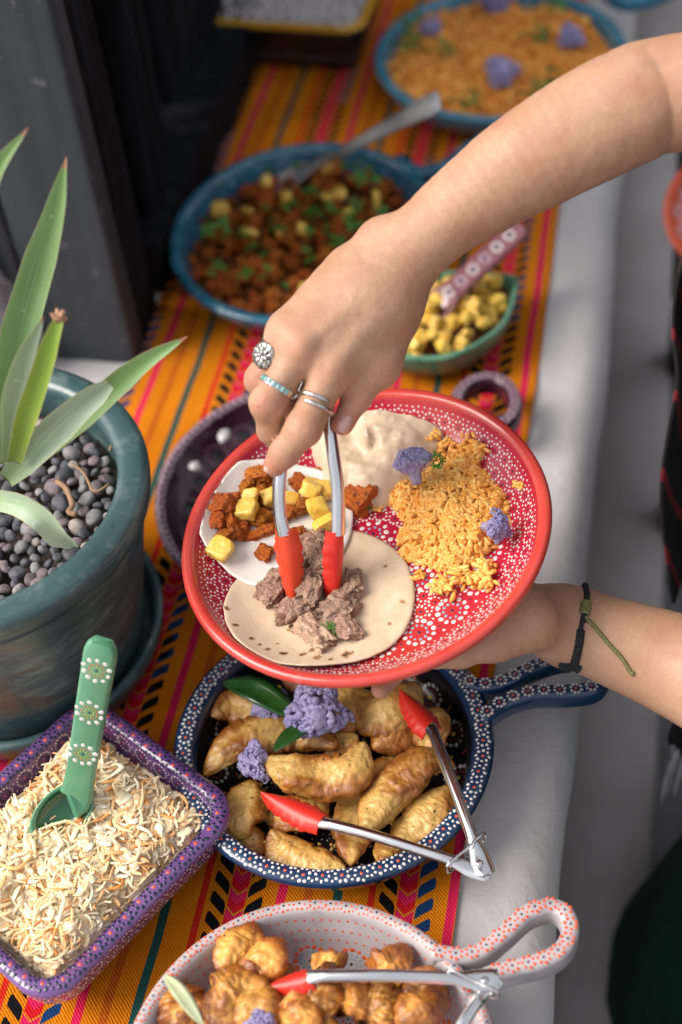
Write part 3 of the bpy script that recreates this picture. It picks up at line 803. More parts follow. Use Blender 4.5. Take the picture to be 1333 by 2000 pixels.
D.band(GD, float(np.mean(lipd)), 0.0148, [(0.0052, 8, 0.0017, P_NAVY)], (0.0015, P_ORANGE), gaps=[(0.0042, 0.0015, P_NAVY), (-0.0042, 0.0015, P_NAVY)])
D.band(GD, topD + 3.6, 0.0205, [(0.0072, 16, 0.0010, P_WHITE), (0.0044, 10, 0.0013, P_NAVY)], (0.0012, P_ORANGE), gaps=[(0.005, 0.001, P_WHITE), (-0.004, 0.001, P_WHITE)])
D.band(GD, topD + 2.2, 0.0042, [], (0.0006, P_NAVY))
for rr in (-4.2, -7.4):
    D.band(GD, topD + rr, 0.0150, [(0.0052, 12, 0.0010, P_WHITE), (0.0028, 7, 0.0009, P_NAVY)], (0.0009, P_RED), phase=random.random(), gaps=[(0.004, 0.0007, P_WHITE), (-0.004, 0.0007, P_WHITE)])
D.band(GD, topD - 2.6, 0.0042, [], (0.0006, P_WHITE)); D.band(GD, topD - 9.2, 0.0042, [], (0.0006, P_WHITE))
D.build(dish)

# black tray with a yellow rim, top of the frame
TC = un(575, 20, 0.07)
TA, TB, TH = 0.124, 0.0745, 0.07
def tray_outline(u, r):
    global DA, DB
    o = (DA, DB); DA, DB = TA, TB; q = rrect_outline(u, r); DA, DB = o; return q
M_TRAY = glaze('black_tray_glaze', (0.008, 0.008, 0.010), (0.014, 0.014, 0.018), 20, 0.3, 0.4)
M_YRIM = glaze('yellow_rim', (0.62, 0.30, 0.02), (0.70, 0.38, 0.03), 20, 0.3, 0.3)
tray = thing('rectangular_dish', (TC[0], TC[1] + 0.03, RZ), 'black rectangular dish with yellow rim holding white crumbled cheese', 'dish')
tp = [(0.0006, 0.004), (TB*0.6, 0.004), (TB-0.014, 0.008), (TB-0.003, TH*0.6), (TB, TH-0.004), (TB-0.002, TH), (TB-0.009, TH), (TB-0.011, TH-0.004), (TB-0.016, TH*0.6), (TB-0.022, 0.014), (TB*0.5, 0.012), (0.0006, 0.012)]
GT = place(vessel_grid(tp, 48, tray_outline, 160), (TC[0] - 0.022, TC[1] + 0.030, RZ), rotz(math.radians(-4)))
V, F = vessel_mesh(GT); tb = obj('body', V, F, [M_TRAY, M_YRIM], tray)
zt = GT[:, :, 2].mean(1); mi = np.zeros(len(tb.data.polygons), np.int32)
for i in range(47):
    if min(zt[i], zt[i+1]) > TH + RZ - 0.007: mi[i*160:(i+1)*160] = 1
tb.data.polygons.foreach_set('material_index', mi)
D = Dots(); D.band(GT, 15, 0.016, [(0.0045, 8, 0.0010, P_BLUE)], (0.0012, P_WHITE)); D.build(tray)

# ------------------------------------------------------------------ plant pot
PC0 = np.array([-0.2495, -0.196]); PT_H, PT_R = 0.215, 0.1465
def pot_mat():
    m = NT('teal_pot_glaze')
    c = m.mix(m.ramp(m.noise(9, 5, 0.6, stretch=(1, 1, 3.0)), 0.35, 0.68), (0.024, 0.066, 0.071), (0.062, 0.120, 0.124))
    c = m.mix(m.math('MULTIPLY', m.ramp(m.noise(26, 5, 0.7, stretch=(1, 1, 2.5)), 0.50, 0.68), 0.8), c, (0.15, 0.215, 0.21))
    c = m.mix(m.math('MULTIPLY', m.ramp(m.noise(12, 4, 0.6, stretch=(1, 1, 4)), 0.62, 0.74), 0.7), c, (0.14, 0.075, 0.06))
    c = m.mix(m.ramp(m.noise(420, 2), 0.66, 0.72), c, (0.02, 0.05, 0.06))
    m.set(Base_Color=c, Roughness=m.math('MULTIPLY_ADD', m.noise(30, 4), 0.25, 0.20), Coat_Weight=0.18)
    m.b.inputs['Coat Roughness'].default_value = 0.15
    m.bump(m.noise(20, 3, stretch=(1, 1, 5)), 0.25, 0.004)
    return m.m
M_POT = pot_mat()
pot = thing('plant_pot', (PC0[0], PC0[1], 0.020), 'teal glazed plant pot filled with grey pebbles beside the violet dish', 'plant pot')
pprof = [(0.0006, 0.0), (0.09, 0.0), (0.106, 0.002), (0.112, 0.02), (0.121, 0.07), (0.132, 0.13), (0.1395, 0.163), (0.1405, 0.168), (0.1445, 0.172), (0.1465, 0.182), (PT_R, 0.192), (0.142, 0.1955), (0.132, 0.196), (0.1235, 0.194), (0.1215, 0.188), (0.1185, 0.15), (0.10, 0.13), (0.0006, 0.13)]
GPt = place(vessel_grid(pprof, 90, None, 160), (PC0[0], PC0[1], 0.020))
V, F = vessel_mesh(GPt); obj('body', V, F, M_POT, pot)
sau = [(0.0006, 0.0), (0.09, 0.0), (0.118, 0.002), (0.130, 0.020), (0.1335, 0.034), (0.131, 0.039), (0.126, 0.037), (0.121, 0.024), (0.112, 0.016), (0.0006, 0.016)]
V, F = vessel_mesh(place(vessel_grid(sau, 50, None, 144), (PC0[0] - 0.006, PC0[1] + 0.004, 0.003)))
obj('pot_saucer', V, F, M_POT, label='teal glazed saucer under the plant pot', cat='saucer')
# ------------------------------------------------------------------ held plate: its frame
PL_N = _n(CAM_R @ _n((-0.205, 0.628, 0.750)))      # plate normal: tipped a little to the left
PL_C = uz(710, 1031, 1.062)                        # centre of the rim circle
PL_X = _n(np.array([1.0, 0, 0]) - PL_N * PL_N[0]); PL_Y = np.cross(PL_N, PL_X)
PL_R = 0.1405
R_PL = np.stack([PL_X, PL_Y, PL_N], 1)
def on_plate(px, py, h=-0.024):
    """plate coordinates (u, v, h) of a photo pixel at height h over the rim plane"""
    v = CAM_R @ np.array([(px - CX) / F_PX, (CY - py) / F_PX, -1.0])
    q = CAM_P + v * (((PL_C + PL_N * h - CAM_P) @ PL_N) / (v @ PL_N))
    d = q - PL_C
    return np.array([d @ PL_X, d @ PL_Y, h])
def plw(q):
    """plate coordinates -> world"""
    return PL_C + np.asarray(q, float) @ R_PL.T

# ------------------------------------------------------------------ person
def skin_mat():
    m = NT('skin')
    c = m.mix(m.ramp(m.noise(24, 5, 0.62), 0.32, 0.68), (0.455, 0.245, 0.150), (0.545, 0.335, 0.222))
    c = m.mix(m.math('MULTIPLY', m.ramp(m.noise(38, 3, 0.5), 0.52, 0.75), 0.45), c, (0.45, 0.18, 0.13))
    c = m.mix(m.math('MULTIPLY', m.ramp(m.noise(260, 4, 0.65), 0.45, 0.75), 0.38), c, (0.42, 0.19, 0.12))
    c = m.mix(m.math('MULTIPLY', m.ramp(m.noise(130, 1, 0.3), 0.80, 0.83), 0.4), c, (0.24, 0.11, 0.07))
    at_ = m.n('ShaderNodeAttribute'); at_.attribute_name = 'flush'
    c = m.mix(m.math('MULTIPLY', at_.outputs['Fac'], m.math('MULTIPLY_ADD', m.noise(90, 3), 0.5, 0.35)), c, (0.52, 0.155, 0.115))
    c = m.mix(m.math('MULTIPLY', m.ramp(m.noise(26, 2, 0.4, dist=1.2), 0.60, 0.70), 0.16), c, (0.34, 0.24, 0.22))
    m.set(Base_Color=c, Roughness=m.math('MULTIPLY_ADD', m.noise(120, 3), 0.2, 0.40), Subsurface_Weight=0.14, Subsurface_Scale=1.0)
    m.b.inputs['Subsurface Radius'].default_value = (0.006, 0.0025, 0.0014)
    m.b.inputs['Specular IOR Level'].default_value = 0.4
    v = m.n('ShaderNodeTexVoronoi'); v.feature = 'DISTANCE_TO_EDGE'; v.inputs['Scale'].default_value = 900; m.put(v.inputs['Vector'], m.coord())
    m.bump(m.ramp(v.outputs['Distance'], 0.0, 0.25), 0.12, 0.0003)
    m.bump(m.noise(380, 5, 0.65), 0.5, 0.0010); m.bump(m.noise(90, 4, 0.55), 0.16, 0.0018)
    return m.m
M_SKIN = skin_mat()
M_NAIL = simple('fingernail', (0.58, 0.32, 0.27), (0.62, 0.38, 0.32), 0.22, 120, coat=0.3, sss=0.15)
TOCAM = lambda p: _n(CAM_P - np.asarray(p))

# right hand over the plate: joints as (photo x, photo y, depth) then radii
J = {k: uz(*v) for k, v in dict(
    sh=(1900, 120, 0.93), el=(1328, 182, 0.978), f1=(1225, 212, 0.978), f2=(1125, 262, 0.982), f3=(1000, 336, 0.988), f4=(880, 421, 0.995), wr=(784, 503, 1.0), ul=(738, 462, 1.004),
    i0=(745, 590, 1.003), i1=(652, 716, 0.990), i2=(594, 836, 0.984), i3=(556, 884, 0.994), i4=(538, 908, 1.000),
    m0=(722, 568, 1.000), m1=(592, 676, 0.985), m2=(523, 786, 0.986), m3=(531, 838, 1.006), m4=(552, 866, 1.018),
    r0=(702, 548, 1.004), r1=(563, 648, 0.994), r2=(510, 742, 1.004), r3=(526, 786, 1.028), r4=(552, 796, 1.040),
    p0=(690, 535, 1.014), p1=(572, 638, 1.014), p2=(528, 708, 1.034), p3=(548, 742, 1.052), p4=(572, 750, 1.060),
    t0=(775, 592, 1.018), t1=(737, 712, 1.010), t2=(697, 776, 1.003), t3=(670, 828, 0.999)).items()}
ARM_P = catmull([J[k] for k in ('sh', 'el', 'f1', 'f2', 'f3', 'f4', 'wr')], 37); ARM_P = ARM_P[4:]
ARM_R = np.interp(np.linspace(0, 6, 37), range(7), [0.0440, 0.0385, 0.0398, 0.0394, 0.0345, 0.0274, 0.0236]); ARM_R = np.convolve(np.pad(ARM_R, 3, mode='edge'), np.ones(7) / 7, 'valid')[4:]
def right_arm(P):
    C = TOCAM(J['m0'])
    c = lambda a, b, r1, r2, **k: cone_d(P, J[a], J[b], r1, r2, **k)
    arm = None
    for i_ in range(len(ARM_P) - 1):
        q = cone_d(P, ARM_P[i_], ARM_P[i_+1], ARM_R[i_], ARM_R[i_+1], flat=C, k=0.92); arm = q if arm is None else np.minimum(arm, q)
    palm = smin(c('wr', 'm0', 0.0228, 0.0250, flat=C, k=0.72), c('wr', 'i0', 0.0225, 0.0238, flat=C, k=0.75), 0.012)
    for a, b, r1, r2 in (('m0', 'm1', 0.0195, 0.0132), ('i0', 'i1', 0.0195, 0.0138), ('r0', 'r1', 0.0180, 0.0122), ('p0', 'p1', 0.0165, 0.0112)):
        palm = smin(palm, c(a, b, r1, r2), 0.022)
    palm = smin(palm, c('t0', 't1', 0.0185, 0.0135), 0.018)
    palm = smin(palm, cone_d(P, J['i1'] - C*0.006, J['t1'] - C*0.002, 0.0115, 0.0130), 0.018)
    palm = smin(palm, cone_d(P, J['i1'] - C*0.014, J['r1'] - C*0.010, 0.010, 0.010), 0.014)
    body = smin(arm, palm, 0.014)
    body = smin(body, cone_d(P, J['ul'], J['ul'] + (J['wr'] - J['ul']) * 0.3, 0.0120, 0.011), 0.014)
    # knuckles and tendons on the back of the hand
    for k, r in (('i1', 0.0080), ('m1', 0.0082), ('r1', 0.0074)):
        q = J[k] + C * 0.0072
        body = smin(body, np.sqrt(((P - q) ** 2).sum(1)) - r * 0.72, 0.010)
    for a, b in (('i0', 'i1'), ('m0', 'm1'), ('r0', 'r1')):
        A, B = J[a] + C*0.0176, J[b] + C*0.0125
        body = smin(body, cone_d(P, A + (B-A)*0.25, B, 0.0014, 0.0018), 0.009)
    # the fingers: joined to the hand, not to each other
    fing = None
    sets = {'i': (0.0132, 0.0121, 0.0101, 0.0084), 'm': (0.0124, 0.0116, 0.0102, 0.0086), 'r': (0.0116, 0.0106, 0.0094, 0.0080), 'p': (0.0104, 0.0092, 0.0080, 0.0070)}
    for f, rr in sets.items():
        d = cone_d(P, J[f+'1'], J[f+'2'], rr[0], rr[1])
        d = smin(d, cone_d(P, J[f+'2'], J[f+'3'], rr[1]*0.985, rr[2]), 0.006); d = smin(d, cone_d(P, J[f+'3'], J[f+'4'], rr[2]*0.99, rr[3]), 0.005)
        mid = (J[f+'1'] + J[f+'2']) / 2
        d = d + 0.0006 * np.exp(-((P - mid) ** 2).sum(1) / 0.010 ** 2)
        d = smin(d, np.sqrt(((P - (J[f+'2'] + C*0.0022)) ** 2).sum(1)) - rr[1] * 0.93, 0.004)
        fing = d if fing is None else np.minimum(fing, d)
    th = cone_d(P, J['t1'], J['t2'], 0.0132, 0.0100)
    th = smin(th, cone_d(P, J['t2'], J['t3'], 0.0098, 0.0080, flat=TOCAM(J['t3']), k=0.85), 0.006)
    fing = np.minimum(fing, th)
    d = smin(body, fing, 0.0085)
    # creases across the finger joints and at the wrist
    for f, amp in (('i', 0.0010), ('m', 0.0009), ('r', 0.0008)):
        ax = _n(J[f+'3'] - J[f+'1']); w = (P - J[f+'2']) @ ax
        near = np.exp(-((P - J[f+'2']) ** 2).sum(1) / 0.012 ** 2)
        d = d + amp * near * np.cos(w / 0.0013 * 3.1416)
    # veins on the back of the hand and the forearm
    for L_ in (('r0', 'm1', 0.35), ('m0', 'i1', 0.35), ('wr', 'i0', 0.3)):
        A, B = J[L_[0]] + C*0.0178, (J[L_[1]] + J['r1' if L_[1] == 'm1' else 'm1'])/2 + C*0.0110
        w_ = P + 0.004 * np.stack([noise(P, 60, 31), noise(P, 60, 32), noise(P, 60, 33)], 1)
        d = smin(d, cone_d(w_, A, B, 0.0012, 0.0010), 0.006)
    ax = _n(J['f4'] - J['wr'])
    for o_, amp in ((-0.003, 0.00022), (0.004, 0.00014)):
        w = (P - J['wr']) @ ax - o_ + 0.004 * noise(P, 35, 8); d = d + amp * np.exp(-(w / 0.0012) ** 2)
    ax = _n(J['t2'] - J['t1'])
    for o_ in (-0.010, -0.005, 0.0): d = d + 0.0004 * np.exp(-(((P - J['t2']) @ ax - o_) / 0.0010) ** 2) * np.exp(-((P - J['t2']) ** 2).sum(1) / 0.016 ** 2)
    return d + 0.00035 * noise(P, 55, 2) + 0.0002 * noise(P, 150, 12)

# left hand, palm up under the plate
PB_H2 = -0.0335                                    # underside of the plate below its rim
LJ = {k: uz(*v) for k, v in dict(le=(1850, 1470, 0.99), l1=(1480, 1372, 1.035), l2=(1330, 1303, 1.066), l3=(1200, 1254, 1.082), lw=(1105, 1222, 1.092)).items()}
def under(px, py, d): 
    q = on_plate(px, py, PB_H2 - d); return plw(q)
LJ.update(dict(pc=under(985, 1185, 0.022), i1=under(905, 1215, 0.016), i2=under(805, 1275, 0.0145), i3=under(765, 1318, 0.0130), i4=under(744, 1347, 0.0105),
    m1=under(885, 1165, 0.016), m2=under(760, 1170, 0.0135), m3=under(680, 1175, 0.012), m4=under(640, 1175, 0.010),
    r1=under(890, 1120, 0.016), r2=under(770, 1090, 0.013), r3=under(710, 1070, 0.012), r4=under(675, 1060, 0.010),
    p1=under(915, 1085, 0.016), p2=under(835, 1035, 0.012), p3=under(790, 1010, 0.011), p4=under(765, 995, 0.009),
    t0=under(1035, 1220, 0.026), t1=under(968, 1252, 0.022), t2=under(900, 1275, 0.017), t3=under(850, 1285, 0.014)))
LARM_P = catmull([LJ[k] for k in ('le', 'l1', 'l2', 'l3', 'lw')], 25)[3:]
LARM_R = np.interp(np.linspace(0, 4, 25), range(5), [0.043, 0.0410, 0.0392, 0.0338, 0.0288])[3:]
def left_arm(P):
    c = lambda a, b, r1, r2, **k: cone_d(P, LJ[a], LJ[b], r1, r2, **k)
    C = TOCAM(LJ['lw'])
    d = None
    for i_ in range(len(LARM_P) - 1):
        q = cone_d(P, LARM_P[i_], LARM_P[i_+1], LARM_R[i_], LARM_R[i_+1], flat=C, k=0.92); d = q if d is None else np.minimum(d, q)
    d = smin(d, c('lw', 'pc', 0.0285, 0.024, flat=PL_N, k=0.72), 0.02)
    for f in 'imrp': d = smin(d, c('pc', f+'1', 0.018, 0.0115, flat=PL_N, k=0.8), 0.016)
    d = smin(d, c('t0', 't1', 0.0195, 0.0150), 0.02)
    fing = c('t1', 't2', 0.0135, 0.0105); fing = smin(fing, c('t2', 't3', 0.0105, 0.0085), 0.005)
    for f, rr in (('i', (0.0105, 0.0098, 0.0086, 0.0070)), ('m', (0.0105, 0.0098, 0.0086, 0.0072)), ('r', (0.0102, 0.0094, 0.0084, 0.0072)), ('p', (0.0092, 0.0084, 0.0076, 0.0066))):
        for a, b, u, v in (('1', '2', rr[0], rr[1]), ('2', '3', rr[1], rr[2]), ('3', '4', rr[2], rr[3])): fing = np.minimum(fing, c(f+a, f+b, u, v))
    d = smin(d, fing, 0.008)
    # wrist tendons and creases
    A, B = LJ['lw'] + C*0.019, LJ['l3'] + C*0.022
    sd_ = _n(np.cross(B - A, C))
    for o_ in (0.003, 0.010): d = smin(d, cone_d(P, A + sd_*o_ - (B-A)*0.35, B + sd_*o_, 0.0020, 0.0018), 0.008)
    ax = _n(LJ['lw'] - LJ['l3'])
    for o_, amp in ((0.018, 0.0009), (0.024, 0.0006), (0.032, 0.0006)):
        w = (P - LJ['lw']) @ ax - o_ + 0.002 * noise(P, 40, 8); d = d + amp * np.exp(-(w / 0.0011) ** 2)
    return d + 0.0004 * noise(P, 45, 5)
def aabb(pts, pad):
    A = np.array(pts); return A.min(0) - pad, A.max(0) + pad
lo, hi = aabb([J[k] for k in J if k != 'sh'], 0.046); hi[0] = max(hi[0], J['el'][0] + 0.08)
V1, F1 = surface_nets(right_arm, lo, hi, 0.0016)
lo2, hi2 = aabb([LJ[k] for k in LJ if k != 'le'], 0.046)
V2, F2 = surface_nets(left_arm, lo2, hi2, 0.0019)
# the rest of the body (outside the frame, under the clothes): one coarse surface that takes over from the arms
SR, SL = J['sh'], LJ['le'] + np.array([0.10, -0.02, 0.24])
BX = 0.60
HIP = np.array([BX + 0.06, -0.12, 0.10]); CH = (SR + SL) / 2 + np.array([0.03, 0, -0.10]); NK = (SR + SL) / 2 + np.array([0.01, 0, 0.06])
def torso(P):
    d = cone_d(P, HIP, CH, 0.145, 0.15, flat=(1, 0, 0), k=0.75)
    d = smin(d, cone_d(P, SR, SL, 0.055, 0.055), 0.08)
    d = smin(d, cone_d(P, J['el'], SR, 0.0345, 0.044), 0.03)
    d = smin(d, cone_d(P, LJ['l1'] + (LJ['le']-LJ['l1'])*0.2, LJ['le'], 0.039, 0.041), 0.02); d = smin(d, cone_d(P, LJ['le'], SL, 0.041, 0.048), 0.03)
    d = smin(d, cone_d(P, CH, NK + [0, 0, 0.05], 0.06, 0.05), 0.06)
    for s_ in (-1, 1):
        k_ = HIP + [0.0, s_ * 0.08, -0.36]; f_ = np.array([BX + 0.06, -0.12 + s_ * 0.08, FLOOR_Z + 0.06])
        d = smin(d, cone_d(P, HIP + [0, s_*0.07, -0.02], k_, 0.085, 0.055), 0.05); d = smin(d, cone_d(P, k_, f_, 0.05, 0.035), 0.03)
        d = smin(d, cone_d(P, f_ - [0, 0, 0.025], f_ + [-0.15, 0, -0.035], 0.033, 0.024), 0.03)
    return d
lo3, hi3 = aabb([HIP, CH, NK, SR, SL, J['el'], LJ['l1'], (BX - 0.1, -0.2, FLOOR_Z + 0.02)], 0.17); lo3[2] = FLOOR_Z + 0.001
V3, F3 = surface_nets(torso, lo3, hi3, 0.011)
# trim what the fine arm surfaces cover
keep = (right_arm(V3) > 0.0005) & (left_arm(V3) > 0.0005) | (V3[:, 0] > max(hi[0], hi2[0]) - 0.004)
F3 = F3[keep[F3].any(1)]
V, F = join([(V1, F1), (V2, F2), (V3, F3)])
person = thing('person', (BX, -0.1, FLOOR_Z), 'person reaching in from the side, plate in one hand and tongs in the other', 'person')
body = obj('body', V, F, M_SKIN, person)
fl = np.zeros(len(V))
for k_, r_, a_ in [('i1', .011, .55), ('m1', .011, .6), ('r1', .010, .5), ('i2', .010, .6), ('m2', .010, .6), ('r2', .010, .6), ('i4', .012, .9), ('m4', .012, .8), ('t1', .016, .5), ('t2', .011, .6), ('t3', .013, .9), ('ul', .015, .25), ('el', .03, .3)]:
    q_ = J[k_] + (TOCAM(J[k_]) * 0.008 if k_[1] in '12' else 0); fl = np.maximum(fl, a_ * np.exp(-((V - q_) ** 2).sum(1) / r_ ** 2))
for k_ in ('i3', 'i4', 't1'): fl = np.maximum(fl, 0.7 * np.exp(-((V - LJ[k_]) ** 2).sum(1) / 0.014 ** 2))
at0 = body.data.attributes.new('flush', 'FLOAT', 'POINT'); at0.data.foreach_set('value', fl.astype(np.float32))
def nail(c, n, t, w, l, parent):
    """a small curved nail plate on the body"""
    n = _n(n); t = _n(t - n * (t @ n)); b = np.cross(n, t); m_, k_ = 9, 9
    U, Wd = np.meshgrid(np.linspace(-1, 1, m_), np.linspace(-1, 1, k_), indexing='ij')
    ww = w * np.sqrt(np.clip(1 - np.abs(U) ** 3.2 * 0.55, 0, 1))
    G_ = c + U[..., None] * l * t + (Wd * ww)[..., None] * b + (0.0012 - 0.0028 * Wd ** 2 - 0.0006 * U ** 2)[..., None] * n
    return obj('fingernail', G_.reshape(-1, 3), grid_faces(m_, k_, False), M_NAIL, parent)
e = J['i4']; tdir = _n(J['i4'] - J['i3']); side = _n(uz(490, 905, 0.985) - e)
nail(e + tdir*0.0010 + _n(side*0.75 + TOCAM(e)*0.55)*0.0070, side*0.75 + TOCAM(e)*0.55, tdir, 0.0046, 0.0055, body)
e = J['t3']; tdir = _n(J['t3'] - J['t2']); side = _n(uz(705, 830, 0.985) - e)
nail(e + tdir*0.0004 + _n(side*0.60 + TOCAM(e)*0.62)*0.0070, side*0.60 + TOCAM(e)*0.62, tdir, 0.0048, 0.0062, body)

# clothes: dark shawl with red thread, white fringe, green skirt
M_SHAWL = NT('woven_shawl')
sx = M_SHAWL.n('ShaderNodeSeparateXYZ'); M_SHAWL.put(sx.inputs[0], M_SHAWL.n('ShaderNodeNewGeometry').outputs['Position'])
st = M_SHAWL.math('FRACT', M_SHAWL.math('MULTIPLY', M_SHAWL.math('ADD', sx.outputs[1], M_SHAWL.math('MULTIPLY', M_SHAWL.noise(12), 0.02)), 22.0))
M_SHAWL.set(Base_Color=M_SHAWL.mix(M_SHAWL.math('LESS_THAN', st, 0.16), (0.008, 0.007, 0.008), (0.16, 0.008, 0.014)), Roughness=0.95)
M_SHAWL.bump(M_SHAWL.noise(500), 0.5, 0.001); M_SHAWL = M_SHAWL.m
M_SKIRT = simple('green_skirt', (0.005, 0.040, 0.024), (0.008, 0.055, 0.034), 0.9, 40, bump=0.4, bscale=500)
M_FRINGE = simple('white_fringe', (0.55, 0.53, 0.54), (0.40, 0.38, 0.40), 0.9, 80)
def cloth(name, rows, mat, parent, thick=0.003, seed=1, wave=0.01):
    """rows: list of polylines (left-to-right) from top to bottom, resampled into a folded sheet with thickness"""
    Gc = np.stack([resample(catmull(r, 120), 80) for r in rows]); Gc = np.stack([catmull(Gc[:, j], 60) for j in range(80)], 1)
    d = fbm(Gc.reshape(-1, 3) * [1, 1, 0.25], 14, seed, 2).reshape(Gc.shape[:2]); Gc[..., 0] += wave * d; Gc[..., 1] += 0.4 * wave * d
    nrm = np.cross(np.gradient(Gc, axis=1), np.gradient(Gc, axis=0)); nrm /= np.maximum(np.linalg.norm(nrm, axis=2, keepdims=True), 1e-9)
    B_ = Gc + nrm * thick; n_, m_ = Gc.shape[:2]
    V = np.vstack([Gc.reshape(-1, 3), B_.reshape(-1, 3)]); f = grid_faces(n_, m_, False); o_ = n_ * m_
    i = np.arange(n_); j = np.arange(m_)
    ri = np.concatenate([j, i[1:] * m_ + m_ - 1, (n_-1) * m_ + j[::-1][1:], i[::-1][1:-1] * m_]); r2 = np.roll(ri, -1)
    return obj(name, V, np.vstack([f, f[:, ::-1] + o_, np.stack([r2, ri, ri + o_, r2 + o_], 1)]), mat, parent)
def ringpts(c, rx, ry, a0, a1, z, n=9): return [(c[0] + rx*math.cos(math.radians(a)), c[1] + ry*math.sin(math.radians(a)), z) for a in np.linspace(a0, a1, n)]
CC = (0.60, -0.10)
def blouse(P):
    d = cone_d(P, HIP, CH, 0.153, 0.158, flat=(1, 0, 0), k=0.75)
    return smin(d, cone_d(P, SR + (SL - SR) * 0.04, SL + (SR - SL) * 0.04, 0.064, 0.064), 0.08)
Vb, Fb = surface_nets(blouse, lo3, hi3, 0.011)
obj('blouse', Vb, Fb, simple('dark_blouse', (0.012, 0.010, 0.012), (0.02, 0.016, 0.018), 0.9, 60, bump=0.4, bscale=400), person)
# shawl: hangs open round the shoulders; its front edge shows at the frame edge
e0 = uz(1345, 500, 1.20); e1 = uz(1322, 800, 1.22); e2 = uz(1312, 1100, 1.24); e3 = uz(1316, 1180, 1.25)
def shawl_row(edge, z, spread):
    return [edge, edge + [0.03, 0.07, 0.0], (0.50, 0.22*spread + 0.02, z), (0.68, 0.24*spread, z), (0.86, 0.05, z), (0.86, -0.25, z), (0.70, -0.40*spread, z), (0.52, -0.38*spread, z)]
top_e = np.array([0.50, 0.02, 0.60])
sh = cloth('shawl', [shawl_row(top_e, 0.66, 0.62), shawl_row((top_e + e0)/2 + [0.02, 0, 0.03], 0.50, 0.85), shawl_row(e0, 0.34, 1.0), shawl_row(e1, 0.18, 1.05), shawl_row(e2, 0.05, 1.05), shawl_row(e3, 0.0, 1.05)], M_SHAWL, person, seed=3, wave=0.008)
f0 = uz(1322, 1400, 1.30)
cloth('shawl_end', [[f0 + [0.01, -0.03, 0.12], f0 + [0.03, 0, 0.12], f0 + [0.09, 0.03, 0.12]], [f0 + [0.004, -0.02, 0.05], f0 + [0.03, 0, 0.05], f0 + [0.09, 0.03, 0.05]], [uz(1312, 1445, 1.305), f0 + [0.03, 0, -0.01], f0 + [0.09, 0.03, 0.0]], [uz(1325, 1468, 1.31), uz(1360, 1480, 1.31), uz(1440, 1470, 1.31)]], M_SHAWL, person, seed=5, wave=0.004)
parts = []
for q in range(46):
    a = uz(1316 + q * 3.0 + random.uniform(-3, 3), 1462 + random.uniform(-4, 6), 1.30 + random.uniform(0, 0.03))
    ln = random.uniform(0.055, 0.105); b = a + np.array([random.uniform(-0.010, 0.006), random.uniform(-0.006, 0.006), -ln])
    mid = (a + b)/2 + np.array([random.uniform(-0.006, 0.004), random.uniform(-0.004, 0.004), 0])
    v_, f_, _ = sweep(catmull([a, mid, b], 7), circ(0.0024, 5), (0, 1, 0), scale=[1, 1.1, 1.1, 1, 0.9, 0.7, 0.4]); parts.append((v_, f_))
V, F = join(parts); obj('fringe', V, F, M_FRINGE, person, kind='stuff')
rows = []
for z, rx, ry in ((0.13, 0.17, 0.18), (0.02, 0.24, 0.25), (-0.15, 0.315, 0.34), (-0.38, 0.400, 0.43), (-0.56, 0.435, 0.47)):
    cy_ = -0.14 - 0.10 * min(1, (0.13 - z) / 0.4)
    rows.append([(BX + 0.125 + rx*math.cos(t_) * (1 + 0.035*math.sin(9*t_)), cy_ + ry*math.sin(t_) * (1 + 0.035*math.sin(9*t_)), z) for t_ in np.linspace(0, 2*math.pi, 40)])
cloth('skirt', rows, M_SKIRT, person, seed=7, wave=0.006)
# ------------------------------------------------------------------ the held red plate
def plate_mat():
    m = NT('red_plate_glaze')
    c = m.mix(m.ramp(m.noise(11, 4, 0.6), 0.35, 0.65), (0.42, 0.008, 0.034), (0.48, 0.014, 0.050))
    c = m.mix(m.ramp(m.noise(5.5, 3, 0.5), 0.52, 0.68), c, (0.52, 0.042, 0.030))
    m.set(Base_Color=c, Roughness=0.28, Coat_Weight=0.2); m.b.inputs['Coat Roughness'].default_value = 0.1
    m.bump(m.noise(40, 4), 0.12, 0.0015); return m.m
M_PLATE = plate_mat()
M_RIM = glaze('orange_rim_glaze', (0.52, 0.034, 0.030), (0.60, 0.072, 0.052), 16, 0.25, 0.3, spots=((0.58, 0.13, 0.11), 30, 0.62, 0.8))
plprof = [(0.0006, -0.0335), (0.055, -0.0335), (0.075, -0.0330), (0.100, -0.0285), (0.125, -0.0120), (0.1375, -0.0035), (0.1402, 0.0005), (PL_R - 0.0005, 0.0035), (0.1375, 0.0055), (0.1335, 0.0050), (0.1305, 0.0025), (0.1285, -0.0015),
          (0.1215, -0.0095), (0.1100, -0.0190), (0.1000, -0.0240), (0.0860, -0.0258), (0.04, -0.0262), (0.0006, -0.0262)]
_pp = catmull(plprof, 400)
_in = _pp[int(len(_pp) * 0.62):]; _o = np.argsort(_in[:, 0])
def plate_h(r):
    """height of the plate's inner surface over the rim plane"""
    return np.interp(r, _in[_o, 0], _in[_o, 1])
plate = thing('red_plate', PL_C + PL_N * -0.034, 'red dotted clay plate held above the runner with tacos, beans and rice', 'plate')
GPl = place(vessel_grid(plprof, 90, None, 176), PL_C, R_PL)
V, F = vessel_mesh(GPl); pb = obj('plate_body', V, F, [M_PLATE, M_RIM], plate)
lr = np.linalg.norm((GPl - PL_C) @ R_PL[:, :2], axis=2).mean(1); lh = ((GPl - PL_C) @ PL_N).mean(1); tp_ = int(np.argmax(lh))
mi = np.zeros(len(pb.data.polygons), np.int32)
for i in range(89):
    if i < tp_ or lr[i] > 0.1318: mi[i*176:(i+1)*176] = 1
mi[89*176:90*176] = 1
pb.data.polygons.foreach_set('material_index', mi)
D = Dots()
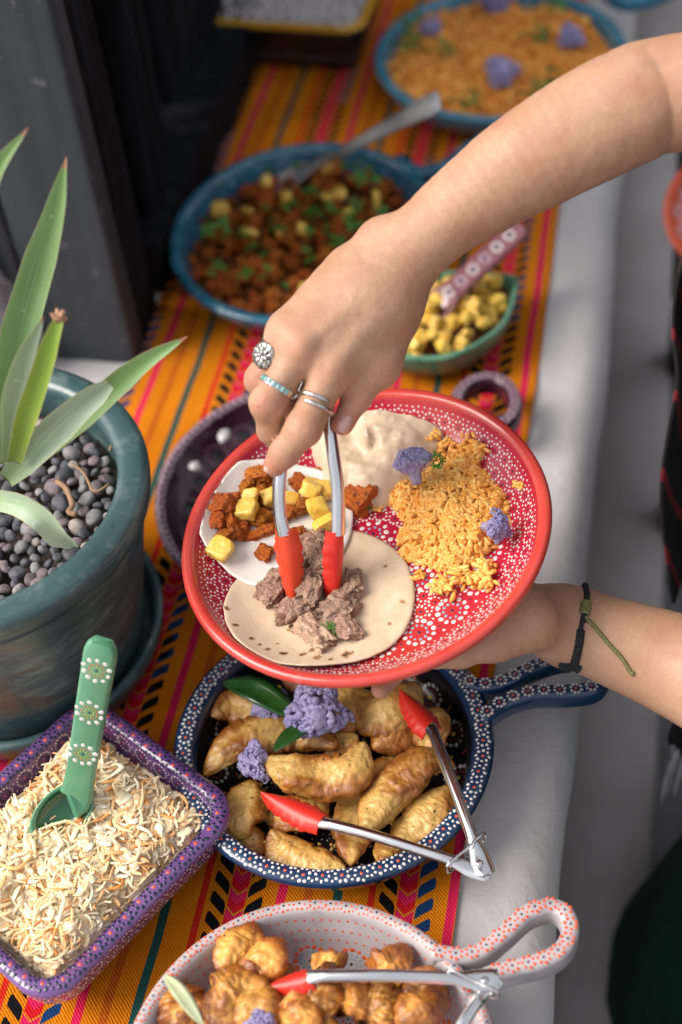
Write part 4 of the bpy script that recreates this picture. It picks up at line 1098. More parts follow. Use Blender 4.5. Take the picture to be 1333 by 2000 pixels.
def prow(r): return float(np.interp(-r, -lr[tp_:], np.arange(tp_, len(lr))))
G1 = [(0.0042, 0.0010, P_WHITE), (-0.0042, 0.0010, P_WHITE)]
for r_, ph_ in ((0.1222, 0.0), (0.1120, 0.5), (0.0745, 0.0), (0.0640, 0.5), (0.0335, 0.0)):
    D.band(GPl, prow(r_), 0.0132, [(0.0049, 9, 0.00128, P_WHITE)], (0.0013, P_NAVY), phase=ph_, gaps=G1)
D.band(GPl, prow(0.1276), 0.0050, [], (0.0010, P_WHITE)); D.band(GPl, prow(0.1050), 0.0052, [], (0.0010, P_WHITE))
for r_, pt_ in ((0.0900, 0.0290), (0.0490, 0.0280), (0.0145, 0.024)):
    D.band(GPl, prow(r_), pt_, [(0.0108, 13, 0.0022, P_WHITE), (0.0064, 10, 0.0014, P_BLUE)], (0.0016, P_NAVY), gaps=[(0.0095, 0.0015, P_WHITE), (-0.0095, 0.0015, P_WHITE), (0.005, 0.0011, P_WHITE), (-0.004, 0.0011, P_NAVY)])
D.build(plate)

# ------------------------------------------------------------------ tongs
M_STEEL = simple('brushed_steel', (0.72, 0.72, 0.73), (0.66, 0.66, 0.68), 0.2, 40, metallic=1.0)
M_SIL = simple('red_silicone', (0.62, 0.020, 0.012), (0.66, 0.028, 0.016), 0.42, 40, coat=0.1)
M_SILO = simple('orange_red_silicone', (0.68, 0.055, 0.018), (0.70, 0.065, 0.022), 0.42, 40, coat=0.1)
def channel(w, d, t=0.0009, k=7):
    """U-channel section: open side down"""
    a = np.linspace(math.pi, 0, k)
    o_ = np.stack([w/2*np.cos(a), d*np.sin(a)], 1); i_ = np.stack([(w/2-t)*np.cos(a[::-1]), (d-t)*np.sin(a[::-1])], 1)
    return np.vstack([o_, i_])[::-1]
def tongs_arm(pts, up, parent, w0=0.0085, w1=0.0108, d=0.0045):
    path = resample(catmull(pts, 200), 40); s = np.linspace(w0, w1, 40) / 0.008
    V, F, _ = sweep(path, channel(0.008, d), up, scale=np.stack([s, np.ones(40)], 1)); return obj('arm', V, F, M_STEEL, parent, sharp=50)
def tongs_head(a, tip, up, w, parent, mat, n=40, bend=0.0):
    """silicone scoop with a scalloped edge, from the arm's end to a blunt tip"""
    a, tip = np.asarray(a, float), np.asarray(tip, float); ax = tip - a; L = np.linalg.norm(ax); t = ax / L
    up = _n(np.asarray(up, float) - t * (np.asarray(up, float) @ t)); sd_ = np.cross(t, up)
    U = np.linspace(0, 1, n); m_ = 11; Wv = np.linspace(-1, 1, m_)
    half = w/2 * np.clip(1.02 - 0.62 * U ** 2.2 - 0.30 * U ** 8, 0.08, 1) * (0.86 + 0.16 * np.sin(np.clip(U * 3, 0, 1) * math.pi / 2))
    sc = 1 + 0.17 * np.abs(np.sin(U * math.pi * 6.5)) * np.clip((U - 0.08) * 12, 0, 1)
    Gt = np.zeros((n, m_, 3)); Gb = np.zeros((n, m_, 3))
    for i, u in enumerate(U):
        h_ = half[i]
        for j, v in enumerate(Wv):
            k_ = sc[i] if abs(v) > 0.95 else (1.0 if abs(v) < 0.7 else (1 + sc[i]) / 2)
            z_ = 0.0032 * (1 - v*v) - 0.0035 * abs(v) ** 3 + bend * u * u
            p = a + t * (u * L) + sd_ * (v * h_ * k_) + up * z_
            Gt[i, j] = p + up * 0.0011; Gb[i, j] = p - up * 0.0011
    V = np.vstack([Gt.reshape(-1, 3), Gb.reshape(-1, 3)]); f = grid_faces(n, m_, False); o_ = n * m_
    i = np.arange(n); j = np.arange(m_)
    ri = np.concatenate([j, i[1:] * m_ + m_ - 1, (n-1) * m_ + j[::-1][1:], i[::-1][1:-1] * m_]); r2 = np.roll(ri, -1)
    Fh = np.vstack([f[:, ::-1], f + o_, np.stack([ri, r2, r2 + o_, ri + o_], 1)])
    return obj('silicone_head', V, Fh, mat, parent, sharp=60)
def wire(pts, r, parent, name='ring_clip', closed=True, n=48, mat=None):
    P_ = resample(catmull(pts, 200, closed), n, closed); V, F, _ = sweep(P_, circ(r, 8), carried_up(P_, closed), closed); return obj(name, V, F, mat or M_STEEL, parent)
# tongs in the hand
T1 = [uz(648, 655, 1.030), uz(600, 745, 1.022), uz(568, 840, 1.012), uz(548, 930, 1.018), uz(547, 1000, 1.026), uz(556, 1044, 1.031)]
T2 = [uz(655, 655, 1.030), uz(640, 745, 1.020), uz(642, 815, 1.010), uz(650, 880, 1.014), uz(660, 960, 1.022), uz(661, 1044, 1.031)]
tongs = thing('serving_tongs', uz(610, 1190, 1.05), 'steel tongs with red scalloped tips held in the hand over the taco', 'tongs')
tongs_arm(T1, TOCAM(T1[3]) + np.array([-0.5, 0, 0]), tongs); tongs_arm(T2, TOCAM(T2[3]) + np.array([0.5, 0, 0]), tongs)
tongs_head(uz(557, 1036, 1.030), uz(576, 1192, 1.058), TOCAM(T1[3]) * 1.0 + np.array([-0.25, 0, 0]), 0.0185, tongs, M_SILO)
tongs_head(uz(659, 1036, 1.030), uz(652, 1192, 1.058), TOCAM(T2[3]) * 0.75 + np.array([0.75, 0, 0]), 0.0165, tongs, M_SIL)
V, F, _ = sweep([uz(636, 662, 1.030), uz(666, 662, 1.030)], circ(0.004, 12), (0, 0, 1)); obj('hinge_pin', V, F, M_STEEL, tongs)
def lying_tongs(name, hinge, e1, e2, tip1, tip2, label, up, w=0.020, mat1=M_SIL, mat2=M_SIL):
    t = thing(name, hinge, label, 'tongs', 'tongs lying on the dishes')
    up = np.asarray(up, float)
    for e_, tip, mt in ((e1, tip1, mat1), (e2, tip2, mat2)):
        d_ = _n(e_ - hinge); lay = up * (0.0026 if e_ is e1 else -0.0010)
        bulge = up * 0.004
        path = resample(catmull([hinge - d_*0.006, hinge + d_*0.012, hinge + (e_-hinge)*0.35 + bulge*0.6, hinge + (e_-hinge)*0.7 + bulge, e_ + bulge*0.3, e_ + (tip-e_)*0.10], 200), 60) + lay
        u_ = np.linspace(0, 1, 60); ws = np.interp(u_, [0, 0.02, 0.12, 0.24, 0.9, 1], [0.9, 1.75, 1.65, 0.98, 1.02, 1.25]); dp = np.interp(u_, [0, 0.12, 0.26, 0.9, 1], [0.5, 0.55, 1, 0.9, 0.5])
        V, F, _ = sweep(path, channel(0.0088, 0.0048), up, scale=np.stack([ws, dp], 1)); obj('arm', V, F, M_STEEL, t, sharp=50)
        tongs_head(e_ + (tip - e_)*0.02 + lay*0.5, tip, up, w, t, mt)
    mid = hinge + _n(_n(e1-hinge) + _n(e2-hinge)) * 0.004 + up * 0.0045
    V, F, _ = sweep([mid - up*0.003, mid + up*0.0016, mid + up*0.0020], circ(0.0026, 14), _n(e1-hinge), scale=[1, 1, 0.6]); obj('rivet', V, F, M_STEEL, t)
    # sliding wire clip round both arms
    p1, p2 = hinge + (e1 - hinge) * 0.16, hinge + (e2 - hinge) * 0.16; ac = _n(p1 - p2)
    lo_, hi_ = -0.0035, 0.0085
    q_ = [p2 - ac*0.008 + up*lo_, p2 - ac*0.009 + up*hi_, (p1+p2)/2 + up*hi_, p1 + ac*0.009 + up*hi_, p1 + ac*0.008 + up*lo_, (p1+p2)/2 + up*lo_]
    wire(q_, 0.0011, t)
    return t
# tongs on the navy pan
h_ = un(945, 1700, 0.072); a1 = un(845, 1432, 0.070); b1 = un(782, 1352, 0.064); a2 = un(632, 1607, 0.070); b2 = un(512, 1552, 0.062)
tn = lying_tongs('serving_tongs', h_, a1, a2, b1, b2, 'open steel tongs with red tips lying across the fried fish', (0, 0, 1))
# tongs on the white bowl
h_ = un(958, 1916, 0.082); a1 = un(616, 1912, 0.080); b1 = un(515, 1935, 0.066); a2 = un(880, 2040, 0.078); b2 = un(800, 2120, 0.066)
tw = lying_tongs('serving_tongs', h_, a1, a2, b1, b2, 'steel tongs with red tip resting on the white bowl of shrimp', (0, 0, 1), 0.017)

# ------------------------------------------------------------------ rings and bracelet
M_SILVER = simple('silver', (0.72, 0.70, 0.67), (0.45, 0.44, 0.43), 0.25, 500, metallic=1.0, bump=0.2, bscale=900)
M_DSILV = simple('oxidised_silver', (0.60, 0.58, 0.56), (0.10, 0.095, 0.09), 0.32, 420, metallic=1.0, lo=0.42, hi=0.6)
M_TURQ = simple('turquoise', (0.16, 0.42, 0.42), (0.30, 0.55, 0.52), 0.25, 300, coat=0.3)
def ring_pts(c, axis, r, n=48, squash=1.0):
    R_ = frame_z(axis); a = np.arange(n) * 2 * math.pi / n
    return c + np.stack([r*np.cos(a), r*np.sin(a), 0*a], 1) @ R_.T
def band(c, axis, r, w, th, parent, name, mat, cut=None, n=64):
    P_ = ring_pts(c, axis, r, n); closed = cut is None
    N_ = (P_ - c) / np.linalg.norm(P_ - c, axis=1, keepdims=True)
    if cut is not None:
        k = int(np.argmax((P_ - c) @ cut)); P_ = np.roll(P_, -k - 3, 0)[:-6]; N_ = np.roll(N_, -k - 3, 0)[:-6]
    V, F, _ = sweep(P_, rrect(w, th, min(w, th)*0.45, 3), N_, closed); return obj(name, V, F, mat, parent, sharp=60)
# open double ring on the index finger
c_ = J['i1'] + (J['i2'] - J['i1']) * 0.60; ax = _n(J['i2'] - J['i1'])
rg = thing('wrap_ring', c_, 'plain open silver wrap ring on the index finger', 'ring')
tw_ = TOCAM(c_)
a_ = np.linspace(-0.25, 2*math.pi + 0.95, 90); R_ = frame_z(ax)
ph0 = math.atan2((tw_ @ R_[:, 1]), (tw_ @ R_[:, 0])) - 0.35
P_ = c_ + 0.0136 * (np.outer(np.cos(a_ + ph0), R_[:, 0]) + np.outer(np.sin(a_ + ph0), R_[:, 1])) + np.outer((a_ - math.pi) / 7.2 * 0.0062, R_[:, 2])
V, F, _ = sweep(P_, circ(0.0016, 10), ax, scale=np.concatenate([np.linspace(0.8, 1.25, 8), np.ones(74), np.linspace(1.25, 0.8, 8)])); obj('band', V, F, M_SILVER, rg)
# turquoise band on the middle finger
c_ = J['m1'] + (J['m2'] - J['m1']) * 0.72; ax = _n(J['m2'] - J['m1'])
rg = thing('turquoise_ring', c_, 'silver ring inlaid with turquoise on the middle finger', 'ring')
band(c_, ax, 0.0130, 0.0048, 0.0013, rg, 'band', M_SILVER)
R_ = frame_z(ax); tl = _n(TOCAM(c_) + 0.55 * _n(uz(480, 790, 0.98) - c_)); ph0 = math.atan2(tl @ R_[:, 1], tl @ R_[:, 0])
for q in range(-3, 4):
    n_ = math.cos(ph0 + q*0.27) * R_[:, 0] + math.sin(ph0 + q*0.27) * R_[:, 1]; V, F = box((-0.0012, -0.0017, -0.0005), (0.0012, 0.0017, 0.0007))
    V = c_ + n_ * 0.0138 + V @ np.stack([np.cross(ax, n_), ax, n_], 1).T; obj('stone', V, F, M_TURQ, rg, smooth=False)
# big flower ring on the ring finger
c_ = J['r1'] + (J['r2'] - J['r1']) * 0.50; ax = _n(J['r2'] - J['r1'])
rg = thing('flower_ring', c_, 'large ornate silver flower ring on the ring finger', 'ring')
band(c_, ax, 0.0122, 0.0140, 0.0014, rg, 'band', M_DSILV)
fn = _n(TOCAM(c_) * 0.85 + _n(uz(430, 690, 0.99) - c_) * 0.80); fc = c_ + fn * 0.0135
for lay_, cnt_, L_, wd_, tilt_ in ((0.0, 10, 0.0078, 0.0021, 0.06), (0.0011, 7, 0.0056, 0.0018, 0.30), (0.0020, 5, 0.0034, 0.0014, 0.60)):
    for q in range(cnt_):
        Rf = frame_z(fn, q * 2*math.pi/cnt_ + lay_ * 400); V, F = ball(6, 8); V = V * [L_*0.58, wd_, 0.0012]
        V[:, 2] += lay_ + tilt_ * (V[:, 0] + L_*0.5) * 0.6; V[:, 0] += L_ * 0.62
        obj('petal', fc + V @ Rf.T, F, M_SILVER if q % 3 else M_DSILV, rg)
V, F = ball(8, 14); obj('setting', fc - fn*0.0012 + (V * [0.0098, 0.0098, 0.0016]) @ frame_z(fn).T, F, M_DSILV, rg)
V, F = ball(7, 10); obj('flower_centre', fc + fn*0.0030 + (V * [0.0016, 0.0016, 0.0013]) @ frame_z(fn).T, F, M_DSILV, rg)
for s_ in (-1, 1): wire(ring_pts(c_ + ax * s_ * 0.0066, ax, 0.0131, 40), 0.0008, rg, 'beaded_edge', mat=M_DSILV)
for q in range(14):
    a = q * 2*math.pi/14; Rf = frame_z(ax, a); nn = Rf[:, 0]
    if nn @ fn > 0.8 or nn @ TOCAM(c_) < -0.3: continue
    V, F = ball(5, 7); obj('scroll', c_ + nn*0.0129 + ax*random.uniform(-0.002, 0.002) + (V * [0.0014, 0.0021, 0.0010]) @ np.stack([np.cross(ax, nn), ax, nn], 1).T, F, M_SILVER, rg)
# braided bracelet on the other wrist
M_CORD = simple('black_cord', (0.010, 0.012, 0.016), (0.03, 0.034, 0.040), 0.75, 700, bump=0.9, bscale=900, bdist=0.001)
M_OLIVE = simple('olive_cord', (0.16, 0.155, 0.055), (0.26, 0.25, 0.10), 0.75, 900, bump=0.9, bscale=1100, bdist=0.001)
bc = uz(1142, 1228, 1.089); bax = _n(LJ['l3'] - LJ['lw'] + np.array([0.0, 0.0, 0.0])); 
br = thing('cord_bracelet', bc, 'braided black cord bracelet with olive knot on the wrist under the plate', 'bracelet')
def on_skin(px, py, lift=0.0012):
    """where the line of sight of a pixel meets the left arm"""
    ds = np.linspace(0.98, 1.16, 240); P_ = np.array([uz(px, py, d_) for d_ in ds]); v_ = left_arm(P_)
    k = int(np.argmax(v_ < lift)); return P_[k] if v_.min() < lift else P_[int(np.argmin(v_))]
skin_pts = lambda L: [on_skin(a, b) for a, b in L]
def braid(pts, r, parent, name, mat, flat=1.0, n=70, wob=0.25, pitch=0.0022):
    path = resample(catmull(pts, 300), n); L_ = np.linalg.norm(np.diff(path, axis=0), axis=1).sum()
    s = 1 + wob * np.abs(np.sin(np.linspace(0, L_/pitch*math.pi, n))); up_ = np.array([TOCAM(p) for p in path])
    V, F, _ = sweep(path, circ(r, 8), up_, scale=np.stack([s, s*flat], 1)); return obj(name, V, F, mat, parent)
braid(skin_pts([(1146, 1170), (1143, 1190), (1140, 1215)]) , 0.0017, br, 'loose_cord', M_CORD)
braid(skin_pts([(1143, 1142), (1147, 1160), (1146, 1172)]), 0.0020, br, 'loose_cord', M_CORD)
braid(skin_pts([(1145, 1176), (1144, 1188), (1142, 1200)]), 0.0032, br, 'knot', M_OLIVE, 1.0, 40, 0.35, 0.0016)
braid(skin_pts([(1140, 1198), (1137, 1216), (1134, 1232)]), 0.0015, br, 'loose_cord', M_CORD)
braid(skin_pts([(1135, 1230), (1132, 1255), (1127, 1280), (1122, 1298)]), 0.0026, br, 'braided_band', M_CORD, 0.8, 60, 0.3, 0.0026)
braid(skin_pts([(1134, 1308), (1122, 1302), (1108, 1302), (1094, 1300)]), 0.0032, br, 'braided_band', M_CORD, 0.8, 40, 0.3, 0.0026)
braid(skin_pts([(1142, 1204), (1165, 1228), (1190, 1258), (1215, 1286), (1233, 1314)]), 0.0013, br, 'cord_tail', M_OLIVE, 1.0, 90, 0.35, 0.0018)
V, F = ball(7, 9); obj('end_knot', on_skin(1235, 1315) + V * 0.0022, F, M_OLIVE, br)
# the band goes on round the hidden back of the wrist
wc = LJ['lw'] + (LJ['l3'] - LJ['lw']) * 0.36; back = []
f0_, f1_ = on_skin(1096, 1301), on_skin(1143, 1143)
for q in np.linspace(0, 1, 9):
    a = f0_ - wc; b = f1_ - wc; mid_ = -TOCAM(wc) * 0.030
    p = wc + (a*(1-q)**2 + mid_*2.6*q*(1-q) + b*q**2); back.append(p)
for i in range(1, 8):
    for _ in range(20):
        d_ = left_arm(back[i][None])[0]
        if d_ < 0.0015: back[i] = back[i] - TOCAM(wc) * 0.0015
braid(back, 0.0022, br, 'braided_band', M_CORD, 0.8, 60, 0.3, 0.0026)
# ------------------------------------------------------------------ food: building blocks
def chunk_mesh(name, seed, dims, mat, k=5, p=4.5, rough=0.16, freq=1.6):
    """an uneven cut cube, about 2*dims across"""
    V, F = cube_sphere(k)
    V = V / (np.abs(V) ** p).sum(1, keepdims=True) ** (1 / p)
    rg_ = np.random.default_rng(seed); sk = np.eye(3) + rg_.uniform(-0.16, 0.16, (3, 3))
    V = V * (1 + rough * fbm(V, freq, seed, 3)[:, None]) @ sk
    return make_mesh(name, V * dims, F, mat, sharp=48)
def scatter(baseV, baseF, Rs, Ts, Ss):
    """join many copies of a small mesh: rotation (n,3,3), translation (n,3), scale (n,3)"""
    V = np.einsum('nij,mj,nj->nmi', Rs, baseV, Ss) + Ts[:, None, :]
    n, m = V.shape[:2]; out = []
    for g in (baseF if isinstance(baseF, list) else [baseF]): out.append((g[None] + (np.arange(n) * m)[:, None, None]).reshape(-1, g.shape[1]))
    return V.reshape(-1, 3), out
def tangent_rots(N, tilt=0.35, rng=RNG):
    """random in-plane rotations whose z axis is near N (n,3)"""
    out = np.empty((len(N), 3, 3))
    for i, n_ in enumerate(N): out[i] = frame_z(n_ + rng.normal(size=3) * tilt, rng.uniform(0, 6.28))
    return out
LAST = {}
def in_disc(c, R_, n): r_ = np.sqrt(RNG.uniform(0, 1, n)); a = RNG.uniform(0, 6.28, n); return np.stack([c[0] + R_*r_*np.cos(a), c[1] + R_*r_*np.sin(a)], 1), r_
def lumpy_strip(path, radii, flat, seed, amp=0.12, freq=60, n=64, m=36, up=(0, 0, 1), crisp=0.35):
    """a closed, rounded, uneven strip of battered food"""
    P = resample(catmull(path, 200), n); t = np.linspace(0, 1, n)
    r = np.interp(t, np.linspace(0, 1, len(radii)), radii) * np.clip(np.sqrt(np.maximum(1 - np.abs(2*t - 1) ** 5, 0)), 0.04, 1)
    V, F, Gs = sweep(P, circ(1.0, m), up, scale=np.stack([r, r * flat], 1))
    c = np.vstack([np.repeat(P, m, 0), P[0], P[-1]]); d = V - c; L = np.linalg.norm(d, axis=1, keepdims=True) + 1e-9
    rr = np.concatenate([np.repeat(r, m), [r[0], r[-1]]])[:, None]
    ang = np.concatenate([np.tile(np.arange(m) * 2*math.pi/m, n), [0, 0]]); tt = np.concatenate([np.repeat(t, m), [0, 1]]) * np.linalg.norm(np.diff(P, axis=0), axis=1).sum()
    Q = np.stack([tt * freq * 0.55 + seed, 1.25 * np.cos(ang), 1.25 * np.sin(ang)], 1)                # lumps that run along the strip
    sidew = np.abs((d / L) @ _n(np.cross(P[-1] - P[0] + 1e-6, np.asarray(up, float)))) ** 3; sidew = np.maximum(sidew, np.clip(np.abs(2*tt/tt.max() - 1) * 4 - 3, 0, 1))
    f = fbm(Q, 1.0, seed, 2)[:, None] * amp + (sidew * np.abs(noise(V, 120, seed + 5)))[:, None] * crisp * 0.5 + np.abs(noise(V, 260, seed + 6))[:, None] * amp * crisp * 0.4
    fine = (0.0010 * np.abs(noise(V, 190, seed + 9)) + 0.0006 * noise(V, 420, seed + 10) + 0.0014 * np.maximum(noise(V, 95, seed + 11), 0)) * (0.5 + crisp)
    crust = np.clip(0.5 + 1.6 * (f[:, 0] / max(amp, 1e-6)) * 0.35 + 260 * fine - 0.25, 0, 1)
    edge = np.abs((d / L) @ _n(np.cross(np.asarray(P[-1] - P[0]), np.asarray(up, float)) + 1e-9))
    LAST['crust'] = np.clip(crust * 0.7 + 0.9 * np.clip(edge - 0.5, 0, 1) + 0.35 * noise(V, 45, seed + 12), 0, 1)
    return V + d / L * (rr * f + fine[:, None]), F
def with_crust(o):
    a = o.data.attributes.new('crust', 'FLOAT', 'POINT'); a.data.foreach_set('value', LAST['crust'].astype(np.float32)); return o
def fried(name, c1, c2, c3):
    m = NT(name)
    n1 = m.noise(34, 5, 0.62); n2 = m.noise(120, 4, 0.6)
    at_ = m.n('ShaderNodeAttribute'); at_.attribute_name = 'crust'
    n1 = m.math('ADD', m.math('MULTIPLY', n1, 0.55), m.math('MULTIPLY', at_.outputs['Fac'], 0.45))
    c = m.mix(m.ramp(n1, 0.30, 0.60), c1, c2)
    c = m.mix(m.math('MULTIPLY', m.ramp(m.math('ADD', m.math('MULTIPLY', n2, 0.5), m.math('MULTIPLY', at_.outputs['Fac'], 0.5)), 0.44, 0.68), 0.85), c, c3)
    c = m.mix(m.ramp(m.noise(330, 2, 0.4), 0.70, 0.735), c, (0.035, 0.018, 0.008))
    oi = m.n('ShaderNodeObjectInfo').outputs['Random']
    hv = m.n('ShaderNodeHueSaturation'); m.put(hv.inputs['Color'], c); m.put(hv.inputs['Value'], m.math('MULTIPLY_ADD', oi, 0.4, 0.8)); c = hv.outputs[0]
    m.set(Base_Color=c, Roughness=m.math('MULTIPLY_ADD', n2, 0.3, 0.13), Subsurface_Weight=0.08, Subsurface_Scale=1.0)
    m.b.inputs['Subsurface Radius'].default_value = (0.003, 0.0016, 0.0008)
    m.bump(m.noise(300, 5, 0.7), 0.5, 0.0018); m.bump(n2, 0.4, 0.003); m.set(Coat_Weight=0.3, Coat_Roughness=0.22)
    m.b.inputs['Specular IOR Level'].default_value = 0.5
    return m.m
M_FISH = fried('fried_batter', (0.79, 0.505, 0.160), (0.62, 0.280, 0.050), (0.29, 0.083, 0.012))
M_SHRIMP = fried('dark_batter', (0.74, 0.38, 0.085), (0.54, 0.185, 0.026), (0.18, 0.042, 0.008))
M_PINE = simple('pineapple', (0.86, 0.52, 0.065), (0.88, 0.61, 0.15), 0.28, 2.2, 4, bump=0.5, bscale=5, bdist=0.0018, sss=0.25, sss_r=(0.004, 0.003, 0.001), rnd=0.25)
M_PASTOR = simple('spiced_meat', (0.58, 0.165, 0.020), (0.42, 0.088, 0.010), 0.36, 2.4, 5, bump=1.0, bscale=6, bdist=0.005, rnd=0.4, spots=((0.13, 0.026, 0.007), 5.0, 0.56, 0.68))
M_BEEF = simple('braised_beef', (0.51, 0.325, 0.235), (0.29, 0.155, 0.105), 0.28, 2.4, 5, bump=1.0, bscale=6, bdist=0.005, rnd=0.4, spots=((0.62, 0.45, 0.32), 3.2, 0.55, 0.68))
M_LEAF = simple('cilantro_leaf', (0.045, 0.15, 0.020), (0.09, 0.23, 0.035), 0.45, 3, bump=0.3, bscale=6, rnd=0.4)
M_CAUL = simple('purple_cauliflower', (0.23, 0.20, 0.40), (0.40, 0.36, 0.56), 0.6, 190, 4, bump=0.5, bscale=700, bdist=0.001, rnd=0.3)
M_CAULST = simple('cauliflower_stem', (0.42, 0.36, 0.48), (0.30, 0.24, 0.40), 0.45, 90, sss=0.2)
M_RICE = simple('orange_rice', (0.92, 0.43, 0.075), (0.94, 0.51, 0.14), 0.34, 160, 3, sss=0.15, sss_r=(0.002, 0.001, 0.0005), isl=((0.95, 0.57, 0.18), (0.86, 0.33, 0.042)))
M_RICEF = simple('far_rice', (0.94, 0.36, 0.045), (0.95, 0.43, 0.08), 0.4, 90, 3, isl=((0.95, 0.54, 0.15), (0.66, 0.18, 0.018)))
M_RICEB = simple('orange_rice_deep', (0.70, 0.27, 0.04), (0.76, 0.36, 0.075), 0.5, 260)
PAST = [chunk_mesh('meat_piece', 40 + q, d, M_PASTOR, 8, 5.0, 0.24, 2.4) for q, d in enumerate(((0.5, 0.40, 0.34), (0.5, 0.30, 0.26), (0.5, 0.46, 0.28), (0.5, 0.34, 0.40), (0.5, 0.26, 0.20), (0.46, 0.42, 0.38), (0.5, 0.2, 0.3)))]
PINE = [chunk_mesh('pineapple_cube', 60 + q, d, M_PINE, 6, 6.5, 0.11) for q, d in enumerate(((0.5, 0.46, 0.40), (0.5, 0.36, 0.34), (0.46, 0.46, 0.42), (0.5, 0.40, 0.30)))]
BEEF = [chunk_mesh('beef_piece', 80 + q, d, M_BEEF, 9, 4.2, 0.34, 2.2) for q, d in enumerate(((0.5, 0.36, 0.26), (0.5, 0.28, 0.22), (0.5, 0.42, 0.30), (0.5, 0.25, 0.28)))]
def leaf_mesh(name, seed, lobes=5, mat=None):
    """a lobed, cupped little leaf, about 1 across"""
    rg_ = np.random.default_rng(seed); n = 40; a = np.linspace(-math.pi, math.pi, n, endpoint=False)
    r = 0.30 + 0.14 * np.cos(lobes * a / 1.0) + 0.05 * np.cos(3 * lobes * a + 1) + rg_.uniform(-0.02, 0.02, n)
    r *= np.where(np.abs(a) > 2.7, 0.45, 1.0)
    V = [(0, 0, 0)]; F = []
    for s_ in (0.5, 1.0):
        for i in range(n): x, y = s_*r[i]*math.cos(a[i]), s_*r[i]*math.sin(a[i]); V.append((x, y, 0.28*(x*x + y*y) + 0.05*math.sin(5*x + seed) + 0.04*math.cos(7*y)))
    tri = np.array([(0, 1+i, 1+(i+1) % n) for i in range(n)]); quad = np.array([(1+i, 1+n+i, 1+n+(i+1) % n, 1+(i+1) % n) for i in range(n)])
    return make_mesh(name, np.array(V), [tri, quad], mat or M_LEAF)
CIL = [leaf_mesh('cilantro_leaf', q, l) for q, l in ((1, 5), (2, 3), (3, 6))]
def floret(loc, n, size, seed, label, name='cauliflower_floret', group=None, stem=True):
    """a cauliflower floret: knobbly crown of many buds on branching stems; n is the way the crown faces"""
    rg_ = np.random.default_rng(seed); n = _n(n); R_ = frame_z(n, rg_.uniform(0, 6))
    t = thing(name, np.asarray(loc, float) - n * size * 0.5, label, 'vegetable', group)
    bV, bF = ball(5, 6); k = 330
    u = rg_.uniform(-0.15, 1, k); ph = rg_.uniform(0, 6.28, k); s_ = np.sqrt(np.maximum(1 - u*u, 0))
    lob = 1 + 0.18 * np.sin(3 * ph + seed) + 0.1 * np.sin(5 * ph)
    C_ = np.stack([0.44 * lob * s_ * np.cos(ph), 0.38 * lob * s_ * np.sin(ph), 0.30 * u], 1); C_ = C_ * (1 + 0.20 * fbm(C_, 5.0, seed, 2)[:, None])
    Ts = np.vstack([C_, [[0, 0, 0]]]); Ss = np.concatenate([rg_.uniform(0.035, 0.070, k), [0.365]])
    V, F = scatter(bV, bF, np.array([rand_rot(rg_) for _ in range(k + 1)]), Ts, np.repeat(Ss[:, None], 3, 1) * np.vstack([np.ones((k, 3)), [[1.12, 0.98, 0.75]]]))
    V = V + 0.035 * np.stack([noise(V, 7, seed), noise(V, 7, seed+1), noise(V, 7, seed+2)], 1)
    obj('crown', np.asarray(loc) + (V * size) @ R_.T, F, M_CAUL, t)
    if stem:
        parts = []
        for q in range(5):
            a = q * 1.26; tip = np.array([0.28*math.cos(a), 0.24*math.sin(a), 0.05])
            v_, f_, _ = sweep(catmull([(0.03*math.cos(a), 0.03*math.sin(a), -0.55), (0.08*math.cos(a), 0.07*math.sin(a), -0.28), tip], 8), circ(0.10, 8), (0.3, 0.2, 1), scale=np.linspace(1.1, 0.8, 8)); parts.append((v_, f_))
        V, F = join(parts); obj('stem', np.asarray(loc) + (V * size) @ R_.T, F, M_CAULST, t)
    return t

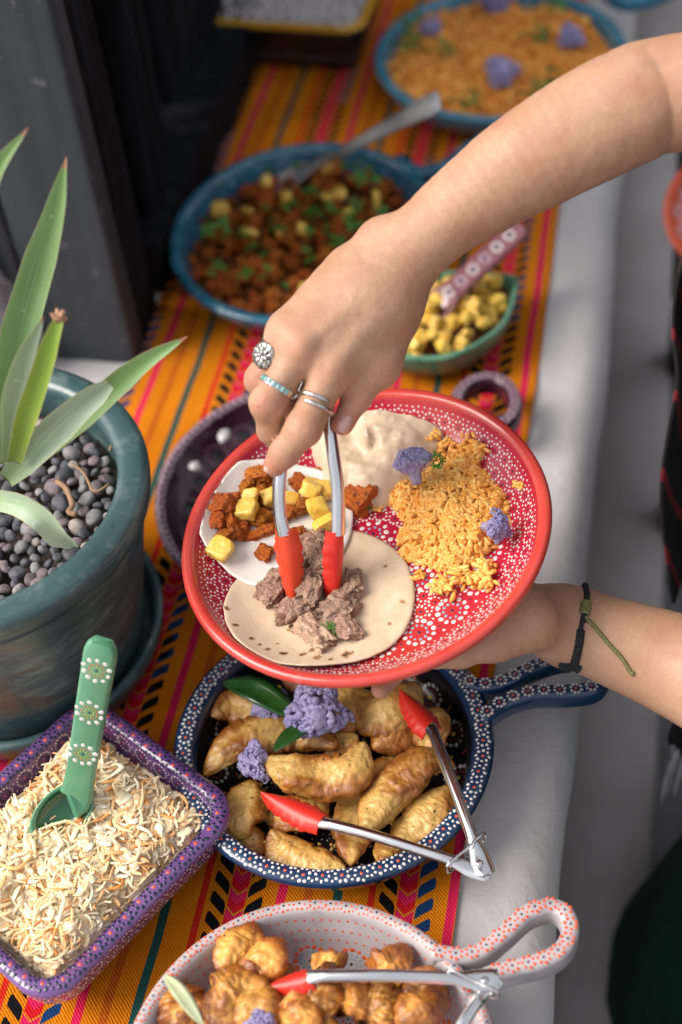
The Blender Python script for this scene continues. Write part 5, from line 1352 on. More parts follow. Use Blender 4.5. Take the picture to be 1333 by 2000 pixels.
# ------------------------------------------------------------------ on the red plate
def tortilla(px_box, mat, name, label, lift, seed):
    pts = []
    for a, b in px_box:
        q = on_plate(a, b, -0.016)
        for _ in range(6): q = 0.5 * q + 0.5 * on_plate(a, b, float(plate_h(min(math.hypot(q[0], q[1]), 0.129))) + lift + 0.002)
        pts.append(q)
    c = np.mean(pts, 0); c[2] = 0
    R_ = np.mean([np.linalg.norm((p - c)[:2]) for p in pts]); nr, nt = 34, 110
    rho = np.linspace(0.0, 1, nr)[1:]; a = np.arange(nt) * 2*math.pi/nt
    Rr = R_ * (1 + 0.018 * np.sin(3*a + seed) + 0.012*np.sin(5*a + 2*seed) + 0.006*noise(np.stack([np.cos(a)*9, np.sin(a)*9, 0*a], 1), 1, seed))
    # pull the outline through the four seen edges
    U = c[0] + np.outer(rho, Rr*np.cos(a)); Vv = c[1] + np.outer(rho, Rr*np.sin(a))
    rad = np.hypot(U, Vv); lim = np.minimum(1, 0.1284 / np.maximum(rad, 1e-6)); U = U * lim; Vv = Vv * lim; rad = rad * lim; Hh = plate_h(np.minimum(rad, 0.129))
    # a stiff disc bridges the plate's bend
    k = np.clip((rad - 0.07) / 0.06, 0, 1); Hh = Hh + 0.0035 * np.sin(k * math.pi) + lift + 0.0007 * fbm(np.stack([U, Vv, 0*U], -1).reshape(-1, 3), 50, seed, 2).reshape(U.shape) + 0.0022 * noise(np.stack([U, Vv, 0*U], -1).reshape(-1, 3), 26, seed+3).reshape(U.shape)
    G_ = np.stack([U, Vv, Hh + 0.0012], -1)
    th = 0.0011 * np.ones(nr-1); th[-1] = 0.0003; th[-2] = 0.0009
    T_ = G_ + np.array([0, 0, 1.0]) * th[:, None, None]; B_ = G_ - np.array([0, 0, 1.0]) * th[:, None, None]
    full = np.concatenate([T_, B_[::-1]], 0); n_ = full.shape[0]
    Vt = np.vstack([full.reshape(-1, 3), T_[0].mean(0), B_[0].mean(0)]); q = np.arange(nt); q2 = (q+1) % nt
    F = [grid_faces(n_, nt)[:, ::-1], np.stack([q, q2, np.full(nt, n_*nt)], 1), np.stack([(n_-1)*nt + q2, (n_-1)*nt + q, np.full(nt, n_*nt+1)], 1)]
    obj(name, plw(Vt), [f[:, ::-1] for f in F] if False else F, mat, label=label, cat='tortilla')
    return c, R_, lift
def tortilla_mat(name, c1, c2, char, patch=None):
    m = NT(name); co = m.coord()
    c = m.mix(m.ramp(m.noise(30, 5, 0.6), 0.35, 0.7), c1, c2)
    if char:
        g_ = m.n('ShaderNodeNewGeometry').outputs['Position']
        def dot(v_):
            o_ = m.n('ShaderNodeVectorMath', operation='DOT_PRODUCT'); m.put(o_.inputs[0], g_); o_.inputs[1].default_value = tuple(float(x) for x in v_); return o_.outputs['Value']
        du, dv = dot(PL_X), dot(PL_Y)
        for cen, r_ in char:
            a_ = m.math('SUBTRACT', du, float(cen @ PL_X)); b_ = m.math('SUBTRACT', dv, float(cen @ PL_Y))
            d = m.math('SQRT', m.math('ADD', m.math('MULTIPLY', a_, a_), m.math('MULTIPLY', b_, b_)))
            e = m.math('ADD', d, m.math('MULTIPLY', m.math('SUBTRACT', m.noise(170, 4, 0.75), 0.5), r_ * 3.6))
            f1 = m.n('ShaderNodeMapRange'); m.put(f1.inputs[0], e); f1.inputs[1].default_value = r_ * 1.15; f1.inputs[2].default_value = r_ * 0.7
            c = m.mix(m.math('MULTIPLY', f1.outputs[0], 0.8), c, (0.40, 0.17, 0.04))
            f2 = m.n('ShaderNodeMapRange'); m.put(f2.inputs[0], e); f2.inputs[1].default_value = r_ * 0.85; f2.inputs[2].default_value = r_ * 0.45
            c = m.mix(m.math('MULTIPLY', f2.outputs[0], m.ramp(m.noise(160, 3, 0.6), 0.30, 0.5)), c, (0.05, 0.02, 0.009))
    if char: c = m.mix(m.math('MULTIPLY', m.ramp(m.noise(26, 5, 0.7), 0.48, 0.72), 0.55), c, (0.56, 0.36, 0.19))
    else: c = m.mix(m.math('MULTIPLY', m.ramp(m.noise(40, 5, 0.7), 0.52, 0.75), 0.35), c, (0.62, 0.52, 0.42))
    m.set(Base_Color=c, Roughness=0.55, Subsurface_Weight=0.12, Subsurface_Scale=1.0); m.b.inputs['Subsurface Radius'].default_value = (0.004, 0.003, 0.002)
    m.bump(m.noise(420, 4, 0.6), 0.5, 0.0007); m.bump(m.noise(70, 4), 0.25, 0.002)
    return m.m
ch = []
for a, b, r_ in ((560, 1195, 0.0085), (530, 1168, 0.0060), (575, 1222, 0.0065), (610, 1232, 0.0045), (679, 1281, 0.0042), (611, 1274, 0.0022), (595, 1288, 0.0032), (624, 1295, 0.0030), (560, 1290, 0.0030), (528, 1285, 0.0025), (500, 1262, 0.0022), (515, 1275, 0.0018), (470, 1240, 0.0020), (452, 1205, 0.0025), (760, 1215, 0.0022), (786, 1170, 0.0022), (752, 1100, 0.0014), (650, 1298, 0.0022), (545, 1262, 0.0015), (700, 1110, 0.0012)):
    q = on_plate(a, b, -0.02); q[2] = plate_h(np.hypot(q[0], q[1])) + 0.003; ch.append((plw(q), r_))
t2 = tortilla([(415, 1172), (790, 1135), (680, 1036), (600, 1307)], tortilla_mat('toasted_tortilla', (0.66, 0.50, 0.36), (0.72, 0.57, 0.43), ch), 'tortilla', 'toasted tan tortilla with charred spots and beef, nearest the plate edge', 0.0006, 2)
t1 = tortilla([(381, 1015), (685, 1000), (560, 905), (540, 1150)], tortilla_mat('white_tortilla', (0.78, 0.73, 0.685), (0.82, 0.775, 0.74), None), 'tortilla', 'pale white tortilla topped with orange spiced meat and pineapple', 0.0034, 5)
def floor_h(u, v):
    """top of the plate or of a tortilla lying there"""
    r_ = math.hypot(u, v); h = float(plate_h(min(r_, 0.129)))
    for (c, R_, lift) in (t2, t1):
        if math.hypot(u - c[0], v - c[1]) < R_ * 0.99: h = max(h, float(plate_h(min(r_, 0.129))) + lift + 0.0022)
    return h
def drop(px, py, h0=-0.020):
    """plate coordinates of a pixel, resting on what is there"""
    q = on_plate(px, py, h0)
    for _ in range(3): q = on_plate(px, py, floor_h(q[0], q[1]))
    return q
def put_on_plate(name, meshes, items, lab, cat, group, k=0.24, o=(360, 880), aspect=None):
    for i, it in enumerate(items):
        x, y, s = it[:3]; lift = it[3] if len(it) > 3 else 0.0; px, py = o[0] + x*k, o[1] + y*k
        size = s * k * 1.05 / 2777
        base = drop(px, py); q = on_plate(px, py, base[2] + lift + size * 0.28)
        w = plw(q); R_ = R_PL @ frame_z(RNG.normal(size=3) * 0.22 + np.array([0, 0, 1]), RNG.uniform(0, 6.28))
        inst(name, meshes[i % len(meshes)], trs(w, R_, size * np.array([1.12, 1.08, 1.0])), label=lab[i] if isinstance(lab, list) else lab, cat=cat, group=group)
put_on_plate('meat_piece', PAST, [(600, 200, 165), (505, 285, 125), (690, 275, 140), (630, 335, 115, .004), (690, 475, 130), (325, 440, 175), (385, 545, 165, .003), (275, 560, 130), (345, 690, 205), (450, 625, 160, .003), (600, 555, 185, .002), (540, 700, 160), (660, 835, 140), (660, 665, 165), (875, 470, 160), (900, 690, 160), (945, 270, 160), (1000, 440, 175), (1120, 165, 135), (410, 400, 110), (560, 440, 120), (760, 560, 120), (780, 330, 120), (640, 410, 100, .004)],
    'orange spiced meat cube heaped on the white tortilla', 'meat', 'spiced meat cubes on the white tortilla')
put_on_plate('meat_piece', [PAST[5]], [(885, 595, 250)], 'single browned meat cube lying alone between the beans and the rice', 'meat', None, 0.255, (480, 820))
put_on_plate('pineapple_cube', PINE, [(510, 480, 165, .009), (535, 365, 130, .008), (700, 385, 125, .008), (850, 400, 150, .006), (1040, 305, 165, .007), (1165, 315, 140, .004), (1095, 480, 165, .006), (1150, 590, 180, .004)],
    ['largest pineapple cube lying on the middle of the spiced meat', 'pineapple cube behind the largest one on the spiced meat', 'pineapple cube touching the left tong arm on its left', 'pineapple cube touching the left tong arm on its right', 'pineapple cube farthest back between the two tong arms', 'pineapple cube half behind the right tong arm', 'middle pineapple cube of the three between the tong arms', 'nearest pineapple cube between the tongs, by the right red tip'], 'fruit', 'pineapple cubes on the white tortilla')
put_on_plate('pineapple_cube', PINE, [(295, 800, 180, .001)], 'lone yellow pineapple cube at the outer left edge of the white tortilla', 'fruit', None)
put_on_plate('beef_piece', BEEF, [(530, 915, 190, .004), (445, 1050, 170, .010), (580, 1050, 185, .015), (605, 1150, 205, .010), (490, 1290, 215, .008), (820, 1235, 215), (210, 1290, 230), (390, 1465, 270, .001), (700, 1450, 255, .001), (530, 1640, 290), (770, 1600, 185), (575, 1475, 170), (560, 1210, 200, .004), (440, 1170, 170, .003), (775, 1330, 170), (330, 1420, 190), (480, 1520, 180)],
    ['beef chunk farthest back, where the two tortillas meet', 'beef chunk gripped beside the left red tong tip', 'beef chunk with a green herb scrap between the red tong tips', 'long beef chunk touching the right red tong tip', 'dark beef chunk hanging between the red tong tips', 'beef chunk right of the tongs on the toasted tortilla', 'flat beef piece left of the tongs, by the white tortilla edge', 'wide flat beef piece under the left red tip', 'beef chunk under the point of the right red tip', 'nearest big beef chunk on the toasted tortilla', 'small beef chunk beside the lowest herb scrap', 'small beef chunk under the middle of the tongs', 'beef chunk hidden low between the tong tips', 'beef scrap pressed against the left red tip', 'beef scrap at the right red tip, below the long chunk', 'beef scrap under the point of the left red tip', 'beef scrap behind the nearest big chunk'], 'meat', 'beef chunks on the toasted tortilla', 0.255, (480, 820))
for x, y, s_, l_ in ((555, 1050, 80, 0.017), (660, 1590, 120, 0.008), (825, 1640, 70, 0.002), (620, 1575, 80, .006), (700, 1660, 70, .004)):
    q = drop(480 + x*.255, 820 + y*.255); q = on_plate(480 + x*.255, 820 + y*.255, q[2] + l_ + 0.003)
    inst('herb_leaf', CIL[0], trs(plw(q), R_PL @ frame_z((0.3, -0.2, 1), RNG.uniform(0, 6)), s_*.255*1.05/2777*np.array([1.3, 0.8, 1])), label='small green herb scrap on the braised beef', cat='herb', group='green herb scraps on the beef')

# refried beans
def bean_mound():
    bx = [on_plate(a, b, -0.016) for a, b in ((600, 885), (848, 865), (735, 795), (735, 978))]; c = np.mean(bx, 0)
    nr, nt = 60, 150; a = np.arange(nt) * 2*math.pi/nt; rho = np.linspace(0, 1, nr)[1:]
    Rx = (bx[1] - bx[0])[:2] / 2; Ry = (bx[2] - bx[3])[:2] / 2
    k_ = 1 + 0.05*np.sin(3*a + 1) + 0.04*np.sin(7*a) + 0.05 * noise(np.stack([np.cos(a)*2, np.sin(a)*2, 0*a], 1), 1.5, 3)
    U = c[0] + np.outer(rho, k_*np.cos(a))*Rx[0] + np.outer(rho, k_*np.sin(a))*Ry[0]; Vv = c[1] + np.outer(rho, k_*np.cos(a))*Rx[1] + np.outer(rho, k_*np.sin(a))*Ry[1]
    lim = np.minimum(1, 0.1175 / np.maximum(np.hypot(U, Vv), 1e-6)); U = U * lim; Vv = Vv * lim
    Q = np.stack([U, Vv, 0*U], -1).reshape(-1, 3)
    prof = np.clip(1 - rho ** 3.2, 0, 1)[:, None] ** 0.6
    sw = np.sin(np.arctan2(Vv - c[1], U - c[0]) * 1.0 + 95 * np.hypot(U - c[0], Vv - c[1]) + 1.5 * noise(Q, 40, 4).reshape(U.shape))
    H_ = plate_h(np.minimum(np.hypot(U, Vv), 0.129)) + prof * (0.0205 + 0.0050 * sw + 0.0034 * fbm(Q, 70, 5, 2).reshape(U.shape)) + 0.0005*prof*noise(Q, 230, 6).reshape(U.shape) - 0.0008
    Vt = np.vstack([np.stack([U, Vv, H_], -1).reshape(-1, 3), [[c[0], c[1], H_[0].mean()]]]); q = np.arange(nt)
    F = [grid_faces(nr-1, nt), np.stack([(q+1) % nt, q, np.full(nt, (nr-1)*nt)], 1)]
    m = simple('refried_beans', (0.70, 0.54, 0.40), (0.62, 0.455, 0.32), 0.34, 60, 4, bump=0.35, bscale=240, bdist=0.0014, sss=0.2, spots=((0.70, 0.56, 0.46), 120, 0.55, 0.75))
    obj('refried_beans', plw(Vt), [f[:, ::-1] for f in F], m, label='smooth beige mound of mashed beans at the back of the red plate', cat='beans')
bean_mound()
# rice
gV, gF = ball(6, 8); gV = gV * [1.0, 0.43, 0.40]; gV[:, 2] += 0.10 * gV[:, 0] ** 2
def in_poly(P, poly):
    x, y = P[:, 0], P[:, 1]; ins = np.zeros(len(P), bool); n = len(poly)
    for i in range(n):
        x1, y1 = poly[i]; x2, y2 = poly[(i+1) % n]
        c = ((y1 > y) != (y2 > y)) & (x < (x2-x1)*(y-y1)/(y2-y1+1e-15) + x1); ins ^= c
    return ins
def poly_dist(P, poly):
    d = np.full(len(P), 1e9); n = len(poly)
    for i in range(n):
        a, b = poly[i], poly[(i+1) % n]; ab = b - a; t = np.clip(((P - a) @ ab) / (ab @ ab), 0, 1); d = np.minimum(d, np.linalg.norm(P - a - t[:, None]*ab, axis=1))
    return d
rice_px = [(858, 880), (925, 872), (955, 925), (988, 962), (994, 1012), (978, 1035), (955, 1058), (925, 1080), (890, 1102), (858, 1095), (825, 1085), (780, 1068), (772, 1040), (782, 1000), (752, 962), (758, 930), (805, 915)]
poly = np.array([on_plate(a, b, -0.012)[:2] for a, b in rice_px])
def rice_h(P): 
    d = poly_dist(P, poly) * np.where(in_poly(P, poly), 1, -1); Q = np.column_stack([P, 0*P[:, 0]])
    return plate_h(np.minimum(np.hypot(P[:, 0], P[:, 1]), 0.129)) + np.where(d > 0, 0.0215 * (1 - np.exp(-np.maximum(d, 0) / 0.016)) + 0.0045 * fbm(Q, 55, 7, 3) * np.clip(d / 0.012, 0, 1), -0.002)
g0, g1 = poly.min(0) - 0.004, poly.max(0) + 0.004; nx_ = 70
X, Yg = np.meshgrid(np.linspace(g0[0], g1[0], nx_), np.linspace(g0[1], g1[1], nx_), indexing='ij'); Pg = np.stack([X.ravel(), Yg.ravel()], 1)
Hb = rice_h(Pg) - 0.0010; core = np.column_stack([Pg, Hb])
rice = thing('rice_mound', plw([poly[:, 0].mean(), poly[:, 1].mean(), -0.024]), 'mound of orange rice on the right of the red plate', 'rice')
ff = grid_faces(nx_, nx_, False)[:, ::-1]; ok = in_poly(Pg, poly); ff = ff[ok[ff].any(1)]
obj('packed_rice', plw(core), ff[:, ::-1] if True else ff, M_RICEB, rice)
n_g = 1150; C_ = RNG.uniform(g0, g1, (n_g * 3, 2)); C_ = C_[in_poly(C_, poly)][:n_g]
e_ = 0.0015; hh = rice_h(C_); N_ = np.stack([-(rice_h(C_ + [e_, 0]) - hh)/e_, -(rice_h(C_ + [0, e_]) - hh)/e_, np.ones(len(C_))], 1)
N_ = np.clip(N_, -2.5, 2.5)
Ts = np.column_stack([C_, hh + RNG.uniform(-0.0006, 0.0016, len(C_))])
# spilled grains and two small clumps
sp = []
for a, b, k_, s_ in ((866, 1152, 60, 13), (945, 1140, 60, 14), (950, 1112, 30, 10), (905, 1130, 24, 18), (820, 1128, 6, 8), (803, 990, 12, 16), (735, 1000, 3, 6), (800, 838, 8, 7), (848, 850, 12, 6), (1010, 950, 6, 5), (770, 905, 10, 12), (890, 890, 60, 22), (925, 885, 50, 14)):
    for q in range(k_):
        w = drop(a + RNG.normal() * s_ * 0.8, b + RNG.normal() * s_ * 0.55); sp.append((w[0], w[1], w[2] + (0.0012 if k_ < 20 else RNG.uniform(0.001, 0.0085))))
for a, b in ((800, 838), (848, 850)):
    for q in range(14):
        w = on_plate(a + RNG.normal()*6, b + RNG.normal()*4, -0.0115); sp.append((w[0], w[1], w[2]))
Ts = np.vstack([Ts, np.array(sp)]); N_ = np.vstack([N_, np.tile([0, 0, 1.0], (len(sp), 1))])
Ss = RNG.uniform(0.85, 1.2, (len(Ts), 1)) * np.array([0.0041, 0.0041, 0.0041])
V, F = scatter(gV, gF, tangent_rots(N_, 0.45), Ts, Ss)
obj('grains', plw(V), F, M_RICE, rice, kind='stuff')
# florets and cilantro on the plate
def over(px, py, lift): return plw(on_plate(px, py, lift))
floret(over(806, 902, 0.010), TOCAM(PL_C) * 0.5 + PL_N * 0.4 + PL_Y * 0.9 - PL_X*0.3, 0.031, 3, 'purple cauliflower floret between the beans and the rice')
floret(over(972, 1028, -0.002), TOCAM(PL_C) * 0.5 + PL_X * 0.75, 0.024, 8, 'pale purple cauliflower floret on the right edge of the rice')
def sprig(loc, n, size, label, name='cilantro_sprig', k=5, seed=0):
    t = thing(name, loc, label, 'herb'); rg_ = np.random.default_rng(seed)
    R_ = frame_z(n); V, F, _ = sweep(catmull([loc - R_[:, 0]*size*0.9, loc - R_[:, 0]*size*0.3 + R_[:, 2]*size*0.05, loc], 8), circ(size*0.035, 6), n); obj('stalk', V, F, M_LEAF, t)
    for q in range(k):
        a = -1.9 + 3.8*q/(k-1); off = R_[:, 0]*math.cos(a)*size*0.28 + R_[:, 1]*math.sin(a)*size*0.36
        inst('leaf', CIL[q % 3], trs(loc + off + R_[:, 2]*size*rg_.uniform(0.02, 0.16), R_ @ frame_z(rg_.normal(size=3)*0.35 + [0, 0, 1], a), size*rg_.uniform(0.55, 0.75)), t)
    return t
sprig(over(853, 900, 0.016), TOCAM(PL_C), 0.0125, 'fresh green cilantro sprig on top of the plated rice', seed=4)
inst('herb_leaf', CIL[1], trs(over(720, 992, -0.022), R_PL, 0.007), label='tiny green herb leaf under the lone meat cube', cat='herb')

# ------------------------------------------------------------------ navy pan: fried fish
def crop_px(x, y, k, o): return o[0] + x*k, o[1] + y*k
FISH = [  # photo-crop paths, height, half width (m), flatness
 ([(690, 385), (620, 450), (560, 560), (545, 690)], 0.026, 0.0200, 0.5), ([(830, 480), (780, 555), (725, 615), (688, 645)], 0.036, 0.0215, 0.6),
 ([(135, 255), (185, 225), (255, 245), (300, 270)], 0.036, 0.0190, 0.6), ([(205, 640), (245, 630), (265, 600)], 0.026, 0.0175, 0.6), ([(255, 460), (230, 520), (222, 580), (240, 615)], 0.034, 0.0190, 0.62),
 ([(290, 560), (350, 550), (420, 540), (465, 500)], 0.026, 0.0165, 0.5), ([(800, 240), (785, 300), (760, 370)], 0.038, 0.0180, 0.5), ([(620, 350), (690, 300), (745, 270)], 0.036, 0.0180, 0.6),
 ([(310, 605), (345, 660), (410, 705), (515, 715)], 0.030, 0.0190, 0.6), ([(430, 160), (520, 190), (535, 260), (530, 310)], 0.040, 0.0200, 0.6), ([(545, 190), (610, 250), (680, 235), (740, 170)], 0.044, 0.0230, 0.6),
 ([(115, 425), (190, 350), (300, 310), (400, 305), (495, 345)], 0.046, 0.0200, 0.62), ([(845, 405), (770, 395), (690, 460), (630, 530), (585, 605)], 0.050, 0.0190, 0.66), ([(290, 395), (365, 425), (455, 440), (545, 420), (580, 345)], 0.056, 0.0205, 0.66),
 ([(340, 130), (420, 140), (480, 160)], 0.036, 0.0200, 0.6), ([(640, 690), (660, 660), (690, 640)], 0.024, 0.0130, 0.6), ([(470, 330), (520, 350), (560, 320)], 0.038, 0.0140, 0.7)]
FLAB = ['pale long fish strip lying lowest in the middle of the navy pan', 'plump fish strip beside the lower right rim of the navy pan', 'curled fish piece by the upper left rim of the navy pan', 'small fish piece tucked at the lower left of the navy pan', 'stubby fish strip standing by the left rim below the purple floret', 'pale fish strip under the red tong tip', 'pale fish strip under the upper red tong tip', 'fish strip in the shade right of the long leaf, under the plate', 'dark browned crescent of fish at the front rim of the navy pan', 'bent fish strip just under the big purple floret', 'broad frilly fish piece below the plate edge, right of the big floret',
 'long golden fish strip reaching from the left rim under the small leaf', 'ridged golden fish strip slanting under the steel tongs', 'bright crescent of fried fish in the centre of the navy pan', 'fish piece behind the long green leaf', 'short fish end by the front tong arm', 'small fish scrap behind the bright crescent']
for q, (pth, z, hw, fl) in enumerate(FISH):
    P_ = [un(*crop_px(x, y, 0.6527, (330, 1230)), z + 0.004*math.sin(2.1*i + q)) for i, (x, y) in enumerate(pth)]
    d0, d1 = P_[0] - P_[1], P_[-1] - P_[-2]; P_ = [P_[0] + 0.14*d0] + P_[1:-1] + [P_[-1] + 0.14*d1]; hw = hw * 0.75; r_ = [hw*0.42, hw*0.95, hw*1.15, hw*1.0, hw*0.42]; r_ = r_ if q % 2 else r_[::-1]
    V, F = lumpy_strip(P_, r_, fl, 100 + q, 0.17, 42, 110, 64, crisp=0.42)
    V[:, 2] = np.maximum(V[:, 2], RZ + 0.010)
    with_crust(obj('fish_strip', V, F, M_FISH, label=FLAB[q], cat='fried fish', group='fried fish strips in the navy pan'))
bV_, bF_ = ball(5, 6); n_ = 140
Pc, rc_ = in_disc(NV, 0.094, n_)
V, F = scatter(bV_, bF_, np.array([rand_rot() for _ in range(n_)]), np.column_stack([Pc, RZ + 0.0095 + 0.019 * np.clip((rc_ - 0.72) / 0.28, 0, 1) ** 2 + 0 * rc_]), RNG.uniform(0.0006, 0.0020, (n_, 3)))
obj('batter_crumbs', V, F, M_FISH, label='small batter crumbs on the bottom of the navy pan', cat='crumbs', kind='stuff')
fl_ = lambda x, y, z: un(*crop_px(x, y, 0.6527, (330, 1230)), z)
floret(fl_(438, 245, 0.070), (0.1, -0.4, 1), 0.050, 11, 'large purple cauliflower floret on the fried fish', stem=False)
floret(fl_(300, 225, 0.056), (-0.5, -0.4, 0.7), 0.036, 12, 'pale stemmed purple floret half under the long green leaf')
floret(fl_(258, 395, 0.058), (-0.3, -0.5, 0.8), 0.030, 13, 'small purple floret at the left end of the bright fish crescent')
M_LONG = simple('dark_leaf', (0.012, 0.060, 0.010), (0.022, 0.095, 0.018), 0.25, 60, coat=0.3, bump=0.2, bscale=120)
M_PALEL = simple('pale_leaf', (0.42, 0.46, 0.26), (0.52, 0.56, 0.36), 0.35, 60)
def blade(pts, w, name, label, mat, cat='leaf', up=(0, 0, 1), fold=0.35, parent=None, n=30, rib=None):
    P_ = resample(catmull(pts, 100), n); t = np.linspace(0, 1, n); hw = w/2 * np.sin(np.clip(t*0.96 + 0.02, 0, 1) * math.pi) ** 0.75
    sec = np.array([(1, fold), (0.5, 0.35*fold), (0, 0), (-0.5, 0.35*fold), (-1, fold), (-0.5, 0.35*fold - 0.04), (0, -0.06), (0.5, 0.35*fold - 0.04)])
    V, F, _ = sweep(P_, sec, up, scale=np.stack([hw, hw], 1)); return obj(name, V, F, mat, parent, label=label, cat=cat)
blade([fl_(165, 157, 0.066), fl_(260, 185, 0.074), fl_(350, 240, 0.072), fl_(385, 268, 0.064)], 0.024, 'bay_leaf', 'long dark green leaf beside the large floret on the fish', M_LONG)
blade([fl_(432, 296, 0.066), fl_(380, 310, 0.070), fl_(312, 362, 0.068)], 0.0135, 'bay_leaf', 'small dark green leaf below the large floret on the fish', M_LONG)

# ------------------------------------------------------------------ white bowl: battered shrimp
SH = [([(400, 310), (395, 250), (440, 205), (480, 235), (530, 270), (525, 335)], 0.060, 0.0150), ([(285, 420), (350, 415), (430, 385), (475, 450), (450, 520)], 0.066, 0.0200), ([(195, 330), (205, 390), (230, 450), (240, 500)], 0.056, 0.0165), ([(570, 430), (600, 425), (635, 470), (620, 520)], 0.066, 0.0170), ([(625, 365), (680, 395), (740, 410), (775, 430)], 0.060, 0.0145),
 ([(700, 285), (740, 275), (770, 300)], 0.050, 0.0125), ([(800, 360), (840, 400), (830, 450)], 0.056, 0.0140), ([(880, 380), (930, 420), (920, 480)], 0.056, 0.0150), ([(920, 320), (970, 300), (960, 350)], 0.054, 0.0150), ([(1010, 350), (1080, 355), (1095, 410), (1040, 460), (1000, 490)], 0.060, 0.0140), ([(545, 380), (580, 370), (600, 400)], 0.056, 0.0125), ([(300, 500), (360, 540), (430, 560)], 0.050, 0.018), ([(640, 500), (720, 540), (800, 520)], 0.054, 0.018), ([(860, 520), (930, 560), (1000, 540)], 0.05, 0.018), ([(480, 560), (560, 600), (640, 600)], 0.05, 0.018), ([(445, 320), (470, 280), (450, 250)], 0.064, 0.011)]
SLAB = ['curled battered shrimp standing highest at the back of the white bowl', 'largest pale round battered shrimp at the left of the white bowl', 'battered shrimp behind the pale leaf at the left rim', 'round golden shrimp just below the red tong tip', 'dark craggy battered shrimp in the middle of the white bowl', 'small pale shrimp end behind the tong arm', 'craggy brown shrimp under the tong arm, left of the darkest one', 'very dark craggy shrimp lying right of centre in the white bowl', 'brown shrimp touching the tong arm near the right rim', 'pale hook-shaped shrimp at the right rim of the white bowl', 'small brown shrimp lump beside the red tong tip', 'battered shrimp at the frame edge below the pale leaf', 'battered shrimp at the bottom frame edge, middle of the white bowl', 'battered shrimp at the bottom frame edge, right in the white bowl', 'battered shrimp lowest in the white bowl', 'small tail lump on the highest curled shrimp']
for q, (pth, z, hw) in enumerate(SH):
    P_ = [un(*crop_px(x, y, 0.54, (240, 1740)), z + 0.004*math.sin(1.7*i + q)) for i, (x, y) in enumerate(pth)]
    hw = hw * 0.86; V, F = lumpy_strip(P_, [hw*0.6, hw*1.1, hw*0.9, hw*1.15, hw*0.7], 0.9, 300 + q, 0.24 if q not in (4, 6, 7, 8, 10) else 0.34, 62, 100, 60, crisp=1.0 if q not in (4, 6, 7, 8, 10) else 1.9)
    V[:, 2] = np.maximum(V[:, 2], RZ + 0.010)
    with_crust(obj('battered_shrimp', V, F, M_SHRIMP, label=SLAB[q], cat='fried shrimp', group='battered shrimp in the white bowl'))
V, F = cube_sphere(4)
blade([un(321, 1903, 0.085), un(352, 1938, 0.090), un(398, 2004, 0.082)], 0.0105, 'bay_leaf', 'narrow pale green leaf leaning on the white bowl rim', M_PALEL)
floret(un(505, 2004, 0.072), (0, -0.3, 1), 0.026, 15, 'purple cauliflower floret at the bottom frame edge among the shrimp', stem=False)

# ------------------------------------------------------------------ violet dish: coleslaw
M_CAB = simple('cabbage', (0.88, 0.68, 0.41), (0.89, 0.74, 0.50), 0.34, 120, sss=0.25, sss_r=(0.004, 0.003, 0.002), bump=0.2, bscale=500, coat=0.3, isl=((0.91, 0.80, 0.60), (0.88, 0.64, 0.31)))
M_CAB2 = simple('cabbage_pale', (0.92, 0.83, 0.66), (0.88, 0.74, 0.44), 0.34, 70, sss=0.25, sss_r=(0.004, 0.003, 0.002), coat=0.3, isl=((0.91, 0.76, 0.50), (0.93, 0.89, 0.80)))
M_CARR = simple('carrot', (0.86, 0.44, 0.15), (0.88, 0.55, 0.28), 0.36, 140, sss=0.2, isl=((0.90, 0.60, 0.32), (0.88, 0.30, 0.05)))
M_DRESS = simple('slaw_dressing', (0.84, 0.66, 0.42), (0.87, 0.71, 0.48), 0.35, 140, bump=0.5, bscale=300, bdist=0.002)
dloc = lambda x, y, z: np.array([DC[0], DC[1], RZ]) + np.stack([np.asarray(x, float), np.asarray(y, float), np.asarray(z, float)], -1) @ R_D.T
def dish_xy(p): d = (np.asarray(p) - [DC[0], DC[1], RZ]) @ R_D; return d[0], d[1]
spx, spy = dish_xy(un(118, 1600, 0.055))
def slaw_h(x, y):
    ex = np.clip(np.minimum(DA - 0.015 - np.abs(x), DB - 0.015 - np.abs(y)) / 0.035, 0, 1)
    h = 0.034 + 0.028 * np.sin(ex * math.pi / 2) + 0.009 * fbm(np.stack([x, y, 0*x], -1), 42, 21, 3)
    return h - 0.015 * np.exp(-((x - spx)**2 + (y - spy)**2) / 0.017**2)
X, Yg = np.meshgrid(np.linspace(-DA + 0.014, DA - 0.014, 60), np.linspace(-DB + 0.014, DB - 0.014, 50), indexing='ij')
slaw = thing('coleslaw', dloc(0, 0, 0.02), 'creamy shredded coleslaw with carrot filling the violet dish', 'salad')
obj('dressed_base', dloc(X, Yg, slaw_h(X, Yg) - 0.0002).reshape(-1, 3), grid_faces(60, 50, False), M_DRESS, slaw)
parts = {0: [], 1: [], 2: []}
sec = circ(0.56, 7)
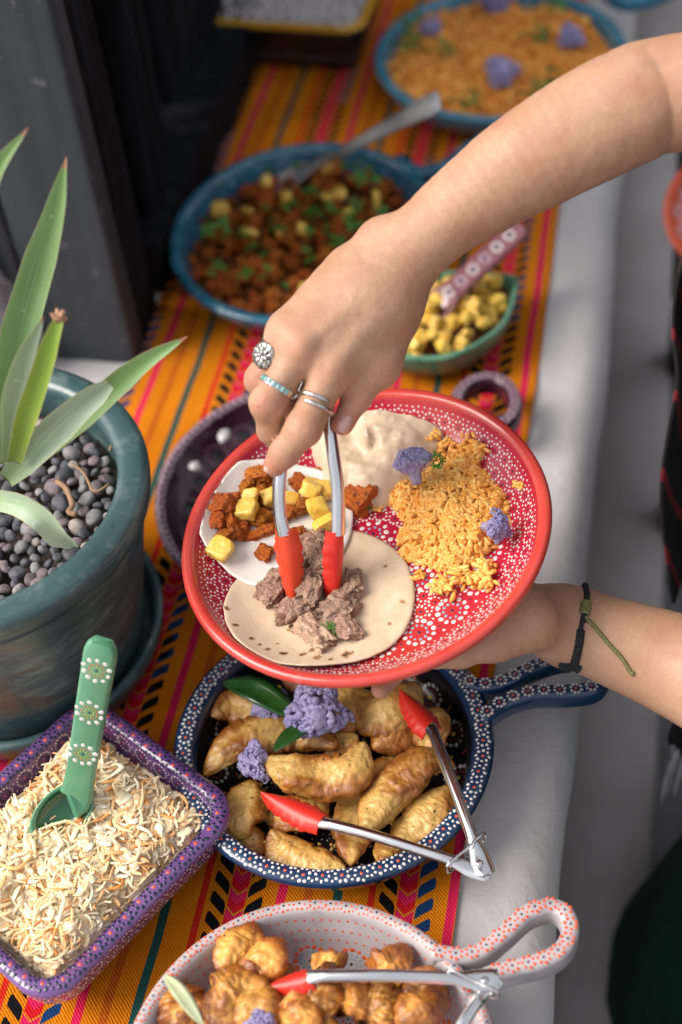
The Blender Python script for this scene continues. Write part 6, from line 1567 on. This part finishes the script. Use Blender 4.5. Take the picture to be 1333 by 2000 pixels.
for q in range(2400):
    x, y = RNG.uniform(-DA + 0.015, DA - 0.015), RNG.uniform(-DB + 0.015, DB - 0.015)
    k_ = RNG.choice([0, 1, 2], p=[0.46, 0.20, 0.34])
    L_, w, th = [(RNG.uniform(0.010, 0.030), RNG.uniform(0.0018, 0.0034), RNG.uniform(0.0014, 0.0022)), (RNG.uniform(0.006, 0.012), RNG.uniform(0.0042, 0.0075), RNG.uniform(0.0016, 0.0028)), (RNG.uniform(0.009, 0.026), RNG.uniform(0.0018, 0.0030), RNG.uniform(0.0014, 0.0020))][k_]
    a = RNG.uniform(0, 6.28); el = RNG.normal() * 0.22; d_ = np.array([math.cos(a)*math.cos(el), math.sin(a)*math.cos(el), math.sin(el)])
    c_ = np.array([x, y, slaw_h(x, y) + RNG.uniform(-0.0026, 0.0022)]); b_ = np.cross(d_, [0, 0, 1.0]) * RNG.normal() * 0.16 * L_ + np.array([0, 0, RNG.normal() * 0.06 * L_])
    b2_ = np.cross(d_, [0, 0, 1.0]) * RNG.normal() * 0.12 * L_
    P_ = catmull([c_ - d_*L_/2 - b2_, c_ - d_*L_/6 + b_, c_ + d_*L_/6 + b_ + b2_, c_ + d_*L_/2], 6)
    P_[:, 0] = np.clip(P_[:, 0], -DA + 0.0215, DA - 0.0215); P_[:, 1] = np.clip(P_[:, 1], -DB + 0.0215, DB - 0.0215)
    up_ = _n(np.array([RNG.normal()*0.5, RNG.normal()*0.5, 1.0]))
    v_, f_, _ = sweep(P_, sec * [w, th], up_, scale=np.array([0.5, 0.85, 1, 1, 0.85, 0.45]) * RNG.uniform(0.8, 1.1, 6)); parts[k_].append((v_, f_))
# creamy dressing clings between the shreds
bV_, bF_ = ball(7, 10); n_ = 620; xs_, ys_ = RNG.uniform(-DA + 0.02, DA - 0.02, n_), RNG.uniform(-DB + 0.02, DB - 0.02, n_)
Sd = RNG.uniform(0.0020, 0.0052, (n_, 1)) * np.stack([RNG.uniform(0.8, 1.6, n_), RNG.uniform(0.7, 1.2, n_), RNG.uniform(0.3, 0.5, n_)], 1)
V, F = scatter(bV_, bF_, tangent_rots(np.tile([0, 0, 1.0], (n_, 1)), 0.3), np.stack([xs_, ys_, slaw_h(xs_, ys_) + RNG.uniform(-0.0004, 0.0010, n_)], 1), Sd)
V = V + 0.0007 * np.stack([noise(V, 320, 1), noise(V, 320, 2), noise(V, 320, 3)], 1)
obj('dressing', dloc(V[:, 0], V[:, 1], V[:, 2]), F, simple('cream_dressing', (0.89, 0.71, 0.46), (0.88, 0.65, 0.38), 0.26, 150, sss=0.3, sss_r=(0.004, 0.003, 0.002), coat=0.3), slaw, kind='stuff')
for k_, (nm, mt) in enumerate((('cabbage_shreds', M_CAB), ('cabbage_flakes', M_CAB2), ('carrot_shreds', M_CARR))):
    V, F = join(parts[k_]); obj(nm, dloc(V[:, 0], V[:, 1], V[:, 2]), F, mt, slaw, kind='stuff', smooth=True, sharp=60)

# ------------------------------------------------------------------ blue pan: chopped meat, pineapple, cilantro
def in_pan(c, rx, ry, n, rng=RNG):
    r_ = np.sqrt(rng.uniform(0, 1, n)); a = rng.uniform(0, 6.28, n); return np.stack([c[0] + rx*r_*np.cos(a), c[1] + ry*r_*np.sin(a)], 1), r_
def disc_bed(name, c, rx, ry, z, dome, mat, parent, seed, amp=0.004, freq=60):
    nr, nt = 40, 110; rho = np.linspace(0, 1, nr)[1:]; a = np.arange(nt)*2*math.pi/nt
    U = c[0] + rx*np.outer(rho, np.cos(a)); Vv = c[1] + ry*np.outer(rho, np.sin(a)); Q = np.stack([U, Vv, 0*U], -1).reshape(-1, 3)
    H_ = z + dome*(1 - rho**2)[:, None] + amp*fbm(Q, freq, seed, 3).reshape(U.shape)
    Vt = np.vstack([np.stack([U, Vv, H_], -1).reshape(-1, 3), [[c[0], c[1], z + dome]]]); q = np.arange(nt)
    F = [grid_faces(nr-1, nt), np.stack([(q+1) % nt, q, np.full(nt, (nr-1)*nt)], 1)]
    return obj(name, Vt, [f[:, ::-1] for f in F], mat, parent)
M_JUS = simple('meat_juices', (0.20, 0.060, 0.014), (0.10, 0.028, 0.008), 0.35, 90, bump=0.5, bscale=150, bdist=0.003)
disc_bed('meat_juices', MP, 0.128, 0.140, 0.024, 0.006, M_JUS, meatpan, 5)
P_, rr_ = in_pan(MP, 0.126, 0.138, 300)
for q in range(300):
    s_ = RNG.uniform(0.0085, 0.0185); z_ = 0.030 + 0.013 * (1 - rr_[q]**2) + RNG.uniform(0, 0.006)
    inst('meat_piece', PAST[q % 7], trs((P_[q, 0], P_[q, 1], z_), rand_rot(), s_), label='chopped orange meat piece heaped in the blue pan', cat='meat', group='chopped meat in the blue pan')
for a, b, s_ in ((430, 408, .024), (487, 455, .024), (545, 455, .02), (590, 448, .023), (637, 388, .022), (660, 380, .024), (485, 412, .018), (735, 390, .022), (560, 385, .017), (600, 570, .024), (680, 420, .018), (640, 330, .018), (520, 355, .018)):
    p = un(a, b, 0.050); inst('pineapple_cube', PINE[int(a) % 4], trs(p, rand_rot(), s_ * np.array([0.82, 0.62, 0.56])), label='pineapple chunk among the chopped meat in the blue pan', cat='fruit', group='pineapple chunks in the blue pan')
for q in range(70):
    if q < 12: a, b = ((640, 470), (655, 485), (520, 505), (610, 420), (560, 415), (690, 430), (700, 330), (720, 340), (430, 530), (440, 470), (690, 450), (540, 460))[q]
    else: a, b = RNG.uniform(390, 790), RNG.uniform(330, 590)
    p = un(a, b, 0.050); p[2] += 0.006
    if np.hypot((p[0]-MP[0])/0.125, (p[1]-MP[1])/0.137) > 1: continue
    inst('cilantro_leaf', CIL[q % 3], trs(p, frame_z(RNG.normal(size=3)*0.4 + [0, 0, 1], RNG.uniform(0, 6)), RNG.uniform(0.012, 0.030)), label='cilantro leaf scattered on the chopped meat in the blue pan', cat='herb', group='cilantro leaves on the chopped meat')

# ------------------------------------------------------------------ rice pan at the back
disc_bed('packed_rice', RP, 0.139, 0.139, 0.040, 0.012, M_RICEF, ricepan, 9, 0.009, 40)
P_, rr_ = in_pan(RP, 0.138, 0.138, 3000)
Ts = np.column_stack([P_, 0.043 + 0.012*(1 - rr_**2) + 0.009*fbm(np.column_stack([P_, 0*rr_]), 40, 9, 3) + RNG.uniform(-0.001, 0.003, len(P_))])
V, F = scatter(gV, gF, tangent_rots(np.tile([0, 0, 1.0], (len(P_), 1)), 0.5), Ts, np.repeat(RNG.uniform(0.0048, 0.0064, (len(P_), 1)), 3, 1))
obj('rice_grains', V, F, M_RICEF, label='orange rice heaped in the sky blue pan at the back', cat='rice', kind='stuff')
for q, (a, b, s_, lb) in enumerate(((980, 142, .044, 'largest purple floret, centre front of the far rice pan'), (1115, 74, .036, 'purple floret at the right of the far rice pan'), (843, 55, .030, 'small purple floret at the left of the far rice pan'), (965, 2, .046, 'dark purple floret at the top frame edge in the far rice pan'))):
    floret(un(a, b, 0.066), (0.1, -0.3, 1), s_, 30 + q, lb, stem=False)
CL = ['cilantro leaf left of the small floret in the far rice pan', 'cilantro leaf by the left rim of the far rice pan', 'cilantro leaf lying between florets in the far rice pan', 'cilantro leaf behind the large floret in the far rice pan', 'cilantro leaf at the top of the far rice pan', 'cilantro leaf at the front rim of the far rice pan', 'cilantro leaf beside the forearm in the far rice pan', 'cilantro leaf nearest the forearm in the far rice pan']
for q, (a, b) in enumerate(((803, 40), (800, 85), (868, 100), (1052, 68), (1085, 14), (915, 196), (1080, 155), (1050, 183))):
    sprig(un(a, b, 0.066), (0, -0.2, 1), 0.030, CL[q], k=4, seed=q + 9)

# ------------------------------------------------------------------ mint bowl: pineapple
for q in range(120):
    for _ in range(30):
        a, b = RNG.uniform(715, 1000), RNG.uniform(550, 695); p = un(a, b, 0.046)
        k_ = p[:2] - GB; j = int(np.argmax((gout @ k_) / np.linalg.norm(gout, axis=1)))
        if np.linalg.norm(k_) < 0.80 * np.linalg.norm(gout[j]): break
    f_ = 1 - np.linalg.norm(k_) / np.linalg.norm(gout[j])
    p[2] = 0.040 + 0.018 * f_ + RNG.uniform(-0.006, 0.007)
    if q < 40: p[2] -= 0.010
    inst('pineapple_cube', PINE[q % 4], trs(p, rand_rot(), RNG.uniform(0.0105, 0.0158)), label='yellow pineapple cube heaped in the mint green bowl', cat='fruit', group='pineapple cubes in the mint bowl')

# ------------------------------------------------------------------ black dish: white cheese; plum bowl: onion
TCc = GT[-1].mean(0); M_CHEESE = simple('white_cheese', (0.60, 0.56, 0.56), (0.70, 0.67, 0.67), 0.6, 90, bump=0.7, bscale=180, bdist=0.003)
Rt = rotz(math.radians(-4))
X, Yg = np.meshgrid(np.linspace(-TA + 0.013, TA - 0.013, 50), np.linspace(-TB + 0.013, TB - 0.013, 36), indexing='ij'); Hc = 0.064 + 0.004*fbm(np.stack([X, Yg, 0*X], -1), 70, 4, 3)
crumb = thing('crumbled_cheese', TCc, 'white crumbled cheese in the black yellow-rimmed dish', 'cheese')
obj('packed_cheese', np.array([TCc[0], TCc[1], RZ]) + (np.stack([X, Yg, Hc], -1).reshape(-1, 3)) @ Rt.T, grid_faces(50, 36, False), M_CHEESE, crumb)
cV, cF = ball(5, 6); n_ = 900
Q = np.stack([RNG.uniform(-TA + 0.016, TA - 0.016, n_), RNG.uniform(-TB + 0.016, TB - 0.016, n_), RNG.uniform(0.062, 0.069, n_)], 1)
V, F = scatter(cV, cF, np.array([rand_rot() for _ in range(n_)]), np.array([TCc[0], TCc[1], RZ]) + Q @ Rt.T, RNG.uniform(0.002, 0.0045, (n_, 3)))
obj('crumbs', V, F, M_CHEESE, crumb, kind='stuff')
M_ONION = simple('white_onion', (0.58, 0.55, 0.56), (0.46, 0.42, 0.45), 0.35, 60, coat=0.2)
for q, (a, b, c_, d_, lb) in enumerate(((443, 838, 434, 866, 'white onion piece standing upright in the plum bowl'), (395, 915, 372, 905, 'white onion piece by the plate edge in the plum bowl'))):
    V, F = lumpy_strip([un(a, b, 0.030), un((a+c_)/2, (b+d_)/2, 0.036), un(c_, d_, 0.034)], [0.003, 0.0050, 0.0050, 0.003], 0.4, 500 + q, 0.08, 60, 24, 16); obj('onion_piece', V, F, M_ONION, label=lb, cat='onion', group='onion pieces in the plum bowl')
for q, (a, b) in enumerate(((425, 820), (440, 812))):
    inst('cilantro_leaf', CIL[q], trs(un(a, b, 0.028), frame_z((0.1, -0.2, 1), q), 0.018), label='cilantro leaf in the plum bowl beside the onion', cat='herb', group='cilantro leaves in the plum bowl')

# ------------------------------------------------------------------ spoons
def paddle_spoon(name, pts, w, th, bowl_c, bl, bw, up, mat, mat_in, label, flower_at, rings, centre, rim=0.0025):
    """painted clay spoon: flat bar handle running into a cupped oval bowl"""
    t = thing(name, bowl_c, label, 'spoon'); up = _n(up)
    P_ = resample(catmull(pts, 200), 40); u = np.linspace(0, 1, 40)
    s = np.interp(u, [0, 0.03, 0.07, 0.75, 0.9, 1], [0.62, 0.92, 1.0, 0.92, 0.98, 1.15])
    V, F, _ = sweep(P_, rrect(w, th, th*0.42, 3), up, scale=np.stack([s, np.ones(40)], 1)); obj('handle', V, F, mat, t, sharp=60)
    ax = _n(P_[-1] - P_[-3]); R_ = np.stack([ax, np.cross(up, ax), up], 1)
    prof = [(0.001, -0.55), (0.5, -0.5), (0.85, -0.25), (0.98, 0.0), (1.0, 0.06), (0.97, 0.09), (0.92, 0.08), (0.86, 0.02), (0.72, -0.2), (0.42, -0.40), (0.001, -0.45)]
    Gs = vessel_grid(prof, 40, None, 56) * [bl, bw, bw * 0.9]
    Gs = Gs @ R_.T + np.asarray(bowl_c); V, F = vessel_mesh(Gs)
    nrow = np.arange(39); top_ = int(np.argmax((Gs - bowl_c) @ up @ np.ones(56)))
    b = obj('bowl', V, F, [mat, mat_in], t); mi_ = np.zeros(len(b.data.polygons), np.int32); mi_[(top_+3)*56:39*56] = 1; mi_[-56:] = 1; b.data.polygons.foreach_set('material_index', mi_)
    D_ = Dots()
    for f in flower_at:
        k = f * 39; i = int(k); p = P_[i] + (P_[min(i+1, 39)] - P_[i]) * (k - i); tg = _n(P_[min(i+1, 39)] - P_[max(i-1, 0)]); nn = _n(up - tg * (up @ tg)); flat_flower(D_, p + nn*th/2, nn, P_[min(i+1, 39)] - P_[max(i-1, 0)], rings(f), centre(f))
    D_.build(t); return t
M_SPG = glaze('spoon_green', (0.075, 0.26, 0.14), (0.12, 0.33, 0.19), 30, 0.25, 0.4); M_SPGD = glaze('spoon_dark_green', (0.010, 0.085, 0.038), (0.015, 0.12, 0.05), 30, 0.18, 0.5)
sp_top, sp_bot = uz(201, 1252, 0.985), un(152, 1545, 0.083)
upS = _n(TOCAM(sp_bot) + np.array([0.0, 0.0, 0.25])); upS = _n(upS - _n(sp_top - sp_bot) * (upS @ _n(sp_top - sp_bot)))
bc_ = un(122, 1590, 0.070)
paddle_spoon('green_spoon', [sp_top, sp_top + (sp_bot - sp_top)*0.5, sp_bot, un(138, 1565, 0.077)], 0.0245, 0.0085, bc_, 0.0285, 0.0195, _n(upS + [0, 0, 0.5]), M_SPG, M_SPGD, 'green clay spoon painted with dotted flowers, standing in the coleslaw', (0.15, 0.40, 0.66),
    lambda f: [(0.0094, 10, 0.0021, P_WHITE), (0.0058, 14, 0.00085, P_ORANGE), (0.0034, 9, 0.00075, P_YEL)], lambda f: (0.0013, P_NAVY))
M_SPP = glaze('spoon_pink', (0.24, 0.085, 0.105), (0.30, 0.12, 0.14), 30, 0.25, 0.4); M_SPPD = glaze('spoon_plum', (0.12, 0.035, 0.04), (0.16, 0.05, 0.055), 30, 0.18, 0.5)
q0, q1 = un(1018, 442, 0.105), un(880, 572, 0.066)
paddle_spoon('pink_spoon', [q0, q0 + (q1 - q0)*0.5, q1, un(862, 586, 0.060)], 0.026, 0.008, un(846, 600, 0.054), 0.030, 0.021, _n(np.array([0, -0.35, 1.0])), M_SPP, M_SPPD, 'dusty pink clay spoon painted with white flowers in the pineapple bowl', (0.14, 0.30, 0.45, 0.60, 0.75, 0.9),
    lambda f: [(0.0052, 11, 0.0017, P_WHITE if int(f*100) % 2 == 0 else P_LILAC), (0.0025, 7, 0.0008, P_BLUE)], lambda f: (0.0022, P_NAVY))
# steel spoon in the blue pan
M_SATIN = simple('satin_steel', (0.80, 0.80, 0.82), (0.74, 0.74, 0.77), 0.45, 40, metallic=1.0)
ss = thing('steel_spoon', un(575, 345, 0.05), 'steel serving spoon resting in the blue pan of chopped meat', 'spoon')
pts = [uz(858, 196, 1.535), uz(800, 226, 1.555), uz(740, 258, 1.58), uz(680, 290, 1.60), uz(635, 312, 1.62), uz(605, 328, 1.63)]
P_ = resample(catmull(pts, 100), 30); u = np.linspace(0, 1, 30); s = np.interp(u, [0, 0.06, 0.3, 0.8, 1], [0.75, 1.0, 0.72, 0.36, 0.4])
V, F, _ = sweep(P_, rrect(0.030, 0.0045, 0.002, 3), (0.1, -0.35, 1), scale=np.stack([s, np.ones(30)], 1)); obj('handle', V, F, M_SATIN, ss)
ax = _n(P_[-1] - P_[-4]); R_ = np.stack([ax, np.cross((0, 0, 1), ax), np.cross(ax, np.cross((0, 0, 1), ax))], 1); R_[:, 1] = _n(R_[:, 1]); R_[:, 2] = np.cross(R_[:, 0], R_[:, 1])
Gs = vessel_grid([(0.001, -0.5), (0.6, -0.4), (0.98, 0.0), (1, 0.05), (0.95, 0.05), (0.6, -0.3), (0.001, -0.42)], 30, None, 40) * [0.036, 0.022, 0.02] @ R_.T + P_[-1] + ax * 0.030
V, F = vessel_mesh(Gs); obj('bowl', V, F, M_SATIN, ss)

# ------------------------------------------------------------------ pebbles and plant
PEB_Z = 0.192
M_PEB = [simple('pebble_slate', (0.060, 0.063, 0.075), (0.12, 0.12, 0.135), 0.6, 2.2, bump=0.4, bscale=7, rnd=0.5), simple('pebble_grey', (0.20, 0.195, 0.20), (0.28, 0.27, 0.27), 0.65, 2.2, bump=0.4, bscale=7, rnd=0.4), simple('pebble_plum', (0.13, 0.10, 0.115), (0.20, 0.155, 0.165), 0.6, 2.2, bump=0.4, bscale=7, rnd=0.4), simple('pebble_tan', (0.27, 0.225, 0.20), (0.35, 0.31, 0.29), 0.7, 2.2, bump=0.4, bscale=7, rnd=0.3)]
PEBM = []
for q in range(12):
    V, F = cube_sphere(5); V = V / np.linalg.norm(V, axis=1, keepdims=True); rg_ = np.random.default_rng(q)
    V = V * (1 + 0.13 * fbm(V, 1.1, q, 2)[:, None]) * np.array([1.0, rg_.uniform(0.68, 0.98), rg_.uniform(0.5, 0.8)]); PEBM.append(make_mesh('pebble', V, F, M_PEB[(0, 0, 1, 0, 2, 1, 0, 3, 0, 2, 0, 1)[q]]))
disc_bed('soil', PC0, 0.1195, 0.1195, PEB_Z - 0.012, 0.0, simple('dark_soil', (0.05, 0.036, 0.028), (0.09, 0.065, 0.05), 0.95, 200, bump=0.8, bscale=300, bdist=0.003), pot, 12, 0.002, 90)
placed = []; tries = 0
while len(placed) < 300 and tries < 60000:
    tries += 1
    big = RNG.uniform() < 0.22 and tries < 12000; r_ = RNG.uniform(0.0065, 0.0088) if big else (RNG.uniform(0.0038, 0.0060) if tries < 30000 else RNG.uniform(0.0028, 0.0045))
    a = RNG.uniform(0, 6.28); d_ = math.sqrt(RNG.uniform()) * (0.118 - r_); p = np.array([PC0[0] + d_*math.cos(a), PC0[1] + d_*math.sin(a)])
    if p[0] < -0.30: continue
    if all((p - o_)[0]**2 + (p - o_)[1]**2 > (0.86*(r_ + s_))**2 for o_, s_ in placed): placed.append((p, r_))
for q, (p, r_) in enumerate(placed):
    z_ = PEB_Z - 0.006 + RNG.uniform(-0.0015, 0.0035) + r_*0.25
    inst('pebble', PEBM[q % 12], trs((p[0], p[1], z_), frame_z(RNG.normal(size=3)*0.35 + [0, 0, 1], RNG.uniform(0, 6)), r_ * RNG.uniform(1.05, 1.2)), pot)
# the pot's hidden half is filled with the same gravel
V, F = cube_sphere(3); V = V / np.linalg.norm(V, axis=1, keepdims=True) * [1, 0.85, 0.65]; n_ = 420
Pq, rq = in_disc(PC0, 0.112, n_); kq = Pq[:, 0] < -0.298; Pq = Pq[kq]
Vq, Fq = scatter(V, F, tangent_rots(np.tile([0, 0, 1.0], (len(Pq), 1)), 0.35), np.column_stack([Pq, PEB_Z - 0.006 + RNG.uniform(-0.002, 0.004, len(Pq))]), np.repeat(RNG.uniform(0.005, 0.0085, (len(Pq), 1)), 3, 1))
obj('gravel', Vq, Fq, simple('gravel_mix', (0.09, 0.09, 0.105), (0.17, 0.165, 0.175), 0.65, 200, isl=((0.22, 0.20, 0.205), (0.12, 0.09, 0.10))), pot, kind='stuff')
# dry twigs and curled dead leaf among the pebbles
M_TWIG = simple('dry_twig', (0.26, 0.15, 0.085), (0.36, 0.22, 0.13), 0.8, 200)
for q, pp_ in enumerate(([(140, 905), (165, 925), (185, 960), (215, 945)], [(112, 940), (130, 955), (142, 985), (135, 1000), (150, 1005)], [(215, 880), (222, 850), (212, 830)])):
    V, F, _ = sweep(resample(catmull([un(a, b, PEB_Z + 0.008) for a, b in pp_], 60), 24), circ(0.0011 if q != 1 else 0.0024, 6), (0, 0, 1)); obj('dry_twig', V, F, M_TWIG, label=('thin forked dry twig lying on the pebbles', 'curled brown dead leaf strip on the pebbles', 'short dry twig by the pot rim on the pebbles')[q], cat='twig')
def agave_mat(name, c1, c2, c3):
    m = NT(name)
    ac = m.n('ShaderNodeAttribute'); ac.attribute_name = 'across'; al = m.n('ShaderNodeAttribute'); al.attribute_name = 'along'
    cb = m.n('ShaderNodeCombineXYZ'); m.put(cb.inputs[0], m.math('MULTIPLY', ac.outputs['Fac'], 9.0)); m.put(cb.inputs[1], m.math('MULTIPLY', al.outputs['Fac'], 1.6)); m.put(cb.inputs[2], m.noise(6, 1))
    fib_ = m.noise(1.6, 5, 0.65, vec=cb.outputs[0])
    c = m.mix(m.ramp(m.math('ADD', m.math('MULTIPLY', m.noise(14, 3), 0.6), m.math('MULTIPLY', m.math('ABSOLUTE', ac.outputs['Fac']), 0.3)), 0.32, 0.62), c1, c2)
    c = m.mix(m.math('MULTIPLY', m.ramp(fib_, 0.42, 0.70), 0.6), c, c3)
    c = m.mix(m.math('MULTIPLY', m.ramp(al.outputs['Fac'], 0.22, 0.0), 0.55), c, (0.20, 0.28, 0.06))
    c = m.mix(m.ramp(m.noise(160, 3, 0.6), 0.70, 0.75), c, (0.55, 0.60, 0.50))
    m.set(Base_Color=c, Roughness=0.42, Subsurface_Weight=0.1, Subsurface_Scale=1.0); m.b.inputs['Subsurface Radius'].default_value = (0.002, 0.004, 0.001)
    m.bump(fib_, 0.3, 0.0012); return m.m
M_AG = agave_mat('agave_green', (0.12, 0.25, 0.045), (0.22, 0.36, 0.13), (0.32, 0.43, 0.26)); M_AGP = agave_mat('agave_pale', (0.24, 0.35, 0.19), (0.36, 0.45, 0.32), (0.46, 0.54, 0.44)); M_AGY = agave_mat('agave_yellow', (0.17, 0.28, 0.02), (0.30, 0.37, 0.05), (0.09, 0.20, 0.02))
M_EDGE = simple('agave_margin', (0.55, 0.52, 0.22), (0.62, 0.60, 0.36), 0.5, 120); M_TIP = simple('agave_tip', (0.34, 0.15, 0.085), (0.50, 0.30, 0.20), 0.7, 200)
ag0 = un(-8, 950, PEB_Z + 0.005)
agave = thing('agave_plant', ag0, 'green agave with pointed leaves growing from the pebbles in the teal pot', 'plant')
def agave_leaf(pts, w, mat, tw=0.0, cup=0.35, tip=True, shape=None, up=None):
    P_ = resample(catmull([uz(*p) for p in pts], 200), 60); u = np.linspace(0, 1, 60)
    hw = 0.88 * w/2 * (np.interp(u, *shape) if shape else np.interp(u, [0, 0.15, 0.45, 0.7, 0.88, 0.97, 1], [0.55, 0.62, 1.0, 0.86, 0.46, 0.14, 0.03]))
    k = np.sin(np.linspace(-1, 1, 13) * math.pi / 2); th = 0.10*(1 - k**2) + 0.025
    sec = np.vstack([np.stack([k, cup*k**2 + th*0.4], 1)[::-1], np.stack([k, cup*k**2 - th*0.6], 1)])
    up_ = np.array([TOCAM(p) for p in P_]) if up is None else np.tile(_n(up), (60, 1))
    ax = np.gradient(P_, axis=0); ax /= np.linalg.norm(ax, axis=1, keepdims=True); sd_ = np.cross(ax, up_)
    up_ = up_ * np.cos(tw*u)[:, None] + sd_ * np.sin(tw*u)[:, None]
    V, F, G_ = sweep(P_, sec, up_, scale=np.stack([hw, hw], 1))
    m_ = sec.shape[0]; mi_ = np.zeros(sum(len(f) for f in F), np.int32); gi = np.arange(59*m_) % m_; row = np.arange(59*m_) // m_
    mi_[:59*m_][(gi == 0) | (gi == 11) | (gi == 12) | (gi == 25)] = 1
    if tip: mi_[:59*m_][row >= 57] = 2
    o_ = obj('leaf', V, F, [mat, M_EDGE, M_TIP], agave, mi=np.concatenate([mi_[:59*m_], mi_[59*m_:]]))
    for nm_, val in (('across', np.tile(np.concatenate([k[::-1], k]), 60)), ('along', np.repeat(u, sec.shape[0]))):
        a_ = o_.data.attributes.new(nm_, 'FLOAT', 'POINT'); a_.data.foreach_set('value', np.concatenate([val, [0, 0]]).astype(np.float32))
    return o_
agave_leaf([(4, 905, 1.03), (8, 800, 1.01), (36, 660, 0.985), (72, 530, 0.965), (105, 420, 0.95), (130, 306, 0.94)], 0.0285, M_AG)
agave_leaf([(14, 900, 1.005), (22, 800, 0.972), (48, 700, 0.940), (86, 618, 0.918)], 0.0185, M_AGP, 0.3)
agave_leaf([(30, 900, 1.00), (48, 830, 0.972), (78, 740, 0.945), (100, 670, 0.928), (117, 622, 0.92)], 0.0175, M_AGY, -0.2, tip=False, shape=([0, 0.4, 0.8, 0.95, 1], [0.7, 1.0, 0.85, 0.55, 0.4]))
agave_leaf([(15, 935, 1.02), (80, 868, 0.995), (150, 800, 0.975), (216, 748, 0.965)], 0.0255, M_AGP, 0.2, 0.5, False, shape=([0, 0.2, 0.6, 0.9, 1], [0.55, 0.85, 1.0, 0.7, 0.35]))
agave_leaf([(30, 930, 1.03), (110, 858, 1.005), (200, 775, 0.985), (280, 708, 0.97), (366, 657, 0.96)], 0.0215, M_AG, 0.2)
agave_leaf([(-10, 975, 1.02), (40, 985, 1.0), (85, 1010, 0.995), (118, 1045, 1.005), (146, 1066, 1.018)], 0.0225, M_AGP, 1.0, 0.45, False, shape=([0, 0.25, 0.6, 0.85, 1], [0.75, 0.8, 1.0, 1.0, 0.45]))
agave_leaf([(-60, 800, 1.0), (-55, 560, 0.95), (-20, 360, 0.92), (56, 248, 0.90)], 0.020, M_AG)
agave_leaf([(-30, 930, 1.02), (-60, 860, 0.99), (-110, 800, 0.96), (-170, 770, 0.94)], 0.026, M_AGP)
# papery dead tip on the broken leaf
tp0 = uz(116, 626, 0.920); parts = []
for q in range(7):
    a = q * 0.9; d_ = CAM_R @ np.array([math.cos(a)*0.9, abs(math.sin(a)) + 0.2, 0.4*math.sin(2*a)]); v_, f_, _ = sweep(catmull([tp0, tp0 + d_*0.003, tp0 + d_*0.006 + [0, 0, 0.001]], 6), np.array([(1, 0.1), (0, 0.2), (-1, 0.1), (0, -0.1)]) * 0.0018, (0, -1, 0.5), scale=[1.2, 1.3, 1.2, 1, 0.8, 0.3]); parts.append((v_, f_))
V, F = join(parts); obj('withered_tip', V, F, M_TIP, agave)

# ------------------------------------------------------------------ dark table with an orange plate, right edge
oc = uz(1424, 412, 1.60)
M_OPL = glaze('orange_plate_glaze', (0.62, 0.075, 0.02), (0.66, 0.10, 0.03), 20, 0.25, 0.4)
on_ = _n(TOCAM(oc) * 0.75 + np.array([0, -0.2, 0.6])); R_ = frame_z(on_)
op = thing('orange_plate', oc, 'orange plate painted with pink flowers at the frame edge under the arm', 'plate')
Go = place(vessel_grid([(0.001, -0.02), (0.05, -0.02), (0.066, -0.004), (0.072, 0.0), (0.0715, 0.003), (0.066, 0.002), (0.050, -0.012), (0.001, -0.014)], 50, None, 96), oc, R_)
V, F = vessel_mesh(Go); obj('plate_body', V, F, M_OPL, op)
D = Dots(); D.band(Go, 33, 0.024, [(0.0085, 16, 0.0020, P_LILAC), (0.0050, 9, 0.0022, P_LILAC)], (0.0034, P_RED)); D.band(Go, 41, 0.022, [(0.007, 12, 0.0018, P_WHITE)], (0.003, P_RED)); D.build(op)
M_DKT = simple('dark_stained_wood', (0.012, 0.012, 0.013), (0.022, 0.022, 0.024), 0.5, 40, bump=0.3)
tz = (Go[..., 2].min()) - 0.002
tbl = thing('side_table', (oc[0] + 0.16, oc[1] + 0.02, FLOOR_Z), 'small dark wooden table behind the arm, carrying the orange plate', 'table')
V, F = box((oc[0] - 0.055, oc[1] - 0.06, tz - 0.03), (oc[0] + 0.36, oc[1] + 0.34, tz)); obj('table_top', V, F, M_DKT, tbl, smooth=False)
for sx_ in (-0.03, 0.31):
    for sy_ in (-0.035, 0.29):
        V, F = box((oc[0] + sx_, oc[1] + sy_, FLOOR_Z), (oc[0] + sx_ + 0.045, oc[1] + sy_ + 0.045, tz - 0.0302)); obj('leg', V, F, M_DKT, tbl, smooth=False)
